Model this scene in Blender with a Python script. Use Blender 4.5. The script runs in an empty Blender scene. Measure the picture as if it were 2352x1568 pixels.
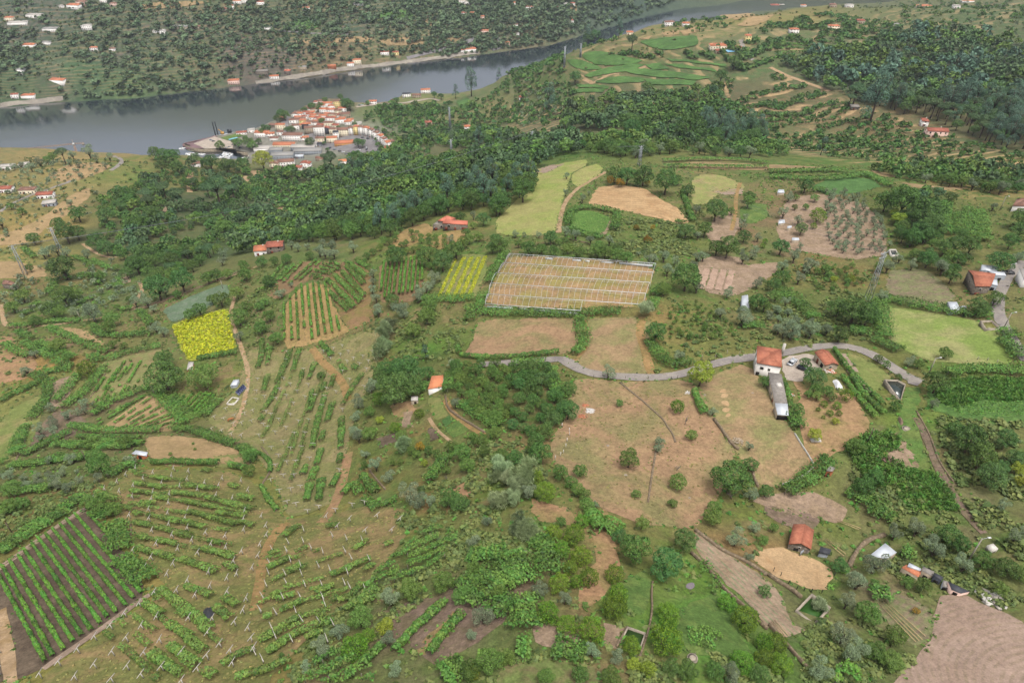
import bpy, bmesh, math, random
import numpy as np
from mathutils import Vector, Matrix
from mathutils.geometry import delaunay_2d_cdt

RNG = np.random.default_rng(7)
random.seed(7)
SC = bpy.context.scene
COL = SC.collection

# ------------------------------------------------------------------ camera
FPX = 1667.0            # focal length for a frame 2352 units wide
CZ = 390.0              # metres above the river
PITCH = math.radians(38.0)
cam_d = bpy.data.cameras.new("camera")
cam_d.sensor_width = 36.0
cam_d.lens = 36.0 * FPX / 2352.0
cam_d.clip_start = 1.0
cam_d.clip_end = 20000.0
cam = bpy.data.objects.new("camera", cam_d)
cam.location = (0, 0, CZ)
cam.rotation_euler = (math.pi / 2 - PITCH, 0, 0)
COL.objects.link(cam)
SC.camera = cam

# ------------------------------------------------------------------ sky, sun, exposure
SUN_EL, SUN_AZ = math.radians(73), math.radians(150)   # high, behind the camera and to the right
world = bpy.data.worlds.new("World")
SC.world = world
world.use_nodes = True
wn, wl = world.node_tree.nodes, world.node_tree.links
sky = wn.new("ShaderNodeTexSky")
sky.sky_type = 'NISHITA'
sky.sun_disc = False
sky.sun_elevation = SUN_EL
sky.sun_rotation = SUN_AZ
sky.air_density = 1.0
sky.dust_density = 9.0
sky.ozone_density = 1.0
hs = wn.new("ShaderNodeHueSaturation")
hs.inputs['Saturation'].default_value = 0.42
wl.new(sky.outputs[0], hs.inputs['Color'])
bg = wn["Background"]
bg.inputs['Strength'].default_value = 0.1
wl.new(hs.outputs[0], bg.inputs['Color'])
sun_d = bpy.data.lights.new("sun", 'SUN')
sun_d.energy = 1.5
sun_d.angle = math.radians(22)
sun_d.color = (1.0, 0.97, 0.93)
sun = bpy.data.objects.new("sun", sun_d)
sun.rotation_euler = Vector((math.sin(SUN_AZ) * math.cos(SUN_EL), math.cos(SUN_AZ) * math.cos(SUN_EL), math.sin(SUN_EL))).to_track_quat('Z', 'Y').to_euler()
COL.objects.link(sun)
SC.view_settings.view_transform = 'Standard'
SC.view_settings.look = 'None'
SC.view_settings.gamma = 1.0
SC.view_settings.exposure = 1.12
SC.cycles.use_denoising = True
SC.cycles.max_bounces = 6
SC.cycles.diffuse_bounces = 2
SC.cycles.glossy_bounces = 2
SC.cycles.transmission_bounces = 3
SC.cycles.transparent_max_bounces = 6
SC.cycles.volume_bounces = 0
SC.cycles.caustics_reflective = False
SC.cycles.caustics_refractive = False

# ------------------------------------------------------------------ small helpers
def lin(h, k=0.56):
    """photo colour as hex -> linear base colour"""
    v = [int(h[i:i + 2], 16) / 255.0 for i in (0, 2, 4)]
    return tuple(k * (c / 12.92 if c <= 0.04045 else ((c + 0.055) / 1.055) ** 2.4) for c in v)

def earth(h):
    r, g, b = lin(h)
    return (r * .80, g * .80, b * .84)

def lin4(h, k=0.56):
    return lin(h, k) + (1.0,)

def vnoise(x, y, s, seed):
    x = np.asarray(x) / s; y = np.asarray(y) / s
    xi = np.floor(x).astype(np.int64); yi = np.floor(y).astype(np.int64)
    fx = x - xi; fy = y - yi
    fx = fx * fx * (3 - 2 * fx); fy = fy * fy * (3 - 2 * fy)
    def h(a, b):
        n = (a * 374761393 + b * 668265263 + seed * 1442695041) & 0x7fffffff
        n = ((n ^ (n >> 13)) * 1274126177) & 0x7fffffff
        return ((n ^ (n >> 16)) & 0xffff) / 65535.0
    return (h(xi, yi) * (1 - fx) + h(xi + 1, yi) * fx) * (1 - fy) + (h(xi, yi + 1) * (1 - fx) + h(xi + 1, yi + 1) * fx) * fy

def rays(u, v):
    u = np.asarray(u, float); v = np.asarray(v, float)
    a = (u - 1176.0) / FPX; b = -(v - 784.0) / FPX
    c, s = math.cos(PITCH), math.sin(PITCH)
    return np.stack([a, c + b * s, -s + b * c], -1)

def at_z(u, v, z):
    d = rays(u, v)
    t = (np.asarray(z, float) - CZ) / d[..., 2]
    return np.stack([d[..., 0] * t, d[..., 1] * t, np.broadcast_to(z, t.shape)], -1)

def project(p):
    p = np.asarray(p, float)
    c, s = math.cos(PITCH), math.sin(PITCH)
    X = p[..., 0]; Y = p[..., 1]; Z = p[..., 2] - CZ
    dep = Y * c - Z * s; up = Y * s + Z * c
    return np.stack([1176 + FPX * X / dep, 784 - FPX * up / dep, dep], -1)

def inpoly(x, y, poly):
    x = np.asarray(x); y = np.asarray(y)
    r = np.zeros(x.shape, bool)
    n = len(poly); j = n - 1
    for i in range(n):
        xi, yi = poly[i][0], poly[i][1]; xj, yj = poly[j][0], poly[j][1]
        c = ((yi > y) != (yj > y))
        if yj != yi:
            r ^= c & (x < (xj - xi) * (y - yi) / (yj - yi) + xi)
        j = i
    return r

def segdist(x, y, pts, closed=False):
    d = np.full(np.shape(x), 1e9)
    n = len(pts)
    for i in range(n if closed else n - 1):
        ax, ay = pts[i][0], pts[i][1]; bx, by = pts[(i + 1) % n][0], pts[(i + 1) % n][1]
        l = (bx - ax) ** 2 + (by - ay) ** 2 + 1e-9
        t = np.clip(((x - ax) * (bx - ax) + (y - ay) * (by - ay)) / l, 0, 1)
        d = np.minimum(d, np.hypot(x - ax - t * (bx - ax), y - ay - t * (by - ay)))
    return d

def T(i, j, s):
    """'x,y[,..]; x,y' read inside photo tile (i, j) -> list of frame coordinates"""
    out = []
    for e in s.replace('\n', ' ').split(';'):
        e = e.strip()
        if not e: continue
        f = [float(k) for k in e.split(',')]
        out.append((588.0 * i + f[0] / 4.0, 392.0 * j + f[1] / 4.0) + tuple(f[2:]))
    return out

def P(s):
    return [tuple(float(k) for k in e.split(',')) for e in s.replace('\n', ' ').split(';') if e.strip()]

# ------------------------------------------------------------------ terrain heights
# surveyed spots: frame x, frame y, metres below the camera
SPOTS = P("""
100,1500,136; 300,1480,133; 0,1568,130; 600,1568,117; 1176,1568,106; 1350,1270,117; 1350,1560,105; 2300,1560,124; 1840,1240,139; 2250,1450,128;
1800,1500,118; 1600,1350,124; 150,1200,153; 330,1040,174; 530,965,190; 650,1000,186; 800,1100,166; 660,1190,160; 500,1200,150; 900,1250,140; 1000,1400,119;
480,870,196; 470,770,203; 300,850,203; 100,800,210; 50,1000,193; 100,1100,171; 720,700,191; 650,800,193; 800,640,188; 920,640,180; 1060,640,173; 870,740,180; 1000,700,174;
1035,520,182; 1130,700,165; 1165,590,166; 1505,610,159; 1480,700,157; 1200,770,162; 1000,800,168; 1000,890,160; 1150,900,151; 1000,960,153; 850,900,172; 1150,1100,133;
1450,1000,141; 1450,1180,127; 1300,870,150; 1650,850,147; 1765,830,147; 1900,810,148; 2100,880,142; 1900,950,143; 1700,1000,138; 2000,1100,136; 2250,950,138; 2200,1150,132; 2300,1300,127;
2170,770,150; 2300,650,150; 2100,650,158; 1990,690,157; 1700,640,164; 1850,500,175; 1900,560,169; 2200,500,168; 2330,460,170; 1600,560,172; 1500,470,180; 1250,450,187; 1350,375,198; 1150,530,182;
1340,410,191; 1650,430,186; 1480,400,192; 1930,410,184; 2200,420,182; 1800,380,194; 1400,345,207; 1430,320,215; 1600,310,236; 1590,275,250; 1500,240,270; 1480,190,274; 1480,150,272; 1480,100,264;
1650,105,251; 1430,85,271; 1300,130,277; 1150,280,340; 1200,250,322; 1250,200,308; 1100,330,290; 1100,400,228; 900,350,350; 740,365,376; 800,440,274; 700,540,241; 900,520,213; 500,570,268; 600,480,294;
450,420,312; 300,500,271; 300,640,236; 150,700,231; 400,680,219; 610,590,206; 780,592,193; 100,470,266; 50,540,263; 270,372,300; 150,382,292; 380,365,306; 20,640,240; 20,440,275;
1950,250,242; 2000,200,248; 1800,180,254; 1750,330,232; 2100,340,214; 2300,370,189; 1900,340,222; 2300,250,216; 2200,100,232; 2340,20,240; 2100,20,262; 1880,60,262; 1720,40,266; 1850,12,285; 1600,60,268; 1530,52,274;
350,100,343; 350,10,309; 100,100,338; 100,10,305; 900,50,349; 900,5,331; 1200,50,356; 1200,5,338; 1400,5,352; 620,80,345; 620,5,318; 1560,2,370;
700,290,380; 780,270,372; 600,330,384; 860,310,366; 950,240,378; 830,280,368; 1000,300,352; 540,340,386; 960,225,383; 780,235,372; 460,335,386; 1040,235,375; 1586,46,387; 1676,36,387; 1764,26,387; 1864,16,387; 1990,6,387; 1500,80,387; 1420,106,387; 1340,128,387; 1270,144,387
""")
# ground no ray of this camera reaches, in world metres
HIDDEN = [(-2000, 2300, 600), (-700, 1750, 240), (-700, 2300, 540), (0, 1850, 140), (0, 2400, 240), (700, 2050, 120), (700, 2600, 220), (1500, 2300, 240), (2000, 2700, 470),
          (-2000, 1600, 260), (-1500, 1150, 60), (-1300, 700, 40), (-900, 480, 110), (-500, 250, 165), (-300, 60, 220), (0, 20, 290), (0, -150, 330), (300, 40, 280), (-600, -100, 260),
          (600, 100, 285), (600, 350, 255), (900, 600, 200), (1200, 900, 190), (1500, 1300, 110), (1100, 1350, 60), (900, -100, 320), (1800, 800, 260), (-2000, 100, 150), (2000, 0, 350),
          (1700, 1700, 40), (2200, 1900, 120)]
RIVER_PX = P("""-500,300; -200,262; 0,246; 140,233; 300,226; 400,214; 500,203; 600,190; 680,181; 780,167; 870,152; 960,141; 1060,132; 1150,119; 1263,104; 1320,86; 1383,66; 1428,54; 1463,42; 1551,22; 1600,16; 1651,12;
1700,2; 1800,-8; 1990,-30; 2100,0; 1864,14; 1764,24; 1676,34; 1586,46; 1500,78; 1420,104; 1340,126; 1270,142; 1210,160; 1140,192; 1085,210; 1030,216; 985,212; 930,214; 905,231; 860,238; 815,236; 780,227; 738,229; 700,242;
676,260; 655,266; 625,278; 588,295; 540,303; 492,312; 422,334; 425,343; 465,352; 540,347; 572,360; 570,374; 520,384; 440,382; 380,386; 300,383; 100,391; 0,392; -200,402; -500,430""")
RIVER = [tuple(p[:2]) for p in at_z([a[0] for a in RIVER_PX], [a[1] for a in RIVER_PX], np.zeros(len(RIVER_PX)))]

_s = np.array(SPOTS)
_cp = np.concatenate([at_z(_s[:, 0], _s[:, 1], CZ - _s[:, 2]), np.array(HIDDEN, float)])
def _phi(a, b, cc=25.0):
    return np.sqrt((a[:, None, 0] - b[None, :, 0]) ** 2 + (a[:, None, 1] - b[None, :, 1]) ** 2 + cc * cc)
_n = len(_cp)
_A = np.zeros((_n + 3, _n + 3))
_A[:_n, :_n] = _phi(_cp, _cp) - np.eye(_n) * 6.0
_A[:_n, _n] = 1; _A[:_n, _n + 1:] = _cp[:, :2] / 1000.0
_A[_n, :_n] = 1; _A[_n + 1:, :_n] = _cp[:, :2].T / 1000.0
_w = np.linalg.solve(_A, np.concatenate([_cp[:, 2], np.zeros(3)]))
def _axis(lo, hi, a, b, d, g):
    m = list(np.arange(a, b + 1e-6, d)); r = []; s = d; x = b
    while x < hi:
        s *= g; x += s; r.append(x)
    l = []; s = d; x = a
    while x > lo:
        s *= g; x -= s; l.append(x)
    return np.array(l[::-1] + m + r)
GX = _axis(-2600, 2800, -290, 320, 2.9, 1.03)
GY = _axis(-400, 3200, 70, 470, 2.9, 1.024)
_gx, _gy = np.meshgrid(GX, GY)
_q = np.stack([_gx.ravel(), _gy.ravel()], -1)
_z = np.empty(len(_q))
for _i in range(0, len(_q), 20000):
    _c = _q[_i:_i + 20000]
    _z[_i:_i + 20000] = _phi(_c, _cp) @ _w[:_n] + _w[_n] + _c @ _w[_n + 1:] / 1000.0
_far = np.clip((np.hypot(_q[:, 0], _q[:, 1]) - 350) / 700, 0, 1)
_z += (vnoise(_q[:, 0], _q[:, 1], 38, 3) - .5) * (1.0 + 5 * _far) + (vnoise(_q[:, 0], _q[:, 1], 14, 5) - .5) * (.5 + 1.2 * _far)
_in = inpoly(_q[:, 0], _q[:, 1], RIVER)
_d = segdist(_q[:, 0], _q[:, 1], RIVER, True)
_shore = np.minimum(2.2, .6 + .25 * _d)
_z = np.where(_in, -np.minimum(6, .5 + .25 * _d), np.maximum(_z * np.clip(_d / 45, 0, 1) + np.maximum(_z, _shore) * 0, _shore))
GZ = _z.reshape(_gx.shape)

def hgt(x, y):
    x = np.asarray(x, float); y = np.asarray(y, float)
    i = np.clip(np.searchsorted(GX, x) - 1, 0, len(GX) - 2)
    j = np.clip(np.searchsorted(GY, y) - 1, 0, len(GY) - 2)
    fx = np.clip((x - GX[i]) / (GX[i + 1] - GX[i]), 0, 1); fy = np.clip((y - GY[j]) / (GY[j + 1] - GY[j]), 0, 1)
    return (GZ[j, i] * (1 - fx) + GZ[j, i + 1] * fx) * (1 - fy) + (GZ[j + 1, i] * (1 - fx) + GZ[j + 1, i + 1] * fx) * fy

_ts = 70 * 1.006 ** np.arange(640)
def hit(u, v):
    """where the sight line through frame point (u, v) meets the ground (water counts as z = 0)"""
    u = np.atleast_1d(np.asarray(u, float)); v = np.atleast_1d(np.asarray(v, float))
    d = rays(u, v); out = np.empty((len(u), 3))
    for k in range(0, len(u), 2000):
        dd = d[k:k + 2000]
        pts = dd[:, None, :] * _ts[None, :, None]
        below = pts[..., 2] + CZ < np.maximum(hgt(pts[..., 0], pts[..., 1]), 0)
        i = np.where(below.any(1), below.argmax(1), len(_ts) - 1)
        lo = _ts[np.maximum(i - 1, 0)]; hi = _ts[i]
        for _ in range(14):
            m = (lo + hi) / 2
            b = dd[:, 2] * m + CZ < np.maximum(hgt(dd[:, 0] * m, dd[:, 1] * m), 0)
            hi = np.where(b, m, hi); lo = np.where(b, lo, m)
        q = dd * hi[:, None]; q[:, 2] += CZ
        out[k:k + 2000] = q
    return out

def hits(pts):
    return hit([p[0] for p in pts], [p[1] for p in pts])
# ------------------------------------------------------------------ mesh and material helpers
def new_obj(name, data, parent=None, **props):
    o = bpy.data.objects.new(name, data)
    COL.objects.link(o)
    if parent is not None: o.parent = parent
    for k, v in props.items():
        if v: o[k] = v
    return o

def mesh_np(name, verts, quads=None, tris=None, mats=(), smooth=False):
    """mesh from numpy arrays of vertices, quads and triangles"""
    verts = np.asarray(verts, np.float32)
    me = bpy.data.meshes.new(name)
    nq = 0 if quads is None else len(quads); nt = 0 if tris is None else len(tris)
    me.vertices.add(len(verts)); me.vertices.foreach_set('co', verts.ravel())
    li = []
    if nq: li.append(np.asarray(quads, np.int32).ravel())
    if nt: li.append(np.asarray(tris, np.int32).ravel())
    li = np.concatenate(li)
    me.loops.add(len(li)); me.loops.foreach_set('vertex_index', li)
    st = np.concatenate([np.arange(nq) * 4, nq * 4 + np.arange(nt) * 3]).astype(np.int32)
    me.polygons.add(nq + nt); me.polygons.foreach_set('loop_start', st)
    if smooth: me.polygons.foreach_set('use_smooth', np.ones(nq + nt, bool))
    me.update(calc_edges=True)
    for m in mats: me.materials.append(m)
    return me

def color_attr(me, name, cols):
    a = me.color_attributes.new(name, 'FLOAT_COLOR', 'POINT')
    c = np.ones((len(me.vertices), 4), np.float32); c[:, :cols.shape[1]] = cols
    a.data.foreach_set('color', c.ravel())

class MB:
    """collects boxes, tubes and prisms, then links them as one mesh object"""
    def __init__(s): s.v = []; s.q = []; s.t = []; s.n = 0
    def add(s, v, q=(), t=()):
        s.v.extend(v); s.q.extend([tuple(i + s.n for i in f) for f in q]); s.t.extend([tuple(i + s.n for i in f) for f in t]); s.n += len(v); return s
    def box(s, x0, x1, y0, y1, z0, z1):
        return s.add([(x, y, z) for z in (z0, z1) for (x, y) in ((x0, y0), (x1, y0), (x1, y1), (x0, y1))],
                     [(3, 2, 1, 0), (4, 5, 6, 7), (0, 1, 5, 4), (1, 2, 6, 5), (2, 3, 7, 6), (3, 0, 4, 7)])
    def tube(s, a, b, r0, r1=None, k=5):
        a = Vector(a); b = Vector(b); d = (b - a)
        if d.length < 1e-6: return s
        r1 = r0 if r1 is None else r1
        u = d.normalized().orthogonal().normalized(); w = d.normalized().cross(u)
        v = []
        for p, r in ((a, r0), (b, r1)):
            for i in range(k):
                g = 2 * math.pi * i / k
                v.append(tuple(p + u * (r * math.cos(g)) + w * (r * math.sin(g))))
        q = [(i, (i + 1) % k, k + (i + 1) % k, k + i) for i in range(k)]
        t = [(0, i + 1, i) for i in range(1, k - 1)] + [(k, k + i, k + i + 1) for i in range(1, k - 1)]
        return s.add(v, q, t)
    def beam(s, a, b, w, h):
        """rectangular bar from a to b, w wide, h high"""
        a = Vector(a); b = Vector(b); d = (b - a).normalized()
        side = d.cross(Vector((0, 0, 1)))
        side = (side.normalized() if side.length > 1e-4 else Vector((1, 0, 0))) * (w / 2)
        up = side.cross(d).normalized() * (h / 2)
        v = [tuple(p + x * side + y * up) for p in (a, b) for (x, y) in ((-1, -1), (1, -1), (1, 1), (-1, 1))]
        return s.add(v, [(3, 2, 1, 0), (4, 5, 6, 7), (0, 1, 5, 4), (1, 2, 6, 5), (2, 3, 7, 6), (3, 0, 4, 7)])
    def prism(s, pts, z0, z1):
        n = len(pts)
        v = [(p[0], p[1], z0) for p in pts] + [(p[0], p[1], z1) for p in pts]
        return s.add(v, [(i, (i + 1) % n, n + (i + 1) % n, n + i) for i in range(n)], [(0, i + 1, i) for i in range(1, n - 1)] + [(n, n + i, n + i + 1) for i in range(1, n - 1)])
    def mesh(s, name, mat, smooth=False):
        return mesh_np(name, s.v, s.q if s.q else None, s.t if s.t else None, (mat,), smooth)
    def build(s, name, mat, parent=None, smooth=False, **props):
        return new_obj(name, s.mesh(name, mat, smooth), parent, **props)

def nodemat(name):
    m = bpy.data.materials.new(name); m.use_nodes = True
    nt = m.node_tree; b = nt.nodes['Principled BSDF']
    b.inputs['Roughness'].default_value = 0.9
    b.inputs['Specular IOR Level'].default_value = 0.15
    return m, nt.nodes, nt.links, b

def n_noise(N, L, vec, scale, detail=4, rough=.6, dist=0.0):
    t = N.new('ShaderNodeTexNoise'); t.inputs['Scale'].default_value = scale; t.inputs['Detail'].default_value = detail
    t.inputs['Roughness'].default_value = rough; t.inputs['Distortion'].default_value = dist
    L.new(vec, t.inputs['Vector']); return t.outputs['Fac']

def n_range(N, L, val, a, b, c=0.0, d=1.0):
    t = N.new('ShaderNodeMapRange'); t.inputs[1].default_value = a; t.inputs[2].default_value = b; t.inputs[3].default_value = c; t.inputs[4].default_value = d
    L.new(val, t.inputs[0]); return t.outputs[0]

def n_math(N, L, op, a, b=None):
    t = N.new('ShaderNodeMath'); t.operation = op
    for k, x in ((0, a), (1, b)):
        if x is None: continue
        if isinstance(x, (int, float)): t.inputs[k].default_value = x
        else: L.new(x, t.inputs[k])
    return t.outputs[0]

def n_mix(N, L, fac, a, b, mode='MIX'):
    t = N.new('ShaderNodeMix'); t.data_type = 'RGBA'; t.blend_type = mode
    for k, x in ((0, fac), (6, a), (7, b)):
        if isinstance(x, (int, float)): t.inputs[k].default_value = x
        elif isinstance(x, tuple): t.inputs[k].default_value = x if len(x) == 4 else x + (1.0,)
        else: L.new(x, t.inputs[k])
    return t.outputs[2]

def ground_nodes(N, L, b, c1, c2, scale, thr, vary=.45, bump=.5, extra=None):
    """patchy two-colour earth: c1 with blotches of c2, grain and fine relief"""
    pos = N.new('ShaderNodeNewGeometry').outputs['Position']
    big = n_noise(N, L, pos, scale, 6, .62, .6)
    f = n_range(N, L, big, thr - .09, thr + .09)
    col = n_mix(N, L, f, c1, c2)
    if extra: col = extra(pos, col)
    grain = n_noise(N, L, pos, .9, 5, .7)
    g = n_range(N, L, grain, .25, .75, 1 - vary, 1 + vary)
    tuft = n_noise(N, L, pos, .16, 4, .65)
    g2 = n_range(N, L, tuft, .3, .7, .84, 1.14)
    gg = n_math(N, L, 'MULTIPLY', g, g2)
    fine = n_noise(N, L, pos, 2.6, 4, .75)
    gg = n_math(N, L, 'MULTIPLY', gg, n_range(N, L, fine, .28, .72, .72, 1.26))
    comb = N.new('ShaderNodeCombineColor')
    for i in range(3): L.new(gg, comb.inputs[i])
    col = n_mix(N, L, 1.0, col, comb.outputs[0], 'MULTIPLY')
    L.new(col, b.inputs['Base Color'])
    bp = N.new('ShaderNodeBump'); bp.inputs['Strength'].default_value = bump; bp.inputs['Distance'].default_value = .35
    L.new(grain, bp.inputs['Height']); L.new(bp.outputs[0], b.inputs['Normal'])

def field_mat(name, h1, h2, scale=.12, thr=.52, vary=.4, stripe=None, bump=.5):
    """stripe: (kind, params, period, colour hex, strength) kind 'dir' -> angle, 'ring' -> centre"""
    m, N, L, b = nodemat(name)
    def extra(pos, col):
        if not stripe: return col
        kind, prm, per, hexc, amt = stripe
        sep = N.new('ShaderNodeSeparateXYZ'); L.new(pos, sep.inputs[0])
        if kind == 'dir':
            nx, ny = -math.sin(prm), math.cos(prm)
            d = n_math(N, L, 'ADD', n_math(N, L, 'MULTIPLY', sep.outputs[0], nx), n_math(N, L, 'MULTIPLY', sep.outputs[1], ny))
        else:
            dx = n_math(N, L, 'SUBTRACT', sep.outputs[0], float(prm[0])); dy = n_math(N, L, 'SUBTRACT', sep.outputs[1], float(prm[1]))
            d = n_math(N, L, 'SQRT', n_math(N, L, 'ADD', n_math(N, L, 'MULTIPLY', dx, dx), n_math(N, L, 'MULTIPLY', dy, dy)))
        wob = n_noise(N, L, pos, .25, 3)
        d = n_math(N, L, 'ADD', d, n_math(N, L, 'MULTIPLY', wob, per * .5))
        s = n_math(N, L, 'SINE', n_math(N, L, 'MULTIPLY', d, 2 * math.pi / per))
        f = n_range(N, L, s, -.2, .7, 0, amt)
        br = n_range(N, L, n_noise(N, L, pos, .5, 4), .38, .6)
        return n_mix(N, L, n_math(N, L, 'MULTIPLY', f, br), col, earth(hexc) + (1,))
    ground_nodes(N, L, b, earth(h1) + (1,), earth(h2) + (1,), scale, thr, vary, bump, extra)
    return m

def plain_mat(name, hexc, rough=.8, vary=.2, scale=2.0, spec=.2, metal=0.0, hex2=None, k=.56):
    m, N, L, b = nodemat(name)
    tc = N.new('ShaderNodeTexCoord').outputs['Object']
    n = n_noise(N, L, tc, scale, 5, .65)
    a = lin(hexc, k)
    c2 = lin(hex2, k) if hex2 else tuple(x * (1 - vary * 1.6) for x in a)
    col = n_mix(N, L, n_range(N, L, n, .35, .7), a + (1,), c2 + (1,))
    L.new(col, b.inputs['Base Color'])
    b.inputs['Roughness'].default_value = rough; b.inputs['Specular IOR Level'].default_value = spec; b.inputs['Metallic'].default_value = metal
    return m

def angle_px(u0, v0, u1, v1):
    p = hit([u0, u1], [v0, v1]); return math.atan2(p[1, 1] - p[0, 1], p[1, 0] - p[0, 0])

def densify(pts, d):
    out = []
    n = len(pts)
    for i in range(n):
        a = np.array(pts[i][:2]); c = np.array(pts[(i + 1) % n][:2])
        k = max(1, int(np.hypot(*(c - a)) / d))
        for t in range(k): out.append(a + (c - a) * t / k)
    return out

def smooth_closed(pts, it=2):
    for _ in range(it):
        o = []
        for i in range(len(pts)):
            a = np.array(pts[i][:2]); c = np.array(pts[(i + 1) % len(pts)][:2])
            o += [a * .75 + c * .25, a * .25 + c * .75]
        pts = o
    return pts


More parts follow.
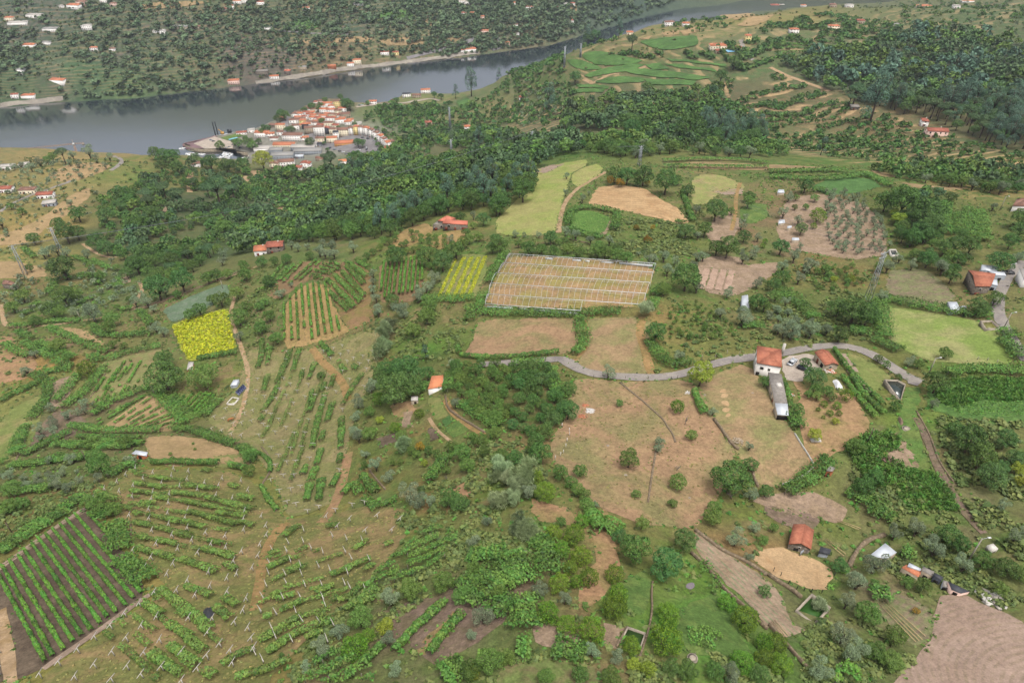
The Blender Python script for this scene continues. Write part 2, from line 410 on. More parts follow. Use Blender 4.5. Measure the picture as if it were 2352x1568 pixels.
# ------------------------------------------------------------------ ground sheet
# land cover seen at frame points: main colour, blotch colour
COVER = """
60,60,746c62,4e5e4c; 250,130,72685e,54644a; 420,60,7a6c60,56644c; 350,170,6c6c58,5e6e4c; 120,190,7c7064,58644a; 560,120,74655c,66645a; 480,30,8d7a60,5d6a4c; 620,150,76675f,66645a; 700,60,8b7a60,60704c;
750,110,937c62,746a50; 800,60,70685a,4c5e48; 900,110,8f7a60,69704e; 950,60,58684c,70705a; 1000,100,9a8468,6e7454; 1080,70,857860,5c6c4e; 1130,30,54644e,606a58; 1250,70,626c50,78745a; 1350,30,525f52,5f6a58; 1220,110,6c6c54,88785e; 1420,20,4c5c52,5a6858;
220,170,5f7450,4c6444; 170,160,607650,506848; 300,190,6a7c54,5a7048; 60,200,4c6040,5a6c4c; 200,120,4f6448,66684f; 720,20,64704c,7c7058; 640,30,56684a,6c6c54; 960,20,50644a,64705a; 450,130,7a7058,5c6c4a; 1060,40,60704c,7c7860; 960,230,9c8a66,7f8a52; 1040,240,8b8560,6a7c4c; 900,260,7c8254,6c7a4a; 850,235,8d7b60,a08a68; 790,225,8c765c,80705a; 700,300,9b9082,8f8a80; 620,340,a39a90,948c84; 800,330,948c80,a09a92; 860,340,857d60,6a7a48;
1100,250,7a8052,94885e; 1150,300,6f7a4c,8a7a58; 1250,230,85795c,687848; 1200,180,8f8260,6a7a4c; 1100,330,66704a,7e7454; 1280,280,7d6c56,6e7450;
1400,130,857458,77784a; 1500,60,a38a62,7f8450; 1600,70,a8906a,7e8250; 1750,40,b09464,8a8850; 1680,130,857a58,5f7446; 1550,200,7a7450,5c6e44; 1300,150,8b7d5c,6a7a48; 1450,230,5a6644,7a6e52; 1650,230,5f6a48,7a6c50;
1800,100,66784a,7e7a56; 1850,230,8d7658,6d6c48; 1950,270,927858,7a7450; 1900,330,8a7a54,68784a; 2050,300,957c5a,76724c; 2150,330,8f7a58,6e7048; 2250,330,8c7656,66704a; 2330,300,5c6848,7a6c52; 2000,180,51604a,64684e; 2150,200,4f5c48,5e6450; 2300,150,50604a,62684c;
2200,60,7c7858,5f7048; 2000,60,6d7a4c,84805a; 2320,30,747a52,5c7048; 1950,150,7c7256,587044; 2100,110,5c6a48,74705a;
200,360,8f8758,b09464; 60,400,8e8a5c,a8915e; 100,440,8f8c5a,a8925f; 60,520,b39562,94874e; 170,420,b59a66,8e8a52; 20,600,b09a5e,84854e; 130,380,8b8a52,a8905c; 250,400,6d8040,8d8a50; 300,370,6f8540,9c8a58; 390,370,63773c,877d50;
230,470,66753e,8d7e54; 300,540,56693c,6f6a48; 450,470,4c5e38,66684a; 500,540,566a3c,6c7046; 420,600,4f6436,636c42; 600,430,4a5c36,686446; 700,480,48603a,5a6a40; 850,420,46603a,566a3e; 1000,420,46603a,58683e; 600,540,4c6438,5c6c40; 1100,380,4c6239,60703f;
100,650,6a7c42,8d7c52; 200,690,76704e,6a8040; 330,700,6c7b45,8b7a56; 130,740,78744c,6c7e40; 40,760,8d7a58,7a8040; 60,840,90824f,b08a54; 20,930,7c8244,8f8a50; 160,800,937a5c,80804a; 90,980,8a735a,76784a; 170,960,8d735c,7c7550; 50,1100,687a3c,80764e; 150,1080,7d7350,6c7c40; 250,1040,8f7c5c,7a7c48; 100,1150,647838,8d704c;
560,640,667c3e,80784c; 480,720,6f8040,837a50; 600,700,8d7a5a,6e7c42; 560,760,8b7858,6f7c42; 520,860,7c8044,96805a; 450,880,657c3a,7e7c48; 650,620,7a7a4c,6c7f42; 840,720,967c58,7c7a4a; 990,720,98805c,6c7c40; 950,760,7a7648,68803c; 1000,780,5f8236,6f8a3a; 1060,690,98805c,7a7c46;
900,600,7c7a48,6a8040; 1000,560,a58c5c,7a8444; 1080,580,7d7a48,6a803f; 760,585,8b7a58,6e7c46; 900,560,6c803c,8c8450; 1100,560,85784e,6c7f42; 1200,560,857650,6b8040;
860,840,7d8045,9a8055; 940,850,4a6230,5c6e36; 1000,930,8d8055,7a8046; 1080,1000,6a8040,8a7a50; 900,1060,917a4e,6f7c40; 980,1130,9c7c54,70803c; 1080,1130,70803c,94805a; 1000,1200,66803a,80804a; 900,1150,98804f,76804a; 1100,1200,64803c,7d7c48; 950,1320,6a803f,8a7856;
1180,880,5e7236,8a7a50; 1250,950,5c7034,80764c; 1150,960,5a7032,7a7448; 1200,1050,5c7236,84784e; 1300,1040,7a7a46,957d55;
1450,830,a38a5a,85854a; 1520,760,80804a,a08556; 1600,760,8d804c,74803f; 1650,720,8b7d50,6e7c3e; 1600,680,7d7a4a,6c8040; 1750,740,77784a,8a7c52; 1850,720,66783a,7c784a; 1900,620,7d7a48,947a4e; 1850,640,737c42,94804f; 1780,620,7e7a4a,6f7c42;
1600,480,8d7c56,7a8046; 1550,540,5f7a3a,7d8046; 1450,560,5f7a38,787e46; 1700,500,94795c,7f7a50; 1750,450,7d8048,8f7a58; 1750,540,987a5c,7d7c4c; 1820,480,9a7c60,8b7454; 1980,540,9a7c5f,8a7455; 1800,590,9b8162,7c7c4c; 1700,570,94795c,76804a;
1500,395,8b8450,6f7a44; 1600,380,5f7a3c,98845a; 1750,390,8b7f54,687c40; 1900,385,7d8048,5f7a3a; 2050,400,8f8554,647c3e; 2100,470,5f7236,70733f; 2100,540,5c7035,70763f; 2200,430,b59866,6c783f; 2300,400,5f7338,8d8150; 2250,560,6e7a3e,867c4e; 2330,560,8b7c52,6e7c40; 2150,590,6d7a40,7e784a; 1400,350,5f783a,788044; 1300,350,587436,6c7c42; 1200,360,4c6636,647640;
2050,720,7a7a46,6b8040; 2200,660,7d7a4a,8f8056; 2330,700,94845c,7c8048; 2200,840,84784e,70803e; 2050,860,7a8040,8b7d50; 2100,950,68803a,7a8a40; 1980,950,7c8044,958058; 2100,1100,64863a,6f8c3e; 2000,1050,5c8038,6e8a3c; 2050,1000,957f66,6c883a; 2200,1050,6f7a42,8d7856; 2250,1000,5f7c38,7d7a4a; 2330,1100,66803c,84784f; 2250,1200,6c7c42,86785a; 2180,1120,8d7a60,7a7a4a;
2330,1250,8d7a58,68803c; 2250,1330,667c3c,7f7a4e; 2150,1230,64803a,787a48; 2050,1330,70803f,8a7c58; 2100,1400,6f7f42,948068; 1950,1400,627a38,7a7a4a; 1900,1200,8d8560,7c8048; 1950,1160,7a8046,8d7f5c; 1800,1180,8b7f58,76803f; 1680,1200,93805a,847a4c; 1720,1260,8d7a58,a08058; 
1600,1170,9d8460,84804c; 1750,1140,8b7d52,77803f; 1350,1150,957d52,80804a; 1250,1200,9b8058,857f4d; 1330,1250,8d7b50,7a7d45; 1380,1350,76803f,937c55; 1280,1330,947c58,7f7d48; 1230,1480,957b5f,7d7a4c; 1400,1460,7c7d48,937a58; 1450,1340,5f8235,78883f; 1560,1300,8f8a58,6f8c3c; 1600,1420,4f8a30,65903a; 1560,1480,6c8a3a,8d7d55; 1650,1500,5f863a,6f8a40; 1500,1560,607c3a,7f7850; 1300,1520,6f8040,7a7a50; 1200,1550,7d7a50,6f8045; 1700,1560,5c7a38,6c7a40; 1850,1540,6c6a4c,5f7a3c; 1800,1470,8d7868,7d7a50; 1950,1500,6c7a40,7e7a52;
1100,1300,80664f,6a7c40; 1000,1380,90756a,887058; 1080,1450,957a6a,8a7460; 1150,1400,84705c,6d7c44; 1000,1500,7a7250,6c7d40; 900,1400,66803c,7d7a4c; 800,1450,6a803d,857c4a; 850,1540,6f8040,8a7658; 700,1540,8d8048,9d8656; 1050,1560,6c7d40,84755c;
400,1150,9d8a50,8a8a46; 500,1300,a58c55,8d8a48; 700,1250,a08a52,8a8a46; 250,1450,a08c52,8b8d46; 600,1450,a38a55,8d8a48; 450,1520,9f8c50,878a44; 800,1200,9a8a50,85884a; 300,1530,8d8d48,a08a52
"""
def cover(h):
    r, g, b = lin(h)
    return (r * .72, g * .78, b * .74)
_sd = [(float(a), float(b), cover(c), cover(d)) for a, b, c, d in (e.strip().split(',') for e in COVER.replace('\n', ' ').split(';') if e.strip())]
_sp = hit([s[0] for s in _sd], [s[1] for s in _sd])[:, :2]
_c1 = np.array([s[2] for s in _sd]); _c2 = np.array([s[3] for s in _sd])
_wx = _q[:, 0] + (vnoise(_q[:, 0], _q[:, 1], 22, 11) - .5) * 26; _wy = _q[:, 1] + (vnoise(_q[:, 0], _q[:, 1], 22, 12) - .5) * 26
A1 = np.empty((len(_q), 3)); A2 = np.empty((len(_q), 3))
for _i in range(0, len(_q), 15000):
    d2 = (_wx[_i:_i + 15000, None] - _sp[None, :, 0]) ** 2 + (_wy[_i:_i + 15000, None] - _sp[None, :, 1]) ** 2 + 9
    w = 1 / d2 ** 2.2; w /= w.sum(1, keepdims=True)
    A1[_i:_i + 15000] = w @ _c1; A2[_i:_i + 15000] = w @ _c2
_ny, _nx = GZ.shape
_id = np.arange(_ny * _nx).reshape(_ny, _nx)
_quads = np.stack([_id[:-1, :-1], _id[:-1, 1:], _id[1:, 1:], _id[1:, :-1]], -1).reshape(-1, 4)
m_ground, N, L, b = nodemat('ground_cover')
_a1 = N.new('ShaderNodeVertexColor'); _a1.layer_name = 'cover'
_a2 = N.new('ShaderNodeVertexColor'); _a2.layer_name = 'cover_alt'
def _terr(pos, col):
    sp = N.new('ShaderNodeSeparateXYZ'); L.new(pos, sp.inputs[0])
    wob = n_noise(N, L, pos, .012, 3); br = n_noise(N, L, pos, .05, 3)
    t = n_math(N, L, 'FRACT', n_math(N, L, 'ADD', n_math(N, L, 'MULTIPLY', sp.outputs[2], .3), n_math(N, L, 'MULTIPLY', wob, 3.0)))
    f = n_math(N, L, 'MULTIPLY', n_range(N, L, t, .55, .8), n_range(N, L, br, .35, .55))
    f = n_math(N, L, 'MULTIPLY', f, _a1.outputs[1])
    return n_mix(N, L, n_math(N, L, 'MULTIPLY', f, .8), col, lin4('b99c74'))
ground_nodes(N, L, b, _a1.outputs[0], _a2.outputs[0], .11, .47, .46, .7, _terr)
TERR = [("1650,190; 1780,165; 1900,215; 2000,250; 2120,285; 2250,330; 2352,365; 2352,390; 2050,385; 1850,360; 1770,335; 1700,270", 1.0), ("-100,5; 1100,0; 1300,60; 1100,105; 900,135; 600,180; 300,210; -100,235", .3), ("1170,240; 1290,240; 1300,330; 1170,310", 1.0), ("1320,100; 1640,60; 1660,210; 1330,220", .7), ("1650,60; 2352,0; 2352,60; 2000,110; 1700,130", .6)]
TW = np.zeros(len(_q))
for _t, _k in TERR:
    _pw = hits(densify(P(_t), 40)); TW = np.maximum(TW, np.where(inpoly(_q[:, 0], _q[:, 1], _pw), _k, 0))
me = mesh_np('ground', np.concatenate([_q, GZ.reshape(-1, 1)], 1), _quads, None, (m_ground,), True)
color_attr(me, 'cover', np.concatenate([A1, TW[:, None]], 1)); color_attr(me, 'cover_alt', A2)
ground = new_obj('ground', me, kind='structure', label='hillside of dry grass and scrub falling to the river valley')

# river
m_water, N, L, b = nodemat('river_water')
b.inputs['Base Color'].default_value = (.012, .018, .024, 1)
b.inputs['Roughness'].default_value = .11
b.inputs['Specular IOR Level'].default_value = .5
b.inputs['IOR'].default_value = 5.5
pos = N.new('ShaderNodeNewGeometry').outputs['Position']
bp = N.new('ShaderNodeBump'); bp.inputs['Strength'].default_value = .35; bp.inputs['Distance'].default_value = .12
w1 = n_noise(N, L, pos, .35, 4, .65); w2 = n_noise(N, L, pos, .02, 3)
L.new(n_math(N, L, 'MULTIPLY', w1, n_range(N, L, w2, .35, .65, .5, 1.4)), bp.inputs['Height']); L.new(bp.outputs[0], b.inputs['Normal'])
MB().add([(-2600, 700, 0), (2800, 700, 0), (2800, 2400, 0), (-2600, 2400, 0)], [(0, 1, 2, 3)]).build('river', m_water, kind='structure', label='broad calm grey river reflecting the pale sky')

# ------------------------------------------------------------------ fields and paths laid on the ground
PATCHES = []
RIBBONS = []
def patch(name, px, mat, label, off=.1, step=None, round_=0, jit=.7, world=False):
    if round_ == 0 and jit > .3 and len(px) > 4: px = [q for i in range(len(px)) for q in (np.array(px[i][:2]) * .86 + np.array(px[i - 1][:2]) * .14, np.array(px[i][:2]) * .86 + np.array(px[(i + 1) % len(px)][:2]) * .14)]
    if round_: px = smooth_closed(px, round_)
    w = np.asarray(px)[:, :2] if world else hits(px)[:, :2]
    size = max(np.ptp(w[:, 0]), np.ptp(w[:, 1]))
    st = step or max(1.8, min(8, size / 28))
    ring = np.array(densify(w, st))
    ring += np.stack([vnoise(ring[:, 0], ring[:, 1], 2.2, 21) - .5, vnoise(ring[:, 0], ring[:, 1], 2.2, 22) - .5], -1) * 2 * jit
    gx, gy = np.meshgrid(np.arange(ring[:, 0].min(), ring[:, 0].max(), st), np.arange(ring[:, 1].min(), ring[:, 1].max(), st))
    g = np.stack([gx.ravel(), gy.ravel()], -1)
    ok = inpoly(g[:, 0], g[:, 1], ring) & (segdist(g[:, 0], g[:, 1], ring, True) > st * .4)
    g = g[ok]
    vs = [Vector(p) for p in ring] + [Vector(p) for p in g]
    r = delaunay_2d_cdt(vs, [], [list(range(len(ring)))], 1, 1e-4)
    v = np.array([tuple(p) for p in r[0]]); f = np.array(r[2])
    z = hgt(v[:, 0], v[:, 1]) + off
    me = mesh_np(name, np.concatenate([v, z[:, None]], 1), None, f, (mat,), True)
    o = new_obj(name, me, kind='structure', label=label)
    PATCHES.append(ring)
    return o

def ribbon(name, px, width, mat, label, off=.16, world=False, kind='structure', smooth=2):
    """path of given width in metres along frame points"""
    w = np.asarray(px, float)[:, :2] if world else hits(px)[:, :2]
    pts = w
    for _ in range(smooth):
        o = [pts[0]]
        for i in range(len(pts) - 1): o += [pts[i] * .75 + pts[i + 1] * .25, pts[i] * .25 + pts[i + 1] * .75]
        pts = np.array(o + [pts[-1]])
    seg = np.hypot(*np.diff(pts, axis=0).T); s = np.concatenate([[0], np.cumsum(seg)])
    n = max(3, int(s[-1] / 2.0)); t = np.linspace(0, s[-1], n)
    c = np.stack([np.interp(t, s, pts[:, 0]), np.interp(t, s, pts[:, 1])], -1)
    d = np.gradient(c, axis=0); d /= np.hypot(d[:, 0], d[:, 1])[:, None] + 1e-9
    nr = np.stack([-d[:, 1], d[:, 0]], -1)
    k = np.linspace(-.5, .5, 5)
    wj = width * (1 + .16 * (vnoise(c[:, 0], c[:, 1], 3, 31) - .5) * 2)
    v = c[:, None, :] + nr[:, None, :] * (k[None, :, None] * wj[:, None, None])
    v = v.reshape(-1, 2)
    z = hgt(v[:, 0], v[:, 1]) + off
    ids = np.arange(n * 5).reshape(n, 5)
    q = np.stack([ids[:-1, :-1], ids[1:, :-1], ids[1:, 1:], ids[:-1, 1:]], -1).reshape(-1, 4)[:, ::-1]
    me = mesh_np(name, np.concatenate([v, z[:, None]], 1), q, None, (mat,), True)
    RIBBONS.append((c, width))
    return new_obj(name, me, kind=kind, label=label)
FM = {}
def fm(key, *a, **k):
    FM[key] = field_mat('field_' + key, *a, **k)
fm('dark_soil', '6c5d4c', '83735e', .22, .54, .42)
fm('pale_soil', 'b49e88', 'a48e78', .2, .55, .2)
fm('pink_soil', 'b0987e', '9c876a', .22, .52, .42)
fm('beds', 'c4a78e', 'b09079', .3, .6, .25)
fm('dry_vine', 'a38c60', '7f8249', .1, .47, .4)
fm('mid_vine', '9a8f62', '858850', .13, .5, .4)
fm('fan_tan', 'b89a66', 'a08e56', .2, .55, .35, ('dir', angle_px(690, 780, 680, 680), 2.6, '8d7a4c', .4))
fm('fan_brown', '9b7c58', '8a8048', .2, .5, .35)
fm('rows_soil', '957a58', '84764c', .25, .55, .35)
fm('yellow', 'a8aa44', '8f9a40', .35, .56, .5)
fm('cabbage', '74896a', '88937c', .3, .55, .4, ('dir', angle_px(380, 720, 500, 655), 1.4, '55784a', .6))
fm('young_vine', '8d9058', '9d8d60', .2, .55, .35)
fm('tan_lot', 'bb9f72', 'a89264', .12, .55, .3)
fm('grass', '84904e', '9f9860', .1, .55, .35)
fm('lawn', '8aa04e', 'a8a86c', .06, .52, .35)
fm('bright_grass', '627f3e', '7c8f4a', .2, .55, .4)
fm('hay_green', '9aa856', 'aca868', .07, .5, .35)
fm('meadow', 'b0906c', '948c5c', .06, .54, .42)
fm('meadow_red', 'b28d68', 'a08f5c', .1, .55, .42)
fm('straw', 'cfae7e', 'bf9a6c', .1, .55, .28, ('ring', hit([1455], [520])[0], 3.6, 'a4845e', .5))
fm('pen', 'd0b083', 'c09c70', .15, .55, .22)
fm('house_dry', 'ad926c', '94905c', .09, .5, .4)
fm('yard_tan', 'b3926a', '9a8d58', .12, .56, .4)
fm('beans', '64883e', '7a984a', .4, .55, .5, ('dir', angle_px(1320, 500, 1330, 535), 1.5, '4c7a30', .6))
fm('striped', '9aa45c', 'b3a070', .12, .56, .3, ('dir', angle_px(1600, 445, 1690, 425), 2.2, 'b89a74', .6))
fm('greenh', 'b4956a', 'a39858', .12, .52, .45)
fm('corn', '587c3c', '6a8c46', .35, .5, .5)
fm('dark_crop', '567c40', '648a4a', .2, .55, .4)
fm('vine_far', '4d7238', '618a46', .05, .5, .45, ('dir', .5, 5.0, '6f7a48', .5))
fm('terr_tan', 'b39a70', 'a08a62', .1, .5, .3)
fm('road', 'aaa295', '98908a', .3, .55, .15, None, .15)
fm('dirt', 'c2a680', 'ad9064', .3, .55, .25)
fm('dirt_rut', 'b2905f', '96834f', .3, .55, .3)
fm('wet_grass', '668640', '7a8c48', .2, .55, .4)
fm('seed', 'b49c82', 'a38c70', .2, .55, .3, ('dir', angle_px(1620, 1240, 1830, 1440), 1.3, '84966a', .75))
fm('plough', 'b69e8a', 'aa927e', .08, .5, .2, ('ring', hit([2500], [1640])[0], 1.3, '948468', .6))
fm('purple_soil', '8f7a68', '7f7256', .25, .5, .45)
fm('mixed_crop', '8a8c5e', '93806a', .25, .5, .4, ('dir', angle_px(2050, 690, 2150, 640), 1.3, '7a924e', .5))
fm('bottom_field', '8a8058', '7a8a4c', .35, .5, .45)
fm('paved', 'c8bba8', 'b8aa98', .3, .55, .2, None, .1)
fm('asphalt', '989490', '8a8684', .1, .5, .1, None, .1)
fm('quay', '8f7474', '826a6a', .1, .5, .12, None, .1)
fm('embank', 'b0a896', '9a9284', .1, .5, .2, None, .2)

def fld(key, px, label, name='field', **k): return patch(name, px, FM[key], label, **k)

# --- near left
fld('dark_soil', P("-25,1320; 172,1180; 200,1168; 265,1235; 342,1362; 240,1440; 105,1530; 40,1560; -25,1568"), 'dark tilled soil of the small vineyard at lower left', round_=0)
ribbon('path', P("-25,1322; 60,1262; 130,1210; 198,1166"), 2.0, FM['pale_soil'], 'pale earth path beside the dark vineyard soil')
ribbon('path', P("100,1536; 180,1480; 260,1425; 330,1372; 375,1350"), 1.6, FM['pale_soil'], 'pale earth strip under the dark vineyard')
ribbon('path', P("2,1400; 12,1460; 22,1530; 28,1590"), 2.2, FM['dirt'], 'sandy track along the lower left corner')
fld('dry_vine', P("305,1080; 430,1078; 520,1082; 580,1105; 620,1150; 665,1195; 760,1180; 850,1160; 940,1170; 930,1240; 860,1320; 780,1400; 700,1470; 620,1560; 580,1600; 80,1600; 110,1540; 385,1352; 340,1300; 300,1240; 262,1170; 235,1135"), 'dry grass slope of the sparse T post vineyard')
fld('mid_vine', P("572,800; 650,812; 750,795; 868,745; 880,800; 850,880; 825,930; 800,1010; 795,1090; 770,1150; 700,1182; 665,1186; 640,1130; 610,1070; 560,1030; 475,965; 500,930; 545,890; 560,840"), 'grassy middle vineyard slope with rows of T posts')
ribbon('path', P("660,1200; 635,1220; 612,1260; 600,1310; 588,1400"), 2.4, FM['dirt_rut'], 'dry foot track down the sparse vineyard')
ribbon('path', P("716,800; 735,825; 765,855; 790,880; 800,920"), 3.0, FM['dirt_rut'], 'curved bare track in the middle vineyard')
ribbon('path', P("800,1040; 790,1090; 770,1160; 740,1200"), 3.0, FM['meadow_red'], 'reddish bare strip below the olive hedge')
fld('fan_tan', P("655,700; 690,660; 720,648; 750,655; 765,700; 790,745; 805,760; 770,775; 700,795; 655,800; 650,760"), 'straw coloured vineyard floor on the rounded hilltop')
fld('fan_brown', P("752,650; 770,615; 840,610; 858,650; 850,700; 860,740; 800,760; 770,700"), 'brown vineyard floor with wide diagonal rows')
fld('rows_soil', P("630,650; 690,600; 740,600; 835,605; 760,640; 700,645; 640,690; 610,680"), 'earth between the vine rows on the hill shoulder')
fld('rows_soil', P("872,605; 975,595; 972,640; 960,690; 880,700; 868,660"), 'earth under the tall straight vine rows', round_=0)
fld('grass', P("1045,585; 1120,585; 1120,620; 1090,690; 1000,690; 1015,655"), 'green ground around the yellow strips')
for k, (a, c) in enumerate([((1048, 596), (1008, 682)), ((1066, 592), (1024, 684)), ((1083, 592), (1042, 685)), ((1100, 592), (1058, 685)), ((1115, 590), (1075, 686))]):
    ribbon('field', [a, ((a[0] + c[0]) / 2, (a[1] + c[1]) / 2), c], 1.8 if k else 1.2, FM['yellow'], ['thin', 'second', 'third', 'fourth', 'fifth'][k] + ' bright yellow flowering strip counting from the olive hedge', off=.3, smooth=0)
fld('yellow', P("392,748; 430,732; 525,707; 530,740; 545,805; 500,815; 432,832; 415,800"), 'bright yellow flowering field by the path', off=.3)
fld('cabbage', P("372,712; 440,680; 520,650; 528,680; 480,705; 430,728; 395,742"), 'blue green cabbage plot below the wall', off=.2)
fld('young_vine', P("215,850; 260,815; 330,790; 375,790; 365,880; 300,905; 230,925; 205,925"), 'greenish plot of young staked vines')
fld('tan_lot', P("228,985; 300,935; 345,905; 380,920; 415,975; 395,990; 320,992; 240,995"), 'bare tan plot with short dark vine rows', round_=0)
fld('grass', P("392,905; 480,905; 505,890; 480,945; 440,975; 420,950"), 'triangular grass plot with young vines')
fld('tan_lot', P("330,1005; 400,1000; 480,1010; 545,1035; 590,1070; 480,1065; 390,1072; 345,1055"), 'empty dry lot beside the tin roofed shed')
fld('grass', P("480,1050; 550,1040; 590,1070; 530,1075; 470,1068"), 'small green corner of the dry lot')
fld('grass', P("-20,985; 40,930; 95,905; 105,925; 85,980; 60,1040; 30,1075; -20,1080"), 'long green meadow behind the curved vine pergola')
fld('pink_soil', P("112,885; 150,865; 178,866; 165,900; 135,940; 118,930"), 'bare pinkish plot between vine pergolas')
fld('purple_soil', P("130,940; 200,960; 165,1010; 100,1000; 60,1050; 45,1055; 85,985"), 'brown olive plot under the pergolas')
fld('meadow_red', P("-20,770; 30,775; 90,840; 60,870; -20,885"), 'reddish dry grass at the left edge')
fld('tan_lot', P("130,750; 195,757; 240,790; 225,805; 170,790; 135,770"), 'pale terrace strip between vine pergolas')
ribbon('path', P("2,700; 8,740; 20,752; 90,750; 160,742; 215,733; 240,728"), 2.2, FM['dirt'], 'narrow farm lane between vine pergolas')
ribbon('path', P("310,712; 370,695; 440,665; 500,645; 560,625; 590,612"), 2.0, FM['dirt'], 'lane on the wall above the cabbage plot')
ribbon('path', P("540,680; 528,720; 540,760; 555,800; 565,830; 572,865; 560,930; 530,990"), 1.8, FM['dirt'], 'foot track past the yellow field')
ribbon('path', P("320,648; 330,665; 312,690; 305,712"), 2.2, FM['dirt'], 'short bend of sandy lane below the dark trees')
ribbon('path', P("270,640; 300,655; 285,628"), 3.0, FM['pink_soil'], 'bare red bank in the valley')
ribbon('path', P("190,560; 210,575; 245,592; 275,590"), 2.5, FM['dirt'], 'curved sandy bank beside the valley wood')

# --- centre
fld('greenh', P("1163,586; 1508,606; 1478,704; 1335,716; 1112,700; 1135,640"), 'dry weedy ground inside the bare greenhouse frame', round_=0)
fld('meadow', P("1098,735; 1340,730; 1332,780; 1300,815; 1180,818; 1065,822; 1090,770"), 'dry mown field below the greenhouse hedge')
fld('house_dry', P("1345,730; 1460,728; 1500,740; 1490,800; 1500,858; 1430,868; 1350,858; 1320,840; 1345,780"), 'patchy dry grass wedge beside the farm track')
ribbon('path', P("1476,728; 1468,760; 1480,800; 1490,840; 1500,865"), 3.0, FM['dirt_rut'], 'twin rut farm track down to the lane')
ribbon('path', P("1345,735; 1345,770; 1350,795; 1325,825; 1310,835"), 1.4, FM['dirt_rut'], 'faint foot track in the dry grass')
ribbon('road', P("1100,838; 1180,833; 1270,826; 1290,824; 1305,832; 1330,850; 1380,862; 1440,866; 1500,868; 1560,862; 1620,842; 1680,826; 1735,820; 1800,812; 1850,800; 1900,794; 1935,794; 1985,805; 2030,830; 2075,862; 2112,878"), 4.2, FM['road'], 'narrow grey country lane winding past the white house', off=.22)
fld('road', P("2085,860; 2118,872; 2105,888; 2085,880"), 'widened end of the grey lane', name='road', off=.24)
ribbon('road', P("2352,600; 2310,640; 2288,700; 2300,740; 2330,790; 2360,830"), 3.6, FM['road'], 'concrete lane climbing past the stone house', off=.2)
fld('meadow', P("1325,868; 1440,876; 1560,872; 1600,880; 1625,930; 1660,1000; 1690,1030; 1660,1120; 1640,1180; 1580,1215; 1480,1205; 1400,1180; 1330,1130; 1280,1080; 1262,1020; 1300,960; 1310,910"), 'wide dry meadow with scattered fruit trees')
fld('house_dry', P("1608,880; 1700,835; 1735,850; 1760,890; 1800,960; 1830,1000; 1865,1060; 1800,1115; 1740,1115; 1700,1050; 1660,990; 1610,930"), 'dry fenced meadow below the white house')
fld('yard_tan', P("1820,855; 1850,890; 1900,900; 1960,905; 1998,965; 1985,1010; 1910,1045; 1860,1080; 1850,1020; 1835,960; 1835,900"), 'dry orchard floor behind the white house')
fld('paved', P("1796,822; 1850,812; 1885,820; 1895,850; 1860,850; 1840,880; 1800,872"), 'pale paved yard beside the white house', name='pavement', round_=0, off=.2)
fld('grass', P("1920,810; 1960,812; 2020,840; 2045,870; 2030,895; 2000,905; 1965,875"), 'small mown plot inside the bend of the lane')
fld('pale_soil', P("1922,812; 1945,812; 1975,860; 2005,905; 1990,905; 1950,860"), 'dry pale edge of the mown plot')
fld('lawn', P("2032,705; 2120,712; 2230,735; 2290,750; 2325,790; 2330,835; 2250,838; 2130,828; 2050,790; 2025,750"), 'broad bright lawn field framed by vine pergolas')
fld('mixed_crop', P("2042,620; 2110,615; 2160,640; 2200,690; 2150,705; 2060,690; 2035,660"), 'thin cropped plot above the pergola')
fld('corn', P("2130,880; 2200,868; 2352,868; 2380,960; 2300,980; 2200,960; 2130,940"), 'dense green crop behind the pergola at the bend')
fld('wet_grass', P("2080,890; 2115,890; 2105,950; 2110,1000; 2140,1080; 2170,1150; 2130,1150; 2080,1050; 2065,980; 2070,930"), 'lush green grass track from the water tank')
fld('pink_soil', P("2050,1005; 2080,1005; 2100,1050; 2110,1075; 2080,1070; 2065,1100; 2050,1070; 2030,1050"), 'small pink bed with cabbage rows')
ribbon('path', P("2105,960; 2125,1000; 2145,1060; 2180,1120; 2210,1170; 2235,1200; 2260,1225"), 1.7, FM['purple_soil'], 'sunken foot track beside the stone ditch')

# --- near right
fld('pink_soil', P("1725,1145; 1800,1130; 1880,1135; 1950,1170; 1930,1205; 1850,1185; 1760,1165"), 'raked pink garden plot above the stone barn')
fld('purple_soil', P("1760,1160; 1830,1170; 1890,1195; 1860,1225; 1790,1200; 1750,1180"), 'brown vegetable beds beside the stone barn')
fld('pen', P("1735,1262; 1790,1255; 1850,1275; 1905,1305; 1918,1325; 1890,1358; 1830,1345; 1770,1320; 1735,1290"), 'trampled straw coloured animal pen in front of the barn')
fld('seed', P("1592,1222; 1620,1228; 1700,1290; 1770,1340; 1800,1375; 1815,1430; 1850,1450; 1800,1470; 1740,1410; 1660,1330; 1610,1275"), 'pale strip plot dotted with seedlings')
fld('plough', P("2155,1370; 2200,1360; 2260,1385; 2360,1430; 2420,1600; 2000,1610; 2060,1555; 2100,1520; 2140,1460; 2150,1400"), 'pale ploughed field at the lower right corner')
fld('mixed_crop', P("2010,1370; 2060,1360; 2140,1400; 2150,1440; 2110,1490; 2060,1450; 2010,1400"), 'kitchen garden beds beside the ploughed field')
fld('bright_grass', P("1430,1330; 1490,1300; 1500,1360; 1470,1410; 1420,1400"), 'small lush grass patch among the orange trees')
fld('bright_grass', P("1560,1390; 1640,1360; 1700,1440; 1720,1500; 1650,1510; 1580,1500; 1550,1440"), 'bright green vegetable patch below the seedling strip')
fld('bottom_field', P("1150,1530; 1220,1505; 1310,1505; 1370,1540; 1380,1610; 1140,1610"), 'rough green and grey plot at the bottom edge')
fld('meadow_red', P("1390,1160; 1430,1300; 1380,1380; 1330,1400; 1330,1350; 1370,1280; 1350,1200"), 'dry strip between the rows of orange trees')
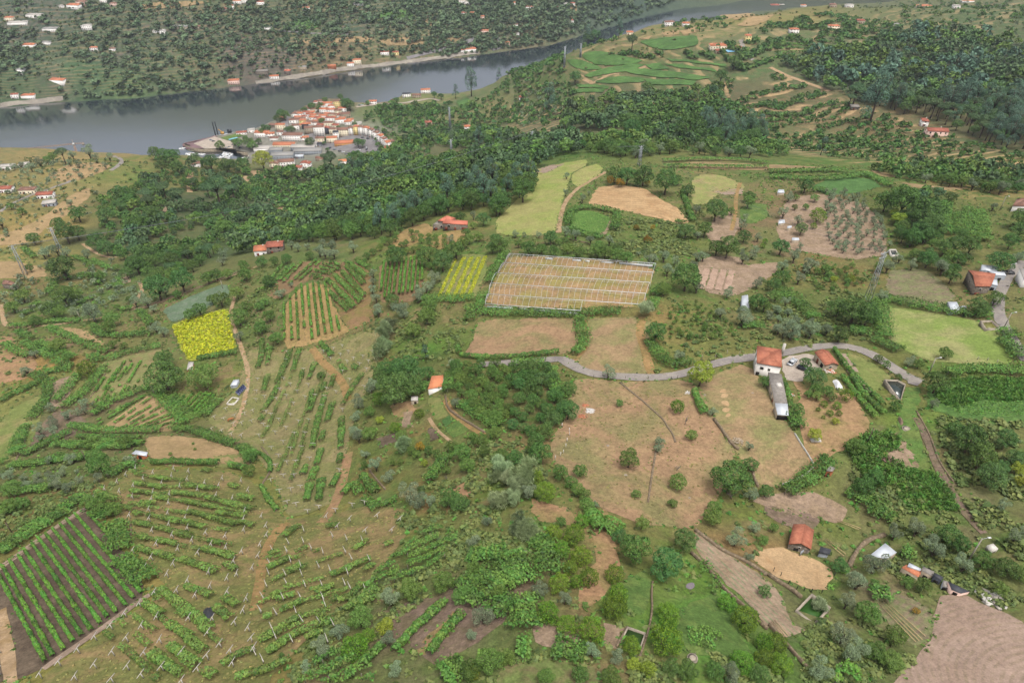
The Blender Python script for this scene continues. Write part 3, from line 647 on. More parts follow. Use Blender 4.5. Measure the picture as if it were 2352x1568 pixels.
fld('pink_soil', P("1225,1440; 1290,1430; 1340,1470; 1300,1490; 1230,1480"), 'bare soil under the round orange trees')
fld('pink_soil', P("1390,1430; 1440,1440; 1420,1485; 1385,1480"), 'bare pinkish soil beside the sunken stone pit')
fld('purple_soil', P("905,1400; 960,1370; 1010,1370; 1060,1340; 1110,1340; 1160,1370; 1170,1420; 1090,1480; 1010,1530; 950,1500; 920,1460"), 'terraced brown soil with vine hedges')
fld('meadow_red', P("940,1500; 1000,1450; 1040,1400; 1030,1450; 980,1510"), 'dry reddish grass strip between vine hedges')
fld('meadow_red', P("1215,1140; 1310,1170; 1330,1205; 1240,1200; 1220,1180"), 'reddish bare clearing by the reeds')
fld('meadow_red', P("1010,1130; 1040,1110; 1080,1110; 1090,1140; 1010,1145"), 'bare brown clearing below the garden')
# garden by the orange roofed shed
fld('yard_tan', P("895,930; 945,920; 960,945; 925,960; 900,955"), 'weedy garden corner by the stone hut')
fld('pink_soil', P("926,948; 944,945; 946,982; 924,982"), 'narrow pale garden bed', round_=0, off=.15)
fld('dark_soil', P("864,1008; 906,995; 918,1012; 872,1030"), 'dark dug bed at the foot of the garden', round_=0, off=.15)
fld('dark_soil', P("980,985; 992,978; 1010,1005; 990,1012"), 'dark dug bed beside the garden path', round_=0, off=.15)
fld('grass', P("986,912; 1014,912; 1028,955; 1000,965; 988,940"), 'narrow onion beds below the orange roofed shed', off=.12)
fld('dark_crop', P("1010,965; 1030,955; 1042,966; 1022,980"), 'dark green vegetable bed', off=.14)
fld('bright_grass', P("1022,985; 1050,965; 1080,985; 1040,1005"), 'bright green vegetable bed', off=.15)
ribbon('path', P("985,960; 1000,985; 1030,1010; 1045,1020"), 1.0, FM['dirt'], 'narrow garden path between the beds')
ribbon('path', P("1022,915; 1035,945; 1060,965; 1090,985; 1110,1000"), 2.0, FM['dirt_rut'], 'bare bank beside the terrace wall')

# --- upper middle
fld('hay_green', P("1140,505; 1190,455; 1222,420; 1232,390; 1290,375; 1345,366; 1350,378; 1310,400; 1305,430; 1290,465; 1280,530; 1230,542; 1140,540"), 'light green hay field curving up the hill')
fld('pale_soil', P("1232,390; 1270,378; 1300,376; 1260,395; 1235,402"), 'sandy corner of the hay field')
fld('hay_green', P("1312,402; 1340,385; 1375,376; 1388,385; 1375,405; 1340,432; 1315,425"), 'small light green field above the straw field')
fld('straw', P("1350,470; 1370,430; 1420,425; 1480,432; 1520,460; 1560,480; 1585,512; 1560,516; 1500,500; 1440,485; 1390,482"), 'freshly cut straw coloured field')
ribbon('path', P("1392,395; 1350,420; 1330,430; 1310,450; 1295,470; 1285,510; 1283,535"), 2.6, FM['dirt'], 'sandy track between the hay field and the straw field')
fld('beans', P("1302,500; 1320,483; 1360,485; 1405,500; 1390,530; 1372,542; 1330,535; 1308,520"), 'green bean plot inside a vine hedge', off=.15)
fld('pink_soil', P("1396,502; 1408,504; 1392,540; 1376,540"), 'bare strip beside the bean plot', round_=0)
fld('striped', P("1588,412; 1612,400; 1660,403; 1710,425; 1705,440; 1660,440; 1620,470; 1590,470"), 'striped green plot on the upper terrace')
fld('pale_soil', P("1640,440; 1708,432; 1705,446; 1660,448"), 'pale dug edge of the striped plot')
fld('pink_soil', P("1600,600; 1650,588; 1700,590; 1710,610; 1790,600; 1780,630; 1740,655; 1690,680; 1620,672; 1605,640"), 'pinkish tilled plot above the greenhouse corner')
for k in range(4):
    a = (1624 + k * 19, 618 + k * 1.5); c = (1609 + k * 20, 664 + k * 1.5)
    ribbon('field', [a, ((a[0] + c[0]) / 2, (a[1] + c[1]) / 2), c], 2.5, FM['beds'], ['first', 'second', 'third', 'fourth'][k] + ' raised pale garden bed counting from the greenhouse side', off=.32, smooth=0)
fld('pink_soil', P("1810,455; 1890,445; 1990,470; 2030,520; 2040,585; 1960,598; 1880,585; 1800,570; 1780,520"), 'reddish bare soil under the olive grove')
fld('dark_crop', P("1862,430; 1900,412; 1960,405; 2010,415; 2022,430; 1960,445; 1900,450"), 'dark green crop field above the olive grove')
fld('bright_grass', P("1700,480; 1730,465; 1760,470; 1765,500; 1720,515; 1700,505"), 'bright green garden plot beside the olive path')
fld('pink_soil', P("1640,500; 1690,480; 1700,520; 1680,560; 1640,570; 1620,540"), 'bare reddish plot behind the thicket')
ribbon('path', P("1700,420; 1690,450; 1690,490; 1680,530"), 2.0, FM['dirt_rut'], 'earth track down the middle terraces')
fld('terr_tan', P("1570,372; 1700,376; 1820,380; 1900,385; 1780,392; 1600,388"), 'bare tan terrace strip above the vine bands')
fld('terr_tan', P("2060,418; 2150,428; 2230,430; 2200,438; 2100,432"), 'dry tan terrace on the upper right')
fld('terr_tan', P("2000,392; 2040,398; 2060,408; 2020,405"), 'short bare track above the vine band')
fld('fan_tan', P("990,560; 1010,540; 1060,525; 1080,545; 1040,562; 1010,575"), 'straw coloured slope under the red roofed farmhouse')
fld('fan_tan', P("890,560; 940,520; 985,512; 1000,530; 960,560; 920,570"), 'dry terraced slope left of the farmhouse', round_=1)

# --- left spur
fld('tan_lot', P("-20,545; 60,520; 110,490; 160,450; 205,430; 210,450; 160,490; 110,520; 60,560; -20,565"), 'dry straw meadow on the left spur')
fld('tan_lot', P("-20,600; 30,600; 100,615; 110,635; 60,640; -20,640"), 'dry meadow around the left pylon')
fld('tan_lot', P("105,405; 150,380; 220,372; 260,380; 230,398; 150,420"), 'straw slope under the spur houses')
ribbon('road', P("0,487; 30,466; 70,448; 110,436; 140,425; 165,415"), 3.4, FM['road'], 'narrow road past the spur houses')
ribbon('road', P("255,392; 275,380; 280,368; 270,362; 262,358"), 4.0, FM['road'], 'grey road curling over the spur')
ribbon('path', P("437,394; 435,420; 436,442"), 5.0, FM['dirt'], 'bare firebreak strip in the spur wood')
ribbon('path', P("560,405; 590,430; 620,455; 640,475; 670,497"), 6.0, FM['dirt'], 'sandy track through the valley wood')
ribbon('path', P("585,392; 600,410; 615,425"), 10.0, FM['dirt'], 'bare sandy cut beside the valley wood')
fld('pink_soil', P("372,482; 395,462; 408,458; 400,472; 380,488"), 'bare red scar in the spur wood')

# --- far right vineyards
for k, (s, lb) in enumerate([
    ("1335,127; 1370,118; 1420,128; 1480,140; 1450,150; 1400,152; 1370,150; 1345,140", 'largest sloping green vineyard block on the far hill'),
    ("1300,140; 1330,138; 1370,152; 1385,160; 1340,163; 1315,155", 'small green vineyard block by the hill road'),
    ("1465,97; 1520,88; 1600,82; 1605,105; 1540,117; 1500,112", 'bright green vineyard on the hill crest'),
    ("1340,175; 1380,160; 1460,148; 1485,150; 1440,166; 1390,172; 1355,180", 'long diagonal vineyard band'),
    ("1430,165; 1470,158; 1560,168; 1635,180; 1600,186; 1500,178", 'curved vineyard terrace'),
    ("1360,190; 1420,176; 1480,180; 1480,190; 1400,194", 'lower vineyard terrace'),
    ("1480,182; 1600,188; 1590,198; 1490,196", 'lowest bright vineyard terrace'),
    ("1530,136; 1670,150; 1665,155; 1540,142", 'narrow vineyard strip under the orchard'),
    ("1520,148; 1640,160; 1650,168; 1560,158", 'second narrow vineyard strip'),
    ("1480,150; 1515,146; 1540,160; 1500,162", 'small vineyard wedge at the terrace crossing'),
    ("1320,195; 1400,200; 1395,206; 1330,203", 'thin terrace of vines'),
    ("1310,208; 1390,206; 1385,214; 1315,216", 'thin lower terrace of vines'),
    ("1045,235; 1075,225; 1085,240; 1100,235; 1080,255; 1065,258", 'small striped vineyard above the village')]):
    fld('vine_far', P(s), lb, off=.9)
for k, (s, lb) in enumerate([
    ("1690,60; 1720,40; 1780,35; 1760,50; 1720,62", 'large tan hayfield on the crest'),
    ("1640,30; 1700,25; 1740,35; 1690,48; 1650,42", 'dry terraced field near the crest'),
    ("1520,75; 1560,70; 1560,80; 1525,84", 'small straw field by the crest houses'),
    ("1560,72; 1600,62; 1600,75; 1570,82", 'small straw field under the crest houses'),
    ("1470,90; 1500,82; 1490,92", 'dry patch near the crest road'),
    ("1310,110; 1330,100; 1320,115; 1305,122", 'bare slope by the hill road')]):
    fld('tan_lot', P(s), lb, off=.6)
ribbon('road', P("1700,58; 1720,50; 1765,38; 1790,30"), 5, FM['dirt'], 'dirt road over the hill crest')
ribbon('road', P("1702,92; 1706,112; 1715,132; 1730,138"), 5, FM['road'], 'lane below the hill villa')
ribbon('path', P("1340,182; 1360,190; 1355,195; 1400,172; 1460,158; 1500,148"), 5, FM['dirt'], 'pale track between vineyard blocks')
ribbon('path', P("1770,155; 1800,170; 1850,190; 1880,200; 1905,210"), 5, FM['dirt'], 'pale track along the edge of the pine wood')
# --- opposite bank
ribbon('road', P("-40,250; 40,236; 145,226"), 7, FM['embank'], 'stone river embankment on the far left bank')
ribbon('road', P("588,192; 640,183; 700,174; 760,164; 820,155; 900,146; 980,137; 1050,127; 1100,121"), 8, FM['embank'], 'pale riverside road on the opposite bank', off=.8)
ribbon('road', P("935,135; 980,122; 1040,108; 1070,98; 1090,90"), 6, FM['asphalt'], 'grey road climbing from the riverside', off=.6)
ribbon('road', P("1130,115; 1150,108; 1150,98; 1143,88"), 7, FM['asphalt'], 'hairpin of the riverside road', off=.6)
ribbon('road', P("640,72; 720,78; 800,80"), 4, FM['asphalt'], 'hillside road across the river', off=.6)
fld('vine_far', P("645,68; 690,40; 735,38; 738,60; 720,68"), 'striped green vineyard across the river', off=.9)
fld('vine_far', P("850,40; 900,20; 940,25; 955,45; 900,45"), 'dark green vineyard across the river', off=.9)
fld('terr_tan', P("960,45; 985,25; 1010,40; 1000,62; 975,58"), 'bare tan terraces across the river', off=.6)
fld('terr_tan', P("670,95; 760,90; 860,85; 850,97; 720,104"), 'upper tan terraces above the riverside houses', off=.6)
fld('terr_tan', P("870,92; 960,90; 1060,88; 1050,96; 930,106; 880,104"), 'broad tan terraces above the riverside road', off=.6)
fld('terr_tan', P("320,22; 400,20; 500,2; 420,4; 330,8"), 'tan fields at the top left', off=.6)
fld('terr_tan', P("1310,15; 1325,15; 1325,50; 1312,52"), 'straight sandy firebreak across the river', off=.6)
# --- village ground
fld('asphalt', P("655,262; 668,268; 660,300; 655,310; 645,300"), 'village street along the water', name='road', round_=0, off=.3)
ribbon('road', P("830,308; 850,322; 860,335; 865,350; 855,360"), 12, FM['asphalt'], 'curved village street below the arc of houses', off=.3)
fld('asphalt', P("700,300; 760,318; 830,306; 850,318; 862,345; 850,362; 800,350; 750,342; 720,330"), 'village square and car park', name='road', off=.25)
fld('quay', P("424,334; 492,313; 500,320; 470,350; 428,344"), 'brown paved quay jutting into the river', name='pavement', round_=0, off=1.2, jit=.1)
fld('paved', P("445,332; 492,316; 540,330; 535,345; 480,350"), 'grey car park on the quay', name='pavement', round_=0, off=1.35, jit=.1)
fld('bright_grass', P("508,318; 545,308; 560,312; 520,324"), 'mown lawn beside the quay pool', off=.9)
ribbon('road', P("818,246; 860,242; 910,238; 960,233; 990,226; 1010,232"), 5, FM['paved'], 'pale riverside promenade beyond the village', off=.5)
# ------------------------------------------------------------------ foliage
def leaf_mat(name, ha, hb, hc=None, trans=.1):
    """two leaf colours mixed leaf by leaf, shifted plant by plant"""
    m, N, L, b = nodemat(name)
    at = N.new('ShaderNodeVertexColor'); at.layer_name = 'tint'
    sep = N.new('ShaderNodeSeparateColor'); L.new(at.outputs[0], sep.inputs[0])
    oi = N.new('ShaderNodeObjectInfo')
    tr = n_math(N, L, 'FRACT', n_math(N, L, 'ADD', sep.outputs[1], oi.outputs['Random']))
    def lf(h, k):
        r, g, bl = lin(h, k); return (r * .97, g * 1.02, bl * 1.04, 1)
    c = n_mix(N, L, sep.outputs[0], lf(ha, .34), lf(hb, .68))
    if hc: c = n_mix(N, L, n_range(N, L, tr, .45, 1.0, 0, .6), c, lf(hc, .5))
    hsv = N.new('ShaderNodeHueSaturation'); L.new(c, hsv.inputs['Color'])
    L.new(n_range(N, L, tr, 0, 1, .62, 1.32), hsv.inputs['Value'])
    L.new(n_range(N, L, n_math(N, L, 'FRACT', n_math(N, L, 'MULTIPLY', tr, 7.3)), 0, 1, .475, .515), hsv.inputs['Hue'])
    hsv.inputs['Saturation'].default_value = 1.08
    L.new(hsv.outputs[0], b.inputs['Base Color'])
    b.inputs['Roughness'].default_value = .65
    b.inputs['Specular IOR Level'].default_value = .25
    tl = N.new('ShaderNodeBsdfTranslucent'); L.new(hsv.outputs[0], tl.inputs[0])
    mx = N.new('ShaderNodeMixShader'); mx.inputs[0].default_value = trans
    L.new(b.outputs[0], mx.inputs[1]); L.new(tl.outputs[0], mx.inputs[2])
    L.new(mx.outputs[0], N['Material Output'].inputs[0])
    return m

LEAF = {
    'broad': leaf_mat('leaf_broad', '4b6c38', '6a8c46', '3f5f3a'),
    'fruit': leaf_mat('leaf_fruit', '567a3c', '749248', '627a40'),
    'olive': leaf_mat('leaf_olive', '80926f', '9daa86', '768a68'),
    'citrus': leaf_mat('leaf_citrus', '3f6e2a', '86a43c', '587a32'),
    'pine': leaf_mat('leaf_pine', '53704a', '688252', '4c664a'),
    'euca': leaf_mat('leaf_euca', '5c7a62', '74917a', '4f6c55'),
    'reed': leaf_mat('leaf_reed', 'a4b884', 'c6d2a4', '98b07c', .3),
    'lime': leaf_mat('leaf_lime', '86a03c', 'a8b44e', '7c8c3c'),
    'amber': leaf_mat('leaf_amber', '9a8434', 'b0903c', '8a7c3a'),
    'vine': leaf_mat('leaf_vine', '4e7436', '72964a', '5a7e3e'),
    'vine_row': leaf_mat('leaf_vine_row', '4f7a36', '74a048', '5a863c'),
    'vine_dry': leaf_mat('leaf_vine_dry', '587c3c', '829a50', '668442'),
    'hedge': leaf_mat('leaf_hedge', '557a3a', '6f964a', '608640'),
    'tall_grass': leaf_mat('leaf_tall_grass', '54823a', '70984a', '608a40'),
    'yellow': leaf_mat('leaf_yellow', 'd4d648', 'b4c044', 'd8d450'),
    'dry': leaf_mat('leaf_dry', 'a89a62', '8f9256', '9a8a58'),
    'scrub': leaf_mat('leaf_scrub', '5d7440', '7a864c', '6e7448'),
    'far': leaf_mat('leaf_far', '586e50', '70845e', '687a58'),
}
m_bark = plain_mat('bark', '6a5c4e', .95, .3, 3.0)
m_dead = plain_mat('dead_bark', '9a9088', .95, .25, 3.0)

def leaf_quads(c, nrm, size, rg, stretch=1.5):
    """kite shaped leaf sprays at points c facing nrm"""
    n = len(c)
    nrm = nrm / (np.linalg.norm(nrm, axis=1, keepdims=True) + 1e-9)
    r = rg.normal(size=(n, 3))
    u = np.cross(nrm, r); u /= np.linalg.norm(u, axis=1, keepdims=True) + 1e-9
    w = np.cross(nrm, u)
    s = (size * rg.uniform(.6, 1.3, n))[:, None]
    v = np.stack([c - u * s * .5, c - w * s * .5 * stretch * .55 + nrm * s * .1, c + u * s * .5, c + w * s * .5 * stretch + nrm * s * -.12], 1)
    return v.reshape(-1, 3), np.arange(n * 4).reshape(n, 4)

def lobes_pts(lobes, n, rg, inner=.72):
    """points on the outside of a set of overlapping lobes (cx, cy, cz, rx, ry, rz)"""
    lb = np.array(lobes); area = lb[:, 3] * lb[:, 4] + lb[:, 4] * lb[:, 5]
    k = rg.choice(len(lb), n * 2, p=area / area.sum())
    d = rg.normal(size=(n * 2, 3)); d /= np.linalg.norm(d, axis=1, keepdims=True)
    d[:, 2] = np.where(d[:, 2] < -.35, -d[:, 2], d[:, 2])
    p = lb[k, :3] + d * lb[k, 3:] * rg.uniform(inner, 1.05, n * 2)[:, None]
    depth = np.min(np.sqrt((((p[:, None, :] - lb[None, :, :3]) / lb[None, :, 3:]) ** 2).sum(-1)), 1)
    o = np.argsort(-depth + rg.uniform(0, .15, n * 2))[:n]
    return p[o], d[o]

def crown_lobes(kind, rg):
    L_ = []
    if kind in ('broad', 'fruit', 'lime', 'amber'):
        n = int(rg.integers(15, 20))
        for i in range(n):
            z = 1 - (i + .5) / n * 1.45; a = i * 2.4 + rg.uniform(-.5, .5); q = math.sqrt(max(0, 1 - z * z)); f = rg.uniform(.78, 1.05)
            s = rg.uniform(.11, .18)
            L_.append((.34 * f * q * math.cos(a), .34 * f * q * math.sin(a), .5 + .3 * f * z, s, s, s * rg.uniform(.75, .95)))
        L_.append((0, 0, .48, .26, .26, .26))
    elif kind == 'citrus':
        L_.append((0, 0, .45, .43, .43, .46))
        L_[0] = (0, 0, .44, .36, .36, .4)
        for i in range(22):
            z = 1 - (i + .5) / 22 * 1.5; a = i * 2.4 + rg.uniform(-.4, .4); q = math.sqrt(max(0, 1 - z * z))
            s = rg.uniform(.09, .14); L_.append((.38 * q * math.cos(a), .38 * q * math.sin(a), .45 + .4 * z, s, s, s))
    elif kind == 'olive':
        for i in range(11):
            a = rg.uniform(0, 6.28); r = rg.uniform(.12, .34); z = rg.uniform(.36, .85)
            s = rg.uniform(.11, .2)
            L_.append((r * math.cos(a), r * math.sin(a), z, s, s, s * 1.1))
        L_.append((0, 0, .56, .2, .2, .24))
    elif kind == 'pine':
        for i in range(12):
            a = rg.uniform(0, 6.28); r = rg.uniform(0, .36); z = 1.0 - .5 * r * r * 4 * .5 + rg.uniform(-.06, .06)
            s = rg.uniform(.14, .2)
            L_.append((r * math.cos(a), r * math.sin(a), z, s, s, s * .62))
        L_.append((0, 0, .93, .34, .34, .16))
    elif kind == 'euca':
        for i in range(13):
            z = rg.uniform(.4, 1.7); a = rg.uniform(0, 6.28); w = (1.9 - z) * .2 + .06
            L_.append((w * math.cos(a), w * math.sin(a), z, .19, .19, .24))
    return L_

CROWN_H = {'broad': .55, 'fruit': .55, 'lime': .55, 'amber': .5, 'citrus': .45, 'olive': .58, 'pine': .9, 'euca': 1.0, 'reed': .4}
PROTO = {}
def proto(kind, n, k, leaf=None):
    """leaf arrays of variant k of a crown of diameter 1 with n leaf sprays"""
    key = (kind, n, k)
    if key in PROTO: return PROTO[key]
    rg = np.random.default_rng(hash((len(kind), ord(kind[0]), ord(kind[-1]), n, k)) % 100000)
    if kind == 'reed':
        lb = []
        for i in range(16):
            a = rg.uniform(0, 6.28); r = rg.uniform(.05, .36); lb.append((r * math.cos(a), r * math.sin(a), rg.uniform(.2, .75), .13, .13, .2))
        base, d = lobes_pts(lb, n, rg, .4)
        lean = d * .5 + np.array([-.55, -.25, .55]) + rg.normal(size=(n, 3)) * .3
        lean /= np.linalg.norm(lean, axis=1, keepdims=True)
        tip = base + lean * rg.uniform(.1, .2, n)[:, None] * (40 / max(40, n) + .9)
        sd = np.cross(lean, np.array([0, 0, 1.0]) + rg.normal(size=(n, 3)) * .5); sd /= np.linalg.norm(sd, axis=1, keepdims=True)
        wd = .55 / math.sqrt(n)
        v = np.stack([base - sd * wd * .4, base + sd * wd * .4, (base * .3 + tip * .7) + sd * wd, tip + lean * .05], 1).reshape(-1, 3)
        q = np.arange(n * 4).reshape(n, 4)
    else:
        lb = crown_lobes(kind, rg)
        p, d = lobes_pts(lb, n, rg, .6 if kind == 'olive' else .74)
        size = {'olive': .85, 'pine': .9}.get(kind, 1.0) * 1.75 / math.sqrt(n)
        nr = d * 1.0 + rg.normal(size=(n, 3)) * (.75 if kind == 'olive' else .5) + np.array([0, 0, .25])
        v, q = leaf_quads(p, nr, size, rg)
    t = np.repeat(rg.uniform(0, 1, n) ** 1.2, 4)
    PROTO[key] = (v, q, t)
    return PROTO[key]

CM = {}
def crown_mesh(kind, n, k, mat=None):
    key = (kind, n, k, mat)
    if key not in CM:
        v, q, t = proto(kind, n, k)
        me = mesh_np('crown_' + kind, v, q, None, (LEAF[mat or kind],))
        color_attr(me, 'tint', np.stack([t, t * 0, t * 0], -1))
        CM[key] = me
    return CM[key]

TM = {}
def trunk_mesh(kind, k):
    if (kind, k) in TM: return TM[(kind, k)]
    rg = random.Random(k * 7 + len(kind)); mb = MB()
    top = {'pine': .85, 'euca': 1.3, 'citrus': .3}.get(kind, .45)
    r = {'olive': .05, 'pine': .035, 'euca': .035}.get(kind, .035)
    x, y = rg.uniform(-.04, .04), rg.uniform(-.04, .04)
    mb.tube((0, 0, -.12), (x, y, top * .55), r * 1.25, r * .85, 6)
    for i in range(5):
        a = i * 1.26 + rg.uniform(-.3, .3)
        mb.tube((x, y, top * (.5 if kind != 'pine' else .75)), (x + .24 * math.cos(a), y + .24 * math.sin(a), top * 1.15 + rg.uniform(-.03, .12)), r * .6, r * .2, 5)
    mb.tube((x, y, top * .5), (x, y, top * 1.3), r * .75, r * .25, 5)
    TM[(kind, k)] = mb.mesh('trunk_' + kind, m_bark)
    return TM[(kind, k)]

TREES = []     # (empty, kind, frame x, frame y, label or None, group or None)
NAMES = {'broad': 'broadleaf_tree', 'fruit': 'fruit_tree', 'lime': 'young_tree', 'amber': 'amber_bush', 'citrus': 'orange_tree', 'olive': 'olive_tree', 'pine': 'stone_pine', 'euca': 'eucalyptus_tree', 'reed': 'reed_clump'}
DESC = {'broad': 'dark green broadleaf tree', 'fruit': 'mid green fruit tree', 'lime': 'yellow green leafy tree', 'amber': 'yellow brown flowering bush', 'citrus': 'glossy round orange tree',
        'olive': 'grey green olive tree', 'pine': 'umbrella shaped stone pine', 'euca': 'tall blue green eucalyptus', 'reed': 'pale feathery clump of giant reed', 'bare': 'bare grey dead tree', 'bush': 'small green orchard bush'}
def put_tree(kind, x, y, dia, label=None, group=None, hs=1.0, name=None):
    z = float(hgt(x, y))
    near = project((x, y, z + dia * .5))
    wpx = dia * FPX / near[2]
    n = 3600 if wpx > 50 else 2400 if wpx > 26 else 1100 if wpx > 14 else 420
    k = random.randrange(4)
    o = new_obj(name or NAMES[kind], None, category='bush' if name else {'amber': 'bush', 'reed': 'reeds'}.get(kind, 'tree'))
    o.location = (x, y, z - .05); o.rotation_euler = (0, 0, random.uniform(0, 6.28))
    s = dia * random.uniform(.94, 1.06); o.scale = (s, s * random.uniform(.92, 1.08), dia * hs * random.uniform(.92, 1.1))
    new_obj('crown', crown_mesh(kind, n, k), o)
    if kind not in ('reed', 'amber'): new_obj('trunk', trunk_mesh(kind, k), o)
    TREES.append((o, 'bush' if name else kind, near[0], near[1], label, group))
    return o

def trees_px(kind, pts, group=None, label=None, hs=1.0):
    """pts: frame x, frame y of the crown centre, crown width in tile units (four to a frame unit)"""
    for e in pts:
        u, v, w = e[0], e[1], e[2] / 4.0 * 1.14
        p = hit([u], [v])[0]; dep = project(p)[2]
        for _ in range(3):
            dia = w * dep / FPX
            hc = CROWN_H[kind] * dia * hs
            dv = FPX * hc * (math.cos(PITCH) - (v - 784) / FPX * math.sin(PITCH)) / dep
            p = hit([u], [v + dv])[0]; dep = project(p)[2] - hc * .3
        put_tree(kind, p[0], p[1], w * dep / FPX, label, group, hs)

def poisson(poly_w, n, dmin, rg, mask=None):
    """n or fewer random spots in a world polygon, dmin apart"""
    pw = np.asarray(poly_w)[:, :2]
    lo = pw.min(0); hi = pw.max(0); cell = {}; out = []
    c = rg.uniform(lo, hi, size=(n * 14, 2))
    c = c[inpoly(c[:, 0], c[:, 1], pw)]
    if mask is not None: c = c[mask(c)]
    for p in c:
        i, j = int(p[0] / dmin), int(p[1] / dmin); ok = True
        for a in (-1, 0, 1):
            for b_ in (-1, 0, 1):
                for q in cell.get((i + a, j + b_), ()):
                    if (q[0] - p[0]) ** 2 + (q[1] - p[1]) ** 2 < dmin * dmin: ok = False
        if ok:
            cell.setdefault((i, j), []).append(p); out.append(p)
            if len(out) >= n: break
    return np.array(out).reshape(-1, 2)

def scatter_trees(kind, px, n, smin, smax, label, group, gap=.75, seed=1, hs=1.0, world=None, name=None):
    rg = np.random.default_rng(seed)
    pw = world if world is not None else hits(densify(px, 40))
    for p in poisson(pw, n, (smin + smax) / 2 * gap, rg):
        put_tree(kind, p[0], p[1], rg.uniform(smin, smax), label, group, hs, name)

class Stuff:
    """many small plants that read as one mass, joined into one mesh"""
    def __init__(s): s.v = []; s.q = []; s.t = []; s.n = 0
    def plants(s, kind, nleaf, xy, dia, rg, zs=1.0, sink=.08):
        if len(xy) == 0: return s
        z = hgt(xy[:, 0], xy[:, 1]); dia = np.broadcast_to(dia, (len(xy),))
        ks = rg.integers(0, 5, len(xy)); an = rg.uniform(0, 6.28, len(xy)); tr = rg.uniform(0, 1, len(xy))
        for k in range(5):
            m = np.where(ks == k)[0]
            if not len(m): continue
            v, q, t = proto(kind, nleaf, k)
            ca, sa = np.cos(an[m])[:, None], np.sin(an[m])[:, None]; d = dia[m][:, None]
            X = (v[None, :, 0] * ca - v[None, :, 1] * sa) * d + xy[m, 0][:, None]
            Y = (v[None, :, 0] * sa + v[None, :, 1] * ca) * d + xy[m, 1][:, None]
            Z = (v[None, :, 2] - sink) * d * zs + z[m][:, None]
            V = np.stack([X, Y, Z], -1).reshape(-1, 3)
            Q = (q[None] + (np.arange(len(m)) * len(v))[:, None, None]).reshape(-1, 4) + s.n
            s.v.append(V); s.q.append(Q); s.n += len(V)
            s.t.append(np.stack([np.tile(t, len(m)), np.repeat(tr[m], len(v)), np.zeros(len(V))], -1))
        return s
    def build(s, name, mat, label):
        if not s.v: return None
        me = mesh_np(name, np.concatenate(s.v), np.concatenate(s.q), None, (LEAF[mat],))
        color_attr(me, 'tint', np.concatenate(s.t))
        return new_obj(name, me, kind='stuff', label=label, category=None)

# ------------------------------------------------------------------ vine rows, pergolas and hedges
ORD = ['first', 'second', 'third', 'fourth', 'fifth', 'sixth', 'seventh', 'eighth', 'ninth', 'tenth', 'eleventh', 'twelfth', 'thirteenth', 'fourteenth', 'fifteenth', 'sixteenth', 'seventeenth', 'eighteenth', 'nineteenth', 'twentieth']
def ordinal(k):
    if k < 20: return ORD[k]
    tens = ['twenty', 'thirty', 'forty', 'fifty', 'sixty', 'seventy', 'eighty', 'ninety']
    t, u = divmod(k + 1, 10)
    if t > 9: return 'one hundred and ' + ordinal(k - 100) if k > 99 else 'hundredth'
    return (tens[t - 2] + '-' + ORD[u - 1]) if u else tens[t - 2][:-1] + 'ieth'

def row_mesh(path, width, height, dens, size, mat, rg, base=.3, shoots=.0, gaps=0.0, flat=False):
    """foliage along a world polyline; flat: a pergola roof at the given height"""
    path = np.asarray(path)[:, :2]
    seg = np.hypot(*np.diff(path, axis=0).T); s = np.concatenate([[0], np.cumsum(seg)]); ln = s[-1]
    n = max(20, int(ln * dens))
    t = rg.uniform(0, ln, n)
    if gaps > 0:
        g = vnoise(t + rg.uniform(0, 900), t * 0, 2.6, int(rg.integers(1, 9999)))
        t = t[g > gaps]; n = len(t)
        if n < 4: return None
    x = np.interp(t, s, path[:, 0]); y = np.interp(t, s, path[:, 1])
    i = np.clip(np.searchsorted(s, t) - 1, 0, len(seg) - 1)
    d = (path[i + 1] - path[i]) / (seg[i][:, None] + 1e-9); nr = np.stack([-d[:, 1], d[:, 0]], -1)
    wv = width * (.72 + .6 * vnoise(t, t * 0 + 5, 1.7, 77))
    if flat:
        o = rg.uniform(-.5, .5, n) * wv; h = height + rg.normal(size=n) * .22
        sh = rg.uniform(0, 1, n) < shoots
        o = np.where(sh, np.sign(o) * wv * rg.uniform(.45, .85, n), o); h = np.where(sh, h - rg.uniform(0, .7, n), h)
        side = rg.uniform(0, 1, n) < .22
        h = np.where(side, rg.uniform(.9, height, n), h); o = np.where(side, np.sign(o) * wv * .46, o)
        nm = np.stack([nr[:, 0] * o * .3, nr[:, 1] * o * .3, np.ones(n)], -1) + rg.normal(size=(n, 3)) * .45
    else:
        a = rg.uniform(-1.9, 1.9, n); rr = rg.uniform(.7, 1.05, n)
        hv = (height - base) * (.8 + .4 * vnoise(t, t * 0 + 9, 1.3, 78))
        o = np.sin(a) * rr * wv * .5; h = base + hv * .5 + np.cos(a) * rr * hv * .5
        nm = np.stack([nr[:, 0] * np.sin(a), nr[:, 1] * np.sin(a), np.cos(a) + .3], -1) + rg.normal(size=(n, 3)) * .45
    x = x + nr[:, 0] * o; y = y + nr[:, 1] * o
    c = np.stack([x, y, hgt(x, y) + h], -1)
    v, q = leaf_quads(c, nm, size, rg)
    me = mesh_np('vine_foliage', v, q, None, (LEAF[mat],))
    tr = vnoise(t, t * 0, 4.0, 79)
    color_attr(me, 'tint', np.repeat(np.stack([rg.uniform(0, 1, n), tr * .5, tr * 0], -1), 4, 0))
    return me

def bend(px, n=2):
    pts = [np.array(p[:2], float) for p in px]
    for _ in range(n if len(pts) > 2 else 0):
        o = [pts[0]]
        for i in range(len(pts) - 1): o += [pts[i] * .75 + pts[i + 1] * .25, pts[i] * .25 + pts[i + 1] * .75]
        pts = o + [pts[-1]]
    return densify_open(pts, 6)

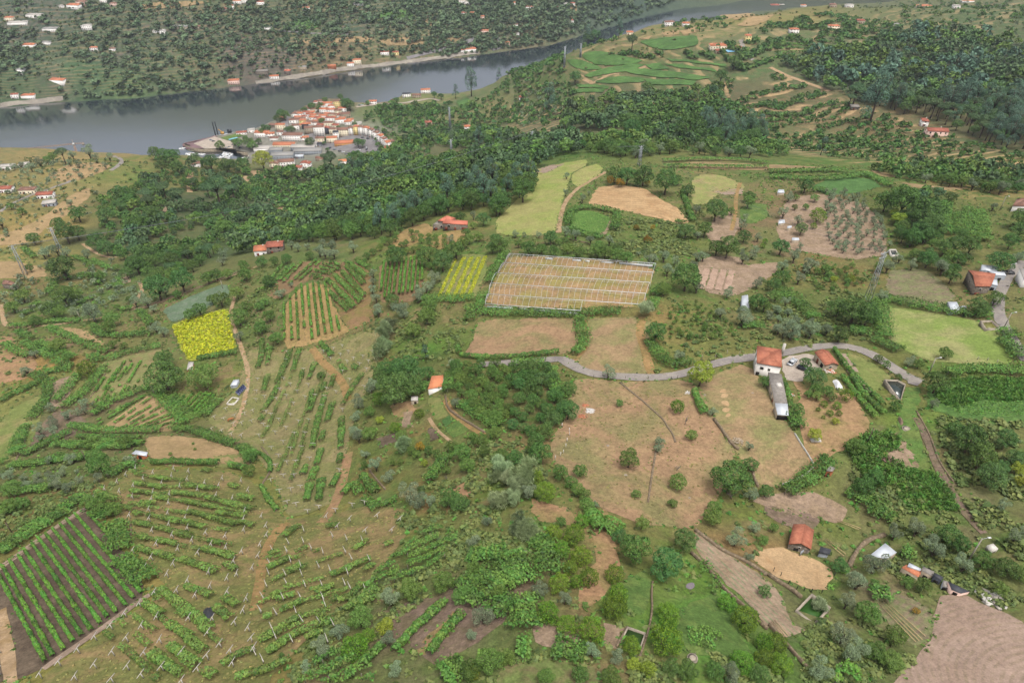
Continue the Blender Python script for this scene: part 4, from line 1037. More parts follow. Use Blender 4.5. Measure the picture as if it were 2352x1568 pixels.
def densify_open(pts, d):
    out = []
    for i in range(len(pts) - 1):
        k = max(1, int(np.hypot(*(np.array(pts[i + 1]) - pts[i])) / d))
        out += [np.array(pts[i]) + (np.array(pts[i + 1]) - pts[i]) * t / k for t in range(k)]
    return out + [np.array(pts[-1])]

_rr = np.random.default_rng(5)
m_stake = plain_mat('vine_stake', '8d8478', .9, .3, 4)
def vine_rows(name, cat, lines, ref, what, width, height, dens=34, size=.5, mat='vine_row', gaps=0, flat=False, shoots=0, base=.3, group=None, stakes=False):
    for k, l in enumerate(lines):
        w = hits(bend(l)); dep = project(w).mean(0)[2]
        sz = size * max(1.0, dep / 260); dn = dens * min(1.0, (230 / dep) ** 2.0)
        me = row_mesh(w, width, height, dn, sz, mat, _rr, base, shoots, gaps, flat)
        if me is None: continue
        o = new_obj(name, None, category=cat, group=group or what, label='%s, %s from %s' % (what, ordinal(k), ref) if len(lines) > 1 else '%s by %s' % (what, ref))
        o.location = Vector(w[0]); me.transform(Matrix.Translation(-Vector(w[0])))
        new_obj('foliage', me, o)
        if stakes or flat:
            mb = MB(); ln = np.concatenate([[0], np.cumsum(np.hypot(*np.diff(w[:, :2], axis=0).T))])
            for t in np.arange(0, ln[-1], 4.5):
                x = np.interp(t, ln, w[:, 0]); y = np.interp(t, ln, w[:, 1]); z = float(hgt(x, y)); b0 = Vector((x, y, z)) - Vector(w[0])
                mb.tube(b0 + Vector((0, 0, -.2)), b0 + Vector((0, 0, height * (.95 if flat else 1.05))), .07, .06, 4)
            if mb.n: mb.build('stakes', m_stake, o, kind='stuff')
# ------------------------------------------------------------------ vineyards
def LN(i, j, s):
    return [T(i, j, e) for e in s.replace('\n', ' ').split('|') if e.strip()]
def rows2(i, j, a, c):
    return [[p, ((p[0] * 2 + q[0]) / 3, (p[1] * 2 + q[1]) / 3), ((p[0] + q[0] * 2) / 3, (p[1] + q[1] * 2) / 3), q] for p, q in zip(T(i, j, a), T(i, j, c))]

vine_rows('vine_row', 'vine row', rows2(0, 3, "820,20;700,30;620,75;560,120;495,165;430,210;360,245;305,300;230,350;180,410;100,455;30,500;-10,570", "1050,270;1310,750;1240,800;1170,870;1080,930;1000,975;935,1030;850,1095;765,1145;685,1200;600,1275;500,1330;430,1385"),
          'the pergola side', 'leafy green vine row on dark soil', 0.72, 1.35, 62, .27, 'vine_row', stakes=True)
vine_rows('vine_row', 'vine row', rows2(1, 1, "1180,850;1220,850;1260,845;1300,840;1345,830;1385,820;1425,815;1460,810;1500,805;1530,810", "1150,1120;1180,1190;1220,1180;1265,1150;1315,1150;1350,1150;1395,1140;1435,1130;1480,1100;1525,1020"),
          'the olive hedge', 'tall straight vine row above the garden', 1.0, 2.1, 60, .4, 'vine_row', stakes=True)
vine_rows('vine_row', 'vine row', rows2(1, 1, "260,1230;315,1170;368,1100;420,1060;475,1060;525,1040;575,1040;632,1020;735,1330", "265,1560;335,1565;395,1565;455,1565;520,1560;580,1530;640,1510;705,1500;770,1480"),
          'the path side', 'thin vine row on the straw coloured hilltop', 1.0, 1.9, 56, .38, 'vine_row', gaps=.18, stakes=True)
vine_rows('vine_row', 'vine row', LN(1, 1, "680,1130;860,1300|720,1070;910,1270|720,970;970,1220|790,940;1000,1170|830,890;1000,1060|880,880;1020,990|940,850;1030,900|650,1010;710,1060"),
          'the straw floor', 'wide diagonal trellised vine row', 2.4, 2.0, 70, .4, 'vine', shoots=.15, base=.8)
vine_rows('vine_row', 'vine row', LN(1, 1, "60,1110;250,870|130,1090;300,900|180,1070;350,880|250,1040;430,850|300,1060;560,830|400,1020;590,850|680,850;800,890|620,870;770,920|590,900;720,940|540,930;690,960|510,970;660,980|500,990;620,1005|810,850;890,870"),
          'the cabbage plot', 'vine row on the hill shoulder', 1.5, 2.0, 34, .5, 'vine', gaps=.15)
vine_rows('vine_row', 'vine row', LN(0, 2, "830,540;1010,270|880,560;1090,260|930,550;1150,190|980,540;1210,180|1050,510;1250,160|1110,500;1300,190|1150,490;1350,220|1230,440;1330,290"),
          'the pergola', 'gappy row of young staked vines', 1.1, 1.3, 30, .42, 'vine_row', gaps=.42)
vine_rows('vine_row', 'vine row', LN(0, 2, "890,740;980,690|905,775;1330,505|985,805;1390,530|1070,790;1450,570|1110,810;1480,610|1180,800;1510,650|1270,800;1560,680|1350,800;1590,700|1430,800;1620,740|1540,810;1620,750|1030,660;1220,570"),
          'the young vines', 'short dark vine row on bare tan soil', .9, 1.3, 36, .4, 'hedge', gaps=.2)
vine_rows('vine_row', 'vine row', LN(0, 2, "1650,570;1700,510|1680,600;1780,490|1720,610;1850,480|1750,640;1900,480|1780,660;1940,480|1800,680;1970,500|1830,700;1950,560"),
          'the corner', 'vine row in the triangular plot', 1.2, 1.5, 40, .42, 'vine_row')
# T post vineyards: sparse foliage on the wires
vine_rows('vine_row', 'vine row', LN(1, 2, """20,260;60,150;60,0|110,230;130,60|190,400;260,250;320,100|340,290;400,90|70,480;110,330|60,660;150,540;200,430|420,350;430,290|490,360;540,220|490,660;530,550|520,1000;560,780;640,500|600,930;640,800;710,580|
780,1000;790,820;790,720|770,1130;780,1060|800,600;900,420;980,320|560,1150;600,1010|470,1480;520,1250;560,1180|580,1480;610,1280|700,1350;760,1240|30,750;80,700|640,60;700,150|760,200;820,300|590,20;660,110|890,240;940,270|500,580;520,470|600,480;640,400|430,1240;470,1160|690,440;720,330"""),
          'the hilltop', 'loose vine row on T posts in the middle vineyard', 2.3, 2.0, 64, .35, 'vine', gaps=.1, base=.7)
vine_rows('vine_row', 'vine row', LN(1, 2, "800,1420;900,1300;960,1420|980,1240;1100,1400|1000,1450;1120,1560|1150,1530;1300,1450"), 'the bare strip', 'bushy vine row below the bare strip', 2.6, 2.0, 40, .45, 'vine', base=.6)
vine_rows('vine_row', 'vine row', LN(0, 2, "1240,1210;1330,1230|1440,1260;1560,1290|1880,1190;1980,1220|1250,1320;1520,1360|1680,1310;1760,1340;1990,1370|1220,1390;1400,1410|1430,1440;1560,1460|1600,1400;1900,1440|1640,1470;2000,1540|1900,1450;2340,1560|2120,1330;2200,1360|1300,1500;1450,1500|2200,1430;2340,1460|900,1400;1100,1470|1050,1520;1250,1560"),
          'the curved pergola', 'sparse vine row on the upper dry slope', 2.3, 1.9, 60, .34, 'vine_dry', gaps=.1, base=.7)
vine_rows('vine_row', 'vine row', LN(0, 3, """1250,20;1300,40|1390,40;1680,110|1240,110;1400,140|1430,150;1760,240|1750,10;2180,130|1700,100;1900,160|2000,20;2300,60|2150,90;2340,140|1300,230;1370,270|1440,270;1640,310|1930,280;2060,310|1280,340;1400,390|1430,390;1600,430|1880,350;2160,430|1690,450;2010,560|2080,490;2180,550|
1480,720;1650,860;1850,1000;1940,1110|1560,1040;1760,1170|1430,910;1500,960|1850,740;1960,790|2070,800;2200,880|1990,890;2130,1000|1720,700;1840,740|1740,1180;1890,1300|1580,1240;1830,1440|1500,1390;1700,1520|2050,1430;2200,1320;2340,1280|2180,1540;2340,1490|1890,1470;1990,1530|1350,860;1500,960|1400,1320;1500,1400"""),
          'the dark soil plot', 'sparse vine row on the lower dry slope', 2.2, 1.9, 64, .32, 'vine_dry', gaps=.1, base=.7)
vine_rows('vine_row', 'vine row', LN(1, 3, """120,410;220,370|120,530;220,480;320,430|150,800;330,690|200,820;370,770|250,920;440,830|230,1080;420,970|560,990;640,950|40,1200;200,1100|110,1310;260,1200;450,1090;700,1010|460,1180;620,1110|0,1500;200,1430;400,1330;500,1270|560,770;720,690|690,600;900,510;1060,440|
760,840;900,780;980,680|820,920;1000,800;1130,720|900,370;1030,280|960,860;1100,800|260,240;400,140|650,150;760,130|1180,330;1260,290|60,1000;160,960|1000,560;1080,500|620,880;760,800|300,560;420,500"""),
          'the foot track', 'sparse vine row on the right hand dry slope', 2.2, 1.9, 64, .32, 'vine_dry', gaps=.1, base=.7)
FINE = [(0, 2, "1230,1310;1520,1355;1760,1345;1990,1372;2210,1365|1200,1385;1420,1420;1600,1410;1900,1445;2340,1470|1180,1440;1430,1450;1650,1480;2000,1545;2300,1590|1250,1235;1450,1270;1700,1290|1000,1450;1250,1510;1500,1560;1750,1600", 'the curved pergola', 'long thin vine row on the upper dry slope'),
 (0, 3, "1240,20;1400,45;1690,115;1920,165;2120,180|1240,115;1430,155;1760,245;1960,285;2150,310|1750,10;2000,70;2200,130;2340,150|1280,240;1460,275;1660,320;1860,360;2170,440|1260,350;1430,400;1620,450;1800,500;2010,565|1400,760;1650,930;1900,1100;2050,1230|1330,860;1560,1040;1780,1190;1900,1310|1240,960;1500,1160;1830,1440|1130,1030;1400,1250;1700,1530|980,1120;1250,1340;1480,1560", 'the black sheet upward', 'long thin vine row on the lower dry slope'),
 (1, 3, "100,440;330,400;480,330|60,560;330,440;600,360|60,700;300,570;560,480;800,400|40,860;330,700;640,620;880,540|150,820;440,740;720,690|230,930;450,830;700,770;900,700|200,1100;430,970;700,900|40,1210;260,1110;470,1010|110,1320;450,1100;720,1010", 'the track upward', 'long thin vine row right of the foot track'),
 (1, 2, "40,700;140,560;250,330;330,120|120,760;220,560;330,330|230,800;330,560;430,330|330,1060;400,800;520,480|60,900;140,760;200,600|420,980;470,760;560,500;640,300|200,1220;300,1000;360,840|320,1300;400,1080;450,950", 'the track by the trough', 'long thin vine row in the middle vineyard')]
for i, j, s, ref, what in FINE:
    vine_rows('vine_row', 'vine row', LN(i, j, s), ref, what, 1.3, 1.6, 30, .3, 'vine_dry', gaps=.22, base=.5)
vine_rows('vine_row', 'vine row', LN(3, 0, "60,450;250,440;430,460|180,410;350,415|60,490;300,480;600,490;1000,490|380,370;600,400;850,430|550,330;800,350;1000,380|500,430;700,440;950,440|640,520;850,540;1000,540|0,540;200,530|720,580;900,590"), 'the hill road', 'vine terrace below the hill houses', 4.0, 2.2, 60, .5, 'vine', gaps=.12)
# pergolas: vines trained flat on posts
PERG = [
 (0, 1, 3, "90,1440;300,1430;420,1400;600,1390;760,1390|930,1520;1050,1530;1200,1520;1400,1510|860,1430;900,1490;960,1530|1280,1300;1350,1370;1400,1430|170,1490;300,1560|460,1450;560,1500;720,1560|300,1260;370,1220|200,1340;290,1300|440,1150;520,1010|640,1010;600,960|1090,1000;1100,1090|900,1060;920,1000|740,1000;760,960|220,720;330,810|690,800;830,860|860,830;1020,920|1120,1290;1240,1270|1000,1080;1120,1040|720,1240;850,1180", 'the farm lane on the left slope', 'bright vine pergola'),
 (0, 2, 3.2, "60,30;140,100;280,150|230,20;400,110;560,200;660,250|360,20;540,100;700,170|700,0;850,60;1010,110|800,170;930,140|850,190;1000,170;1130,130;1300,80;1500,50|300,320;400,350;460,410;450,520;380,620;290,730|250,790;190,900;150,1060|360,320;520,270;680,260|520,570;620,450;730,320|590,620;720,520;820,440;900,330;970,240|890,620;1000,570;1180,510;1390,420|850,690;930,640;1000,590|650,790;760,800;900,830;1080,840;1300,830;1500,820|1440,490;1560,600;1660,720;1700,780|1600,520;1700,640;1800,740|1600,820;1760,820;1900,870;2050,930;2180,960|200,1060;350,1000;500,920;650,840|520,960;700,970;900,980;1100,985;1240,980|110,1160;300,1140;460,1120;600,1090;800,1090|220,1390;350,1370;500,1360|1000,1260;1100,1190;1220,1140|2210,980;2290,1020;2320,1100|1880,700;1950,620;2020,550|0,1130;80,1120|600,1560;760,1440", 'the farm lane', 'vine pergola edging a small left hand plot'),
 (0, 3, 4, "0,390;180,280;350,150;500,60;620,0|1080,120;1110,250;1120,380|1130,440;1230,520;1300,600;1390,650|900,10;1040,50", 'the pale path', 'lush vine pergola around the dark soil vineyard'),
 (1, 1, 3.4, "1490,1190;1700,1190;1900,1200;2000,1170|2050,1290;2060,1200;2090,1150|2040,1310;2200,1320;2351,1320|1960,1260;1980,1340;1960,1400|2140,1050;2180,950;2240,850;2290,770", 'the yellow strips', 'lush pergola at the greenhouse side'),
 (2, 1, 3.6, "0,1322;300,1325;600,1330;800,1310;1000,1310|520,520;510,440;560,370;640,350;760,350;880,375;970,400|520,540;640,600;760,620;840,630|970,400;950,490;930,560|610,1370;640,1480;650,1560|1290,1160;1340,1120;1420,1080|1260,1290;1320,1200|2100,1440;2300,1440", 'the greenhouse front', 'leafy pergola band near the greenhouse'),
 (2, 0, 3, "1380,1490;1600,1480;1800,1475;2100,1480;2351,1510|1390,1540;1700,1540;2000,1550;2351,1545", 'the upper terrace', 'long pergola band above the striped plot'),
 (3, 1, 4.4, "1050,1190;1200,1210;1400,1260;1700,1310;1900,1330;2050,1340|1020,1210;1030,1350;1040,1480;1080,1560|740,1480;870,1500;940,1510|900,1380;960,1330|0,70;200,80;400,90;600,85;800,60;890,40|880,40;1000,90;1130,160|400,190;540,200|0,20;300,15;700,10|2150,1480;2200,1520;2260,1568|100,1100;300,1250;430,1380", 'the lawn field', 'thick vine pergola on the right hand terraces'),
 (3, 1, 4.0, "1630,300;1630,450;1630,600|1745,410;1750,500;1745,600|1830,360;1840,460;1860,560;1880,640|1940,390;1960,500;1980,660", 'the dark thicket', 'straight bright pergola strip in the upper right orchard'),
 (3, 2, 3.4, "1640,320;1750,280;1950,270;2150,285;2351,300|2130,0;2220,60;2270,120;2300,180|950,0;1100,60;1210,110|720,1390;900,1480;1050,1560|220,700;280,820|150,1410;300,1320;420,1230;560,1110", 'the end of the lane', 'vine pergola near the water tank'),
 (1, 2, 3, "1790,300;1770,400;1760,480|1880,590;2000,660;2150,740;2250,800|1600,1300;1650,1200;1750,1080|1560,410;1500,490", 'the orange roofed shed', 'leafy pergola around the walled garden'),
 (1, 3, 4, "1850,740;2000,640;2200,560;2351,500|1930,870;2100,760;2250,660;2351,600|2150,980;2250,880;2351,800|1950,430;2100,420;2300,380|1700,1530;1900,1420", 'the terraced brown soil', 'ragged pergola row on the lower terraces'),
 (2, 3, 4, "220,270;320,330;330,450;310,600|20,400;60,560;100,700|100,800;130,950;120,1100|380,1260;560,1300;680,1340|40,1270;180,1270", 'the reeds', 'pale green pergola among the orange trees'),
 (2, 2, 3, "1250,20;1330,120;1420,220;1540,240;1620,190|350,260;400,450;450,570|560,130;650,80;660,0|0,212;150,210;300,215", 'the twin rut track', 'rambling pergola along the lane'),
 (3, 3, 3, "900,0;1050,40;1150,90|1000,720;1040,840|1200,390;1320,400", 'the stone barn', 'overgrown pergola by the kitchen garden'),
]
for i, j, w, s, ref, what in PERG:
    vine_rows('vine_pergola', 'pergola', LN(i, j, s), ref, what, w, 2.2, 29 * w, .4, 'vine', flat=True, shoots=.22)
# clipped or climbing hedges
HEDG = [
 (0, 2, "0,570;150,480;380,380|1400,1130;1600,1120;1800,1130;2020,1130|2120,1150;2260,1180|730,890;1100,900;1300,910|940,930;1330,955|1820,170;2000,140;2190,110", 3.0, 2.4, 'vine', 'the curved pergola', 'thick leafy hedge on the left slope'),
 (3, 2, "600,80;680,200;780,330;900,450;1000,540;1050,600|680,340;760,450;850,560;930,650;990,720|760,330;830,450;930,560;1060,680", 1.5, 1.8, 'hedge', 'the tiled outhouse', 'straight vine hedge beside the mown plot'),
 (2, 2, "1670,470;1700,560;1770,680|0,160;200,135;430,110", 2.2, 2.2, 'hedge', 'the dry meadow', 'dark ivy covered wall'),
 (1, 2, "1880,140;2100,160;2351,160|1870,120;1850,60", 2.2, 2.0, 'hedge', 'the lane', 'dark clipped hedge above the lane'),
 (1, 3, "1270,1290;1450,1090;1600,960;1730,830|1590,1320;1720,1130;1890,950|980,1410;1080,1310;1170,1230", 1.9, 1.9, 'vine', 'the bottom left', 'narrow vine hedge on brown terraced soil'),
 (2, 3, "730,30;800,150;830,210;950,110", 4.0, 2.6, 'hedge', 'the dry meadow corner', 'broad leafy hedge'),
 (2, 1, "1560,200;1620,370;1660,480|1500,480;1580,500", 3.0, 2.6, 'hedge', 'the straw field', 'dense hedge bordering cut straw'),
 (1, 2, "-20,1010;90,1060;140,1130;130,1210|50,1330;110,1450;200,1560", 1.5, 1.2, 'vine', 'the curved terrace wall', 'green growth along the terrace wall'),
 (3, 2, "135,360;180,480;200,620", 1.6, 1.6, 'vine', 'the long outbuilding', 'vine growing along the outbuilding'),
]
for i, j, s, w, h, mt, ref, what in HEDG:
    vine_rows('hedge', 'hedge', LN(i, j, s), ref, what, w, h, 40 * w, .36, mt, base=.1)
# dense flat vine roofs
def vine_roof(px, h, label, mat='vine', dens=17):
    pw = hits(densify(px, 12)); rg = np.random.default_rng(int(px[0][0]))
    lo, hi = pw[:, :2].min(0), pw[:, :2].max(0); n = int(np.prod(hi - lo) * dens)
    c = rg.uniform(lo, hi, size=(n, 2)); c = c[inpoly(c[:, 0], c[:, 1], pw)]
    c = c[vnoise(c[:, 0], c[:, 1], 2.5, 4) > .3]
    if mat == 'vine': c = c[np.sin((c[:, 0] * .45 - c[:, 1] * .9) * 2 * math.pi / 3.2 + vnoise(c[:, 0], c[:, 1], 6, 3) * 3) > -.55]
    z = hgt(c[:, 0], c[:, 1]) + h * (.75 + .5 * vnoise(c[:, 0], c[:, 1], 3, 8)) + rg.normal(size=len(c)) * .15
    v, q = leaf_quads(np.stack([c[:, 0], c[:, 1], z], -1), np.array([0, 0, 1.0]) + rg.normal(size=(len(c), 3)) * .5, .33, rg)
    me = mesh_np('vine_roof', v, q, None, (LEAF[mat],)); t = vnoise(c[:, 0], c[:, 1], 4, 9)
    color_attr(me, 'tint', np.repeat(np.stack([rg.uniform(0, 1, len(c)), t * .4, t * 0], -1), 4, 0))
    o = new_obj('vine_pergola', None, category='pergola', label=label)
    new_obj('foliage', me, o)
    mb = MB()
    for p in poisson(pw, 60, 4.0, rg): mb.tube((p[0], p[1], float(hgt(*p)) - .2), (p[0], p[1], float(hgt(*p)) + h), .08, .07, 4)
    mb.build('stakes', m_stake, o, kind='stuff')
vine_roof(T(1, 3, "1320,380;1640,150;1860,220;1850,340;1600,560;1200,700;950,840;1120,560"), 2.0, 'wide flat vine roof at the edge of the dry slope')
vine_roof(T(1, 3, "580,1350;720,1300;900,1340;1130,1480;1100,1600;400,1600"), 2.0, 'ragged vine roof at the bottom edge')
vine_roof(T(3, 3, "600,1450;700,1410;820,1480;830,1600;580,1600"), 2.0, 'small vine roof at the bottom edge beside an olive tree', 'vine_row')
vine_roof(T(2, 3, "1600,1060;1750,1050;1900,1100;1950,1200;1800,1330;1650,1300"), .7, 'lush bean rows below the seedling strip', 'hedge', 12)
vine_roof(T(2, 3, "1700,480;1780,460;1860,560;1930,700;1850,780;1740,650"), 1.4, 'tall green maize clump beside the seedling strip', 'tall_grass', 13)

# concrete T posts
m_conc = plain_mat('post_concrete', 'ccc6bc', .85, .15, 6)
POSTS = [
 (0, 2, (1, -.95), 'in the upper dry vineyard', "1260,1145;1610,1150;1745,1175;1170,1205;1420,1185;1590,1215;1330,1240;2055,1240;2225,1260;1735,1245;1895,1280;1240,1305;2020,1305;2290,1350;975,1335;1110,1360;1500,1280;1665,1310;1090,1270;880,1405;1570,1385;2150,1420;1410,1430;1565,1460;1385,1525;2260,1540;1555,1555;1230,1410;1830,1340;1420,1365;1995,1395;1740,1525"),
 (0, 2, (1, -.35), 'on the grass by the brown horse', "2280,345;2085,605;1975,680;2165,665;2065,695;2255,645;2230,735;2320,715;2155,740;1955,790;2045,805;2135,835;2225,850;2265,545;2330,620;2285,435"),
 (1, 2, (1, -.12), 'in the middle vineyard', """715,50;795,25;625,75;780,105;850,75;985,120;900,140;690,140;840,170;955,190;1075,80;1035,165;440,240;800,260;260,325;865,335;20,330;320,375;225,425;485,380;655,415;385,440;740,445;10,440;285,480;455,495;550,480;635,490;85,490;195,508;5,520;350,550;1000,400;100,630;145,655;215,700;320,655;395,715;490,705;610,575;75,745;115,770;280,775;180,815;35,845;360,830;455,825;75,900;255,905;145,960;325,965;420,955;215,1030;290,1090;375,1085;185,1120;500,1055;770,1165;260,1210;355,1210;145,1255;325,1340;415,1315;220,1355;295,1455;375,1475;480,1540;585,1500;890,1480;735,1530;1000,1460;290,80;280,155;1020,240;530,930;800,610"""),
 (0, 3, (1, -.95), 'in the lower dry vineyard', """1205,10;1385,40;1720,35;1565,90;2250,45;1410,150;1735,125;2250,145;1905,170;1600,190;2085,200;1775,240;1955,275;1455,270;2090,305;1650,315;2235,340;1240,335;1410,395;1835,355;2165,430;1350,490;1610,455;1550,550;1930,530;2190,545;2330,490;2100,585;1740,610;1945,660;1640,700;2110,710;1810,745;1440,720;2280,770;1300,820;2250,880;1460,940;1750,950;1170,910;2170,990;1325,1025;1040,1025;1925,1090;895,1125;1185,1140;1490,1155;2040,1190;740,1245;1060,1265;1350,1270;1510,1400;1920,1300;565,1360;895,1380;1190,1395;715,1495;1325,1470;1050,1515;390,1470;2130,1250;2150,1365;1690,1260;2320,1140;2350,1220;1835,1420;1690,1530;15,1440;1970,960;2300,1040;15,1240"""),
 (1, 3, (1, -.8), 'below the curved terrace wall', "60,15;655,20;870,45;1120,10;1330,40;755,110;105,105;1015,150;1250,145;110,190;50,280;30,380"),
 (1, 3, (.52, .85), 'right of the foot track', """445,140;705,195;835,220;985,235;440,245;305,250;160,320;285,330;510,305;620,340;825,330;880,395;325,420;1045,405;135,440;420,460;580,470;685,505;275,540;430,540;850,535;125,530;105,640;285,625;460,640;610,645;820,630;870,660;75,750;255,760;415,755;620,755;645,820;1010,680;50,875;190,895;375,890;430,960;590,985;155,1035;720,1000;190,1120;345,1145;70,1330;5,1260;660,1140"""),
]
_pm = {}
mb = MB(); mb.box(-.075, .075, -.075, .075, -.3, 1.95); me_post = mb.mesh('post', m_conc)
mb = MB(); mb.box(-.95, .95, -.052, .052, 1.95, 2.06); me_arm = mb.mesh('crossarm', m_conc)
for i, j, dr, where, s in POSTS:
    pts = T(i, j, s)
    pts.sort(key=lambda p: p[1])
    for k, (u, v) in enumerate(pts):
        p = hit([u], [v + 4])[0]; dep = project(p)[2]
        dv = FPX * 2.2 * (math.cos(PITCH) - (v - 784) / FPX * math.sin(PITCH)) / dep
        a = hit([u - dr[0] * 6, u + dr[0] * 6], [v + dv - dr[1] * 6, v + dv + dr[1] * 6])
        p = hit([u], [v + dv])[0]
        o = new_obj('trellis_post', None, category='post', group='T posts ' + where, label='pale concrete T post %s, %s from the top' % (where, ordinal(k)))
        o.location = p; o.rotation_euler = (random.uniform(-.05, .05), random.uniform(-.05, .05), math.atan2(a[1, 1] - a[0, 1], a[1, 0] - a[0, 0]) + random.uniform(-.1, .1))
        new_obj('post', me_post, o); new_obj('crossarm', me_arm, o)
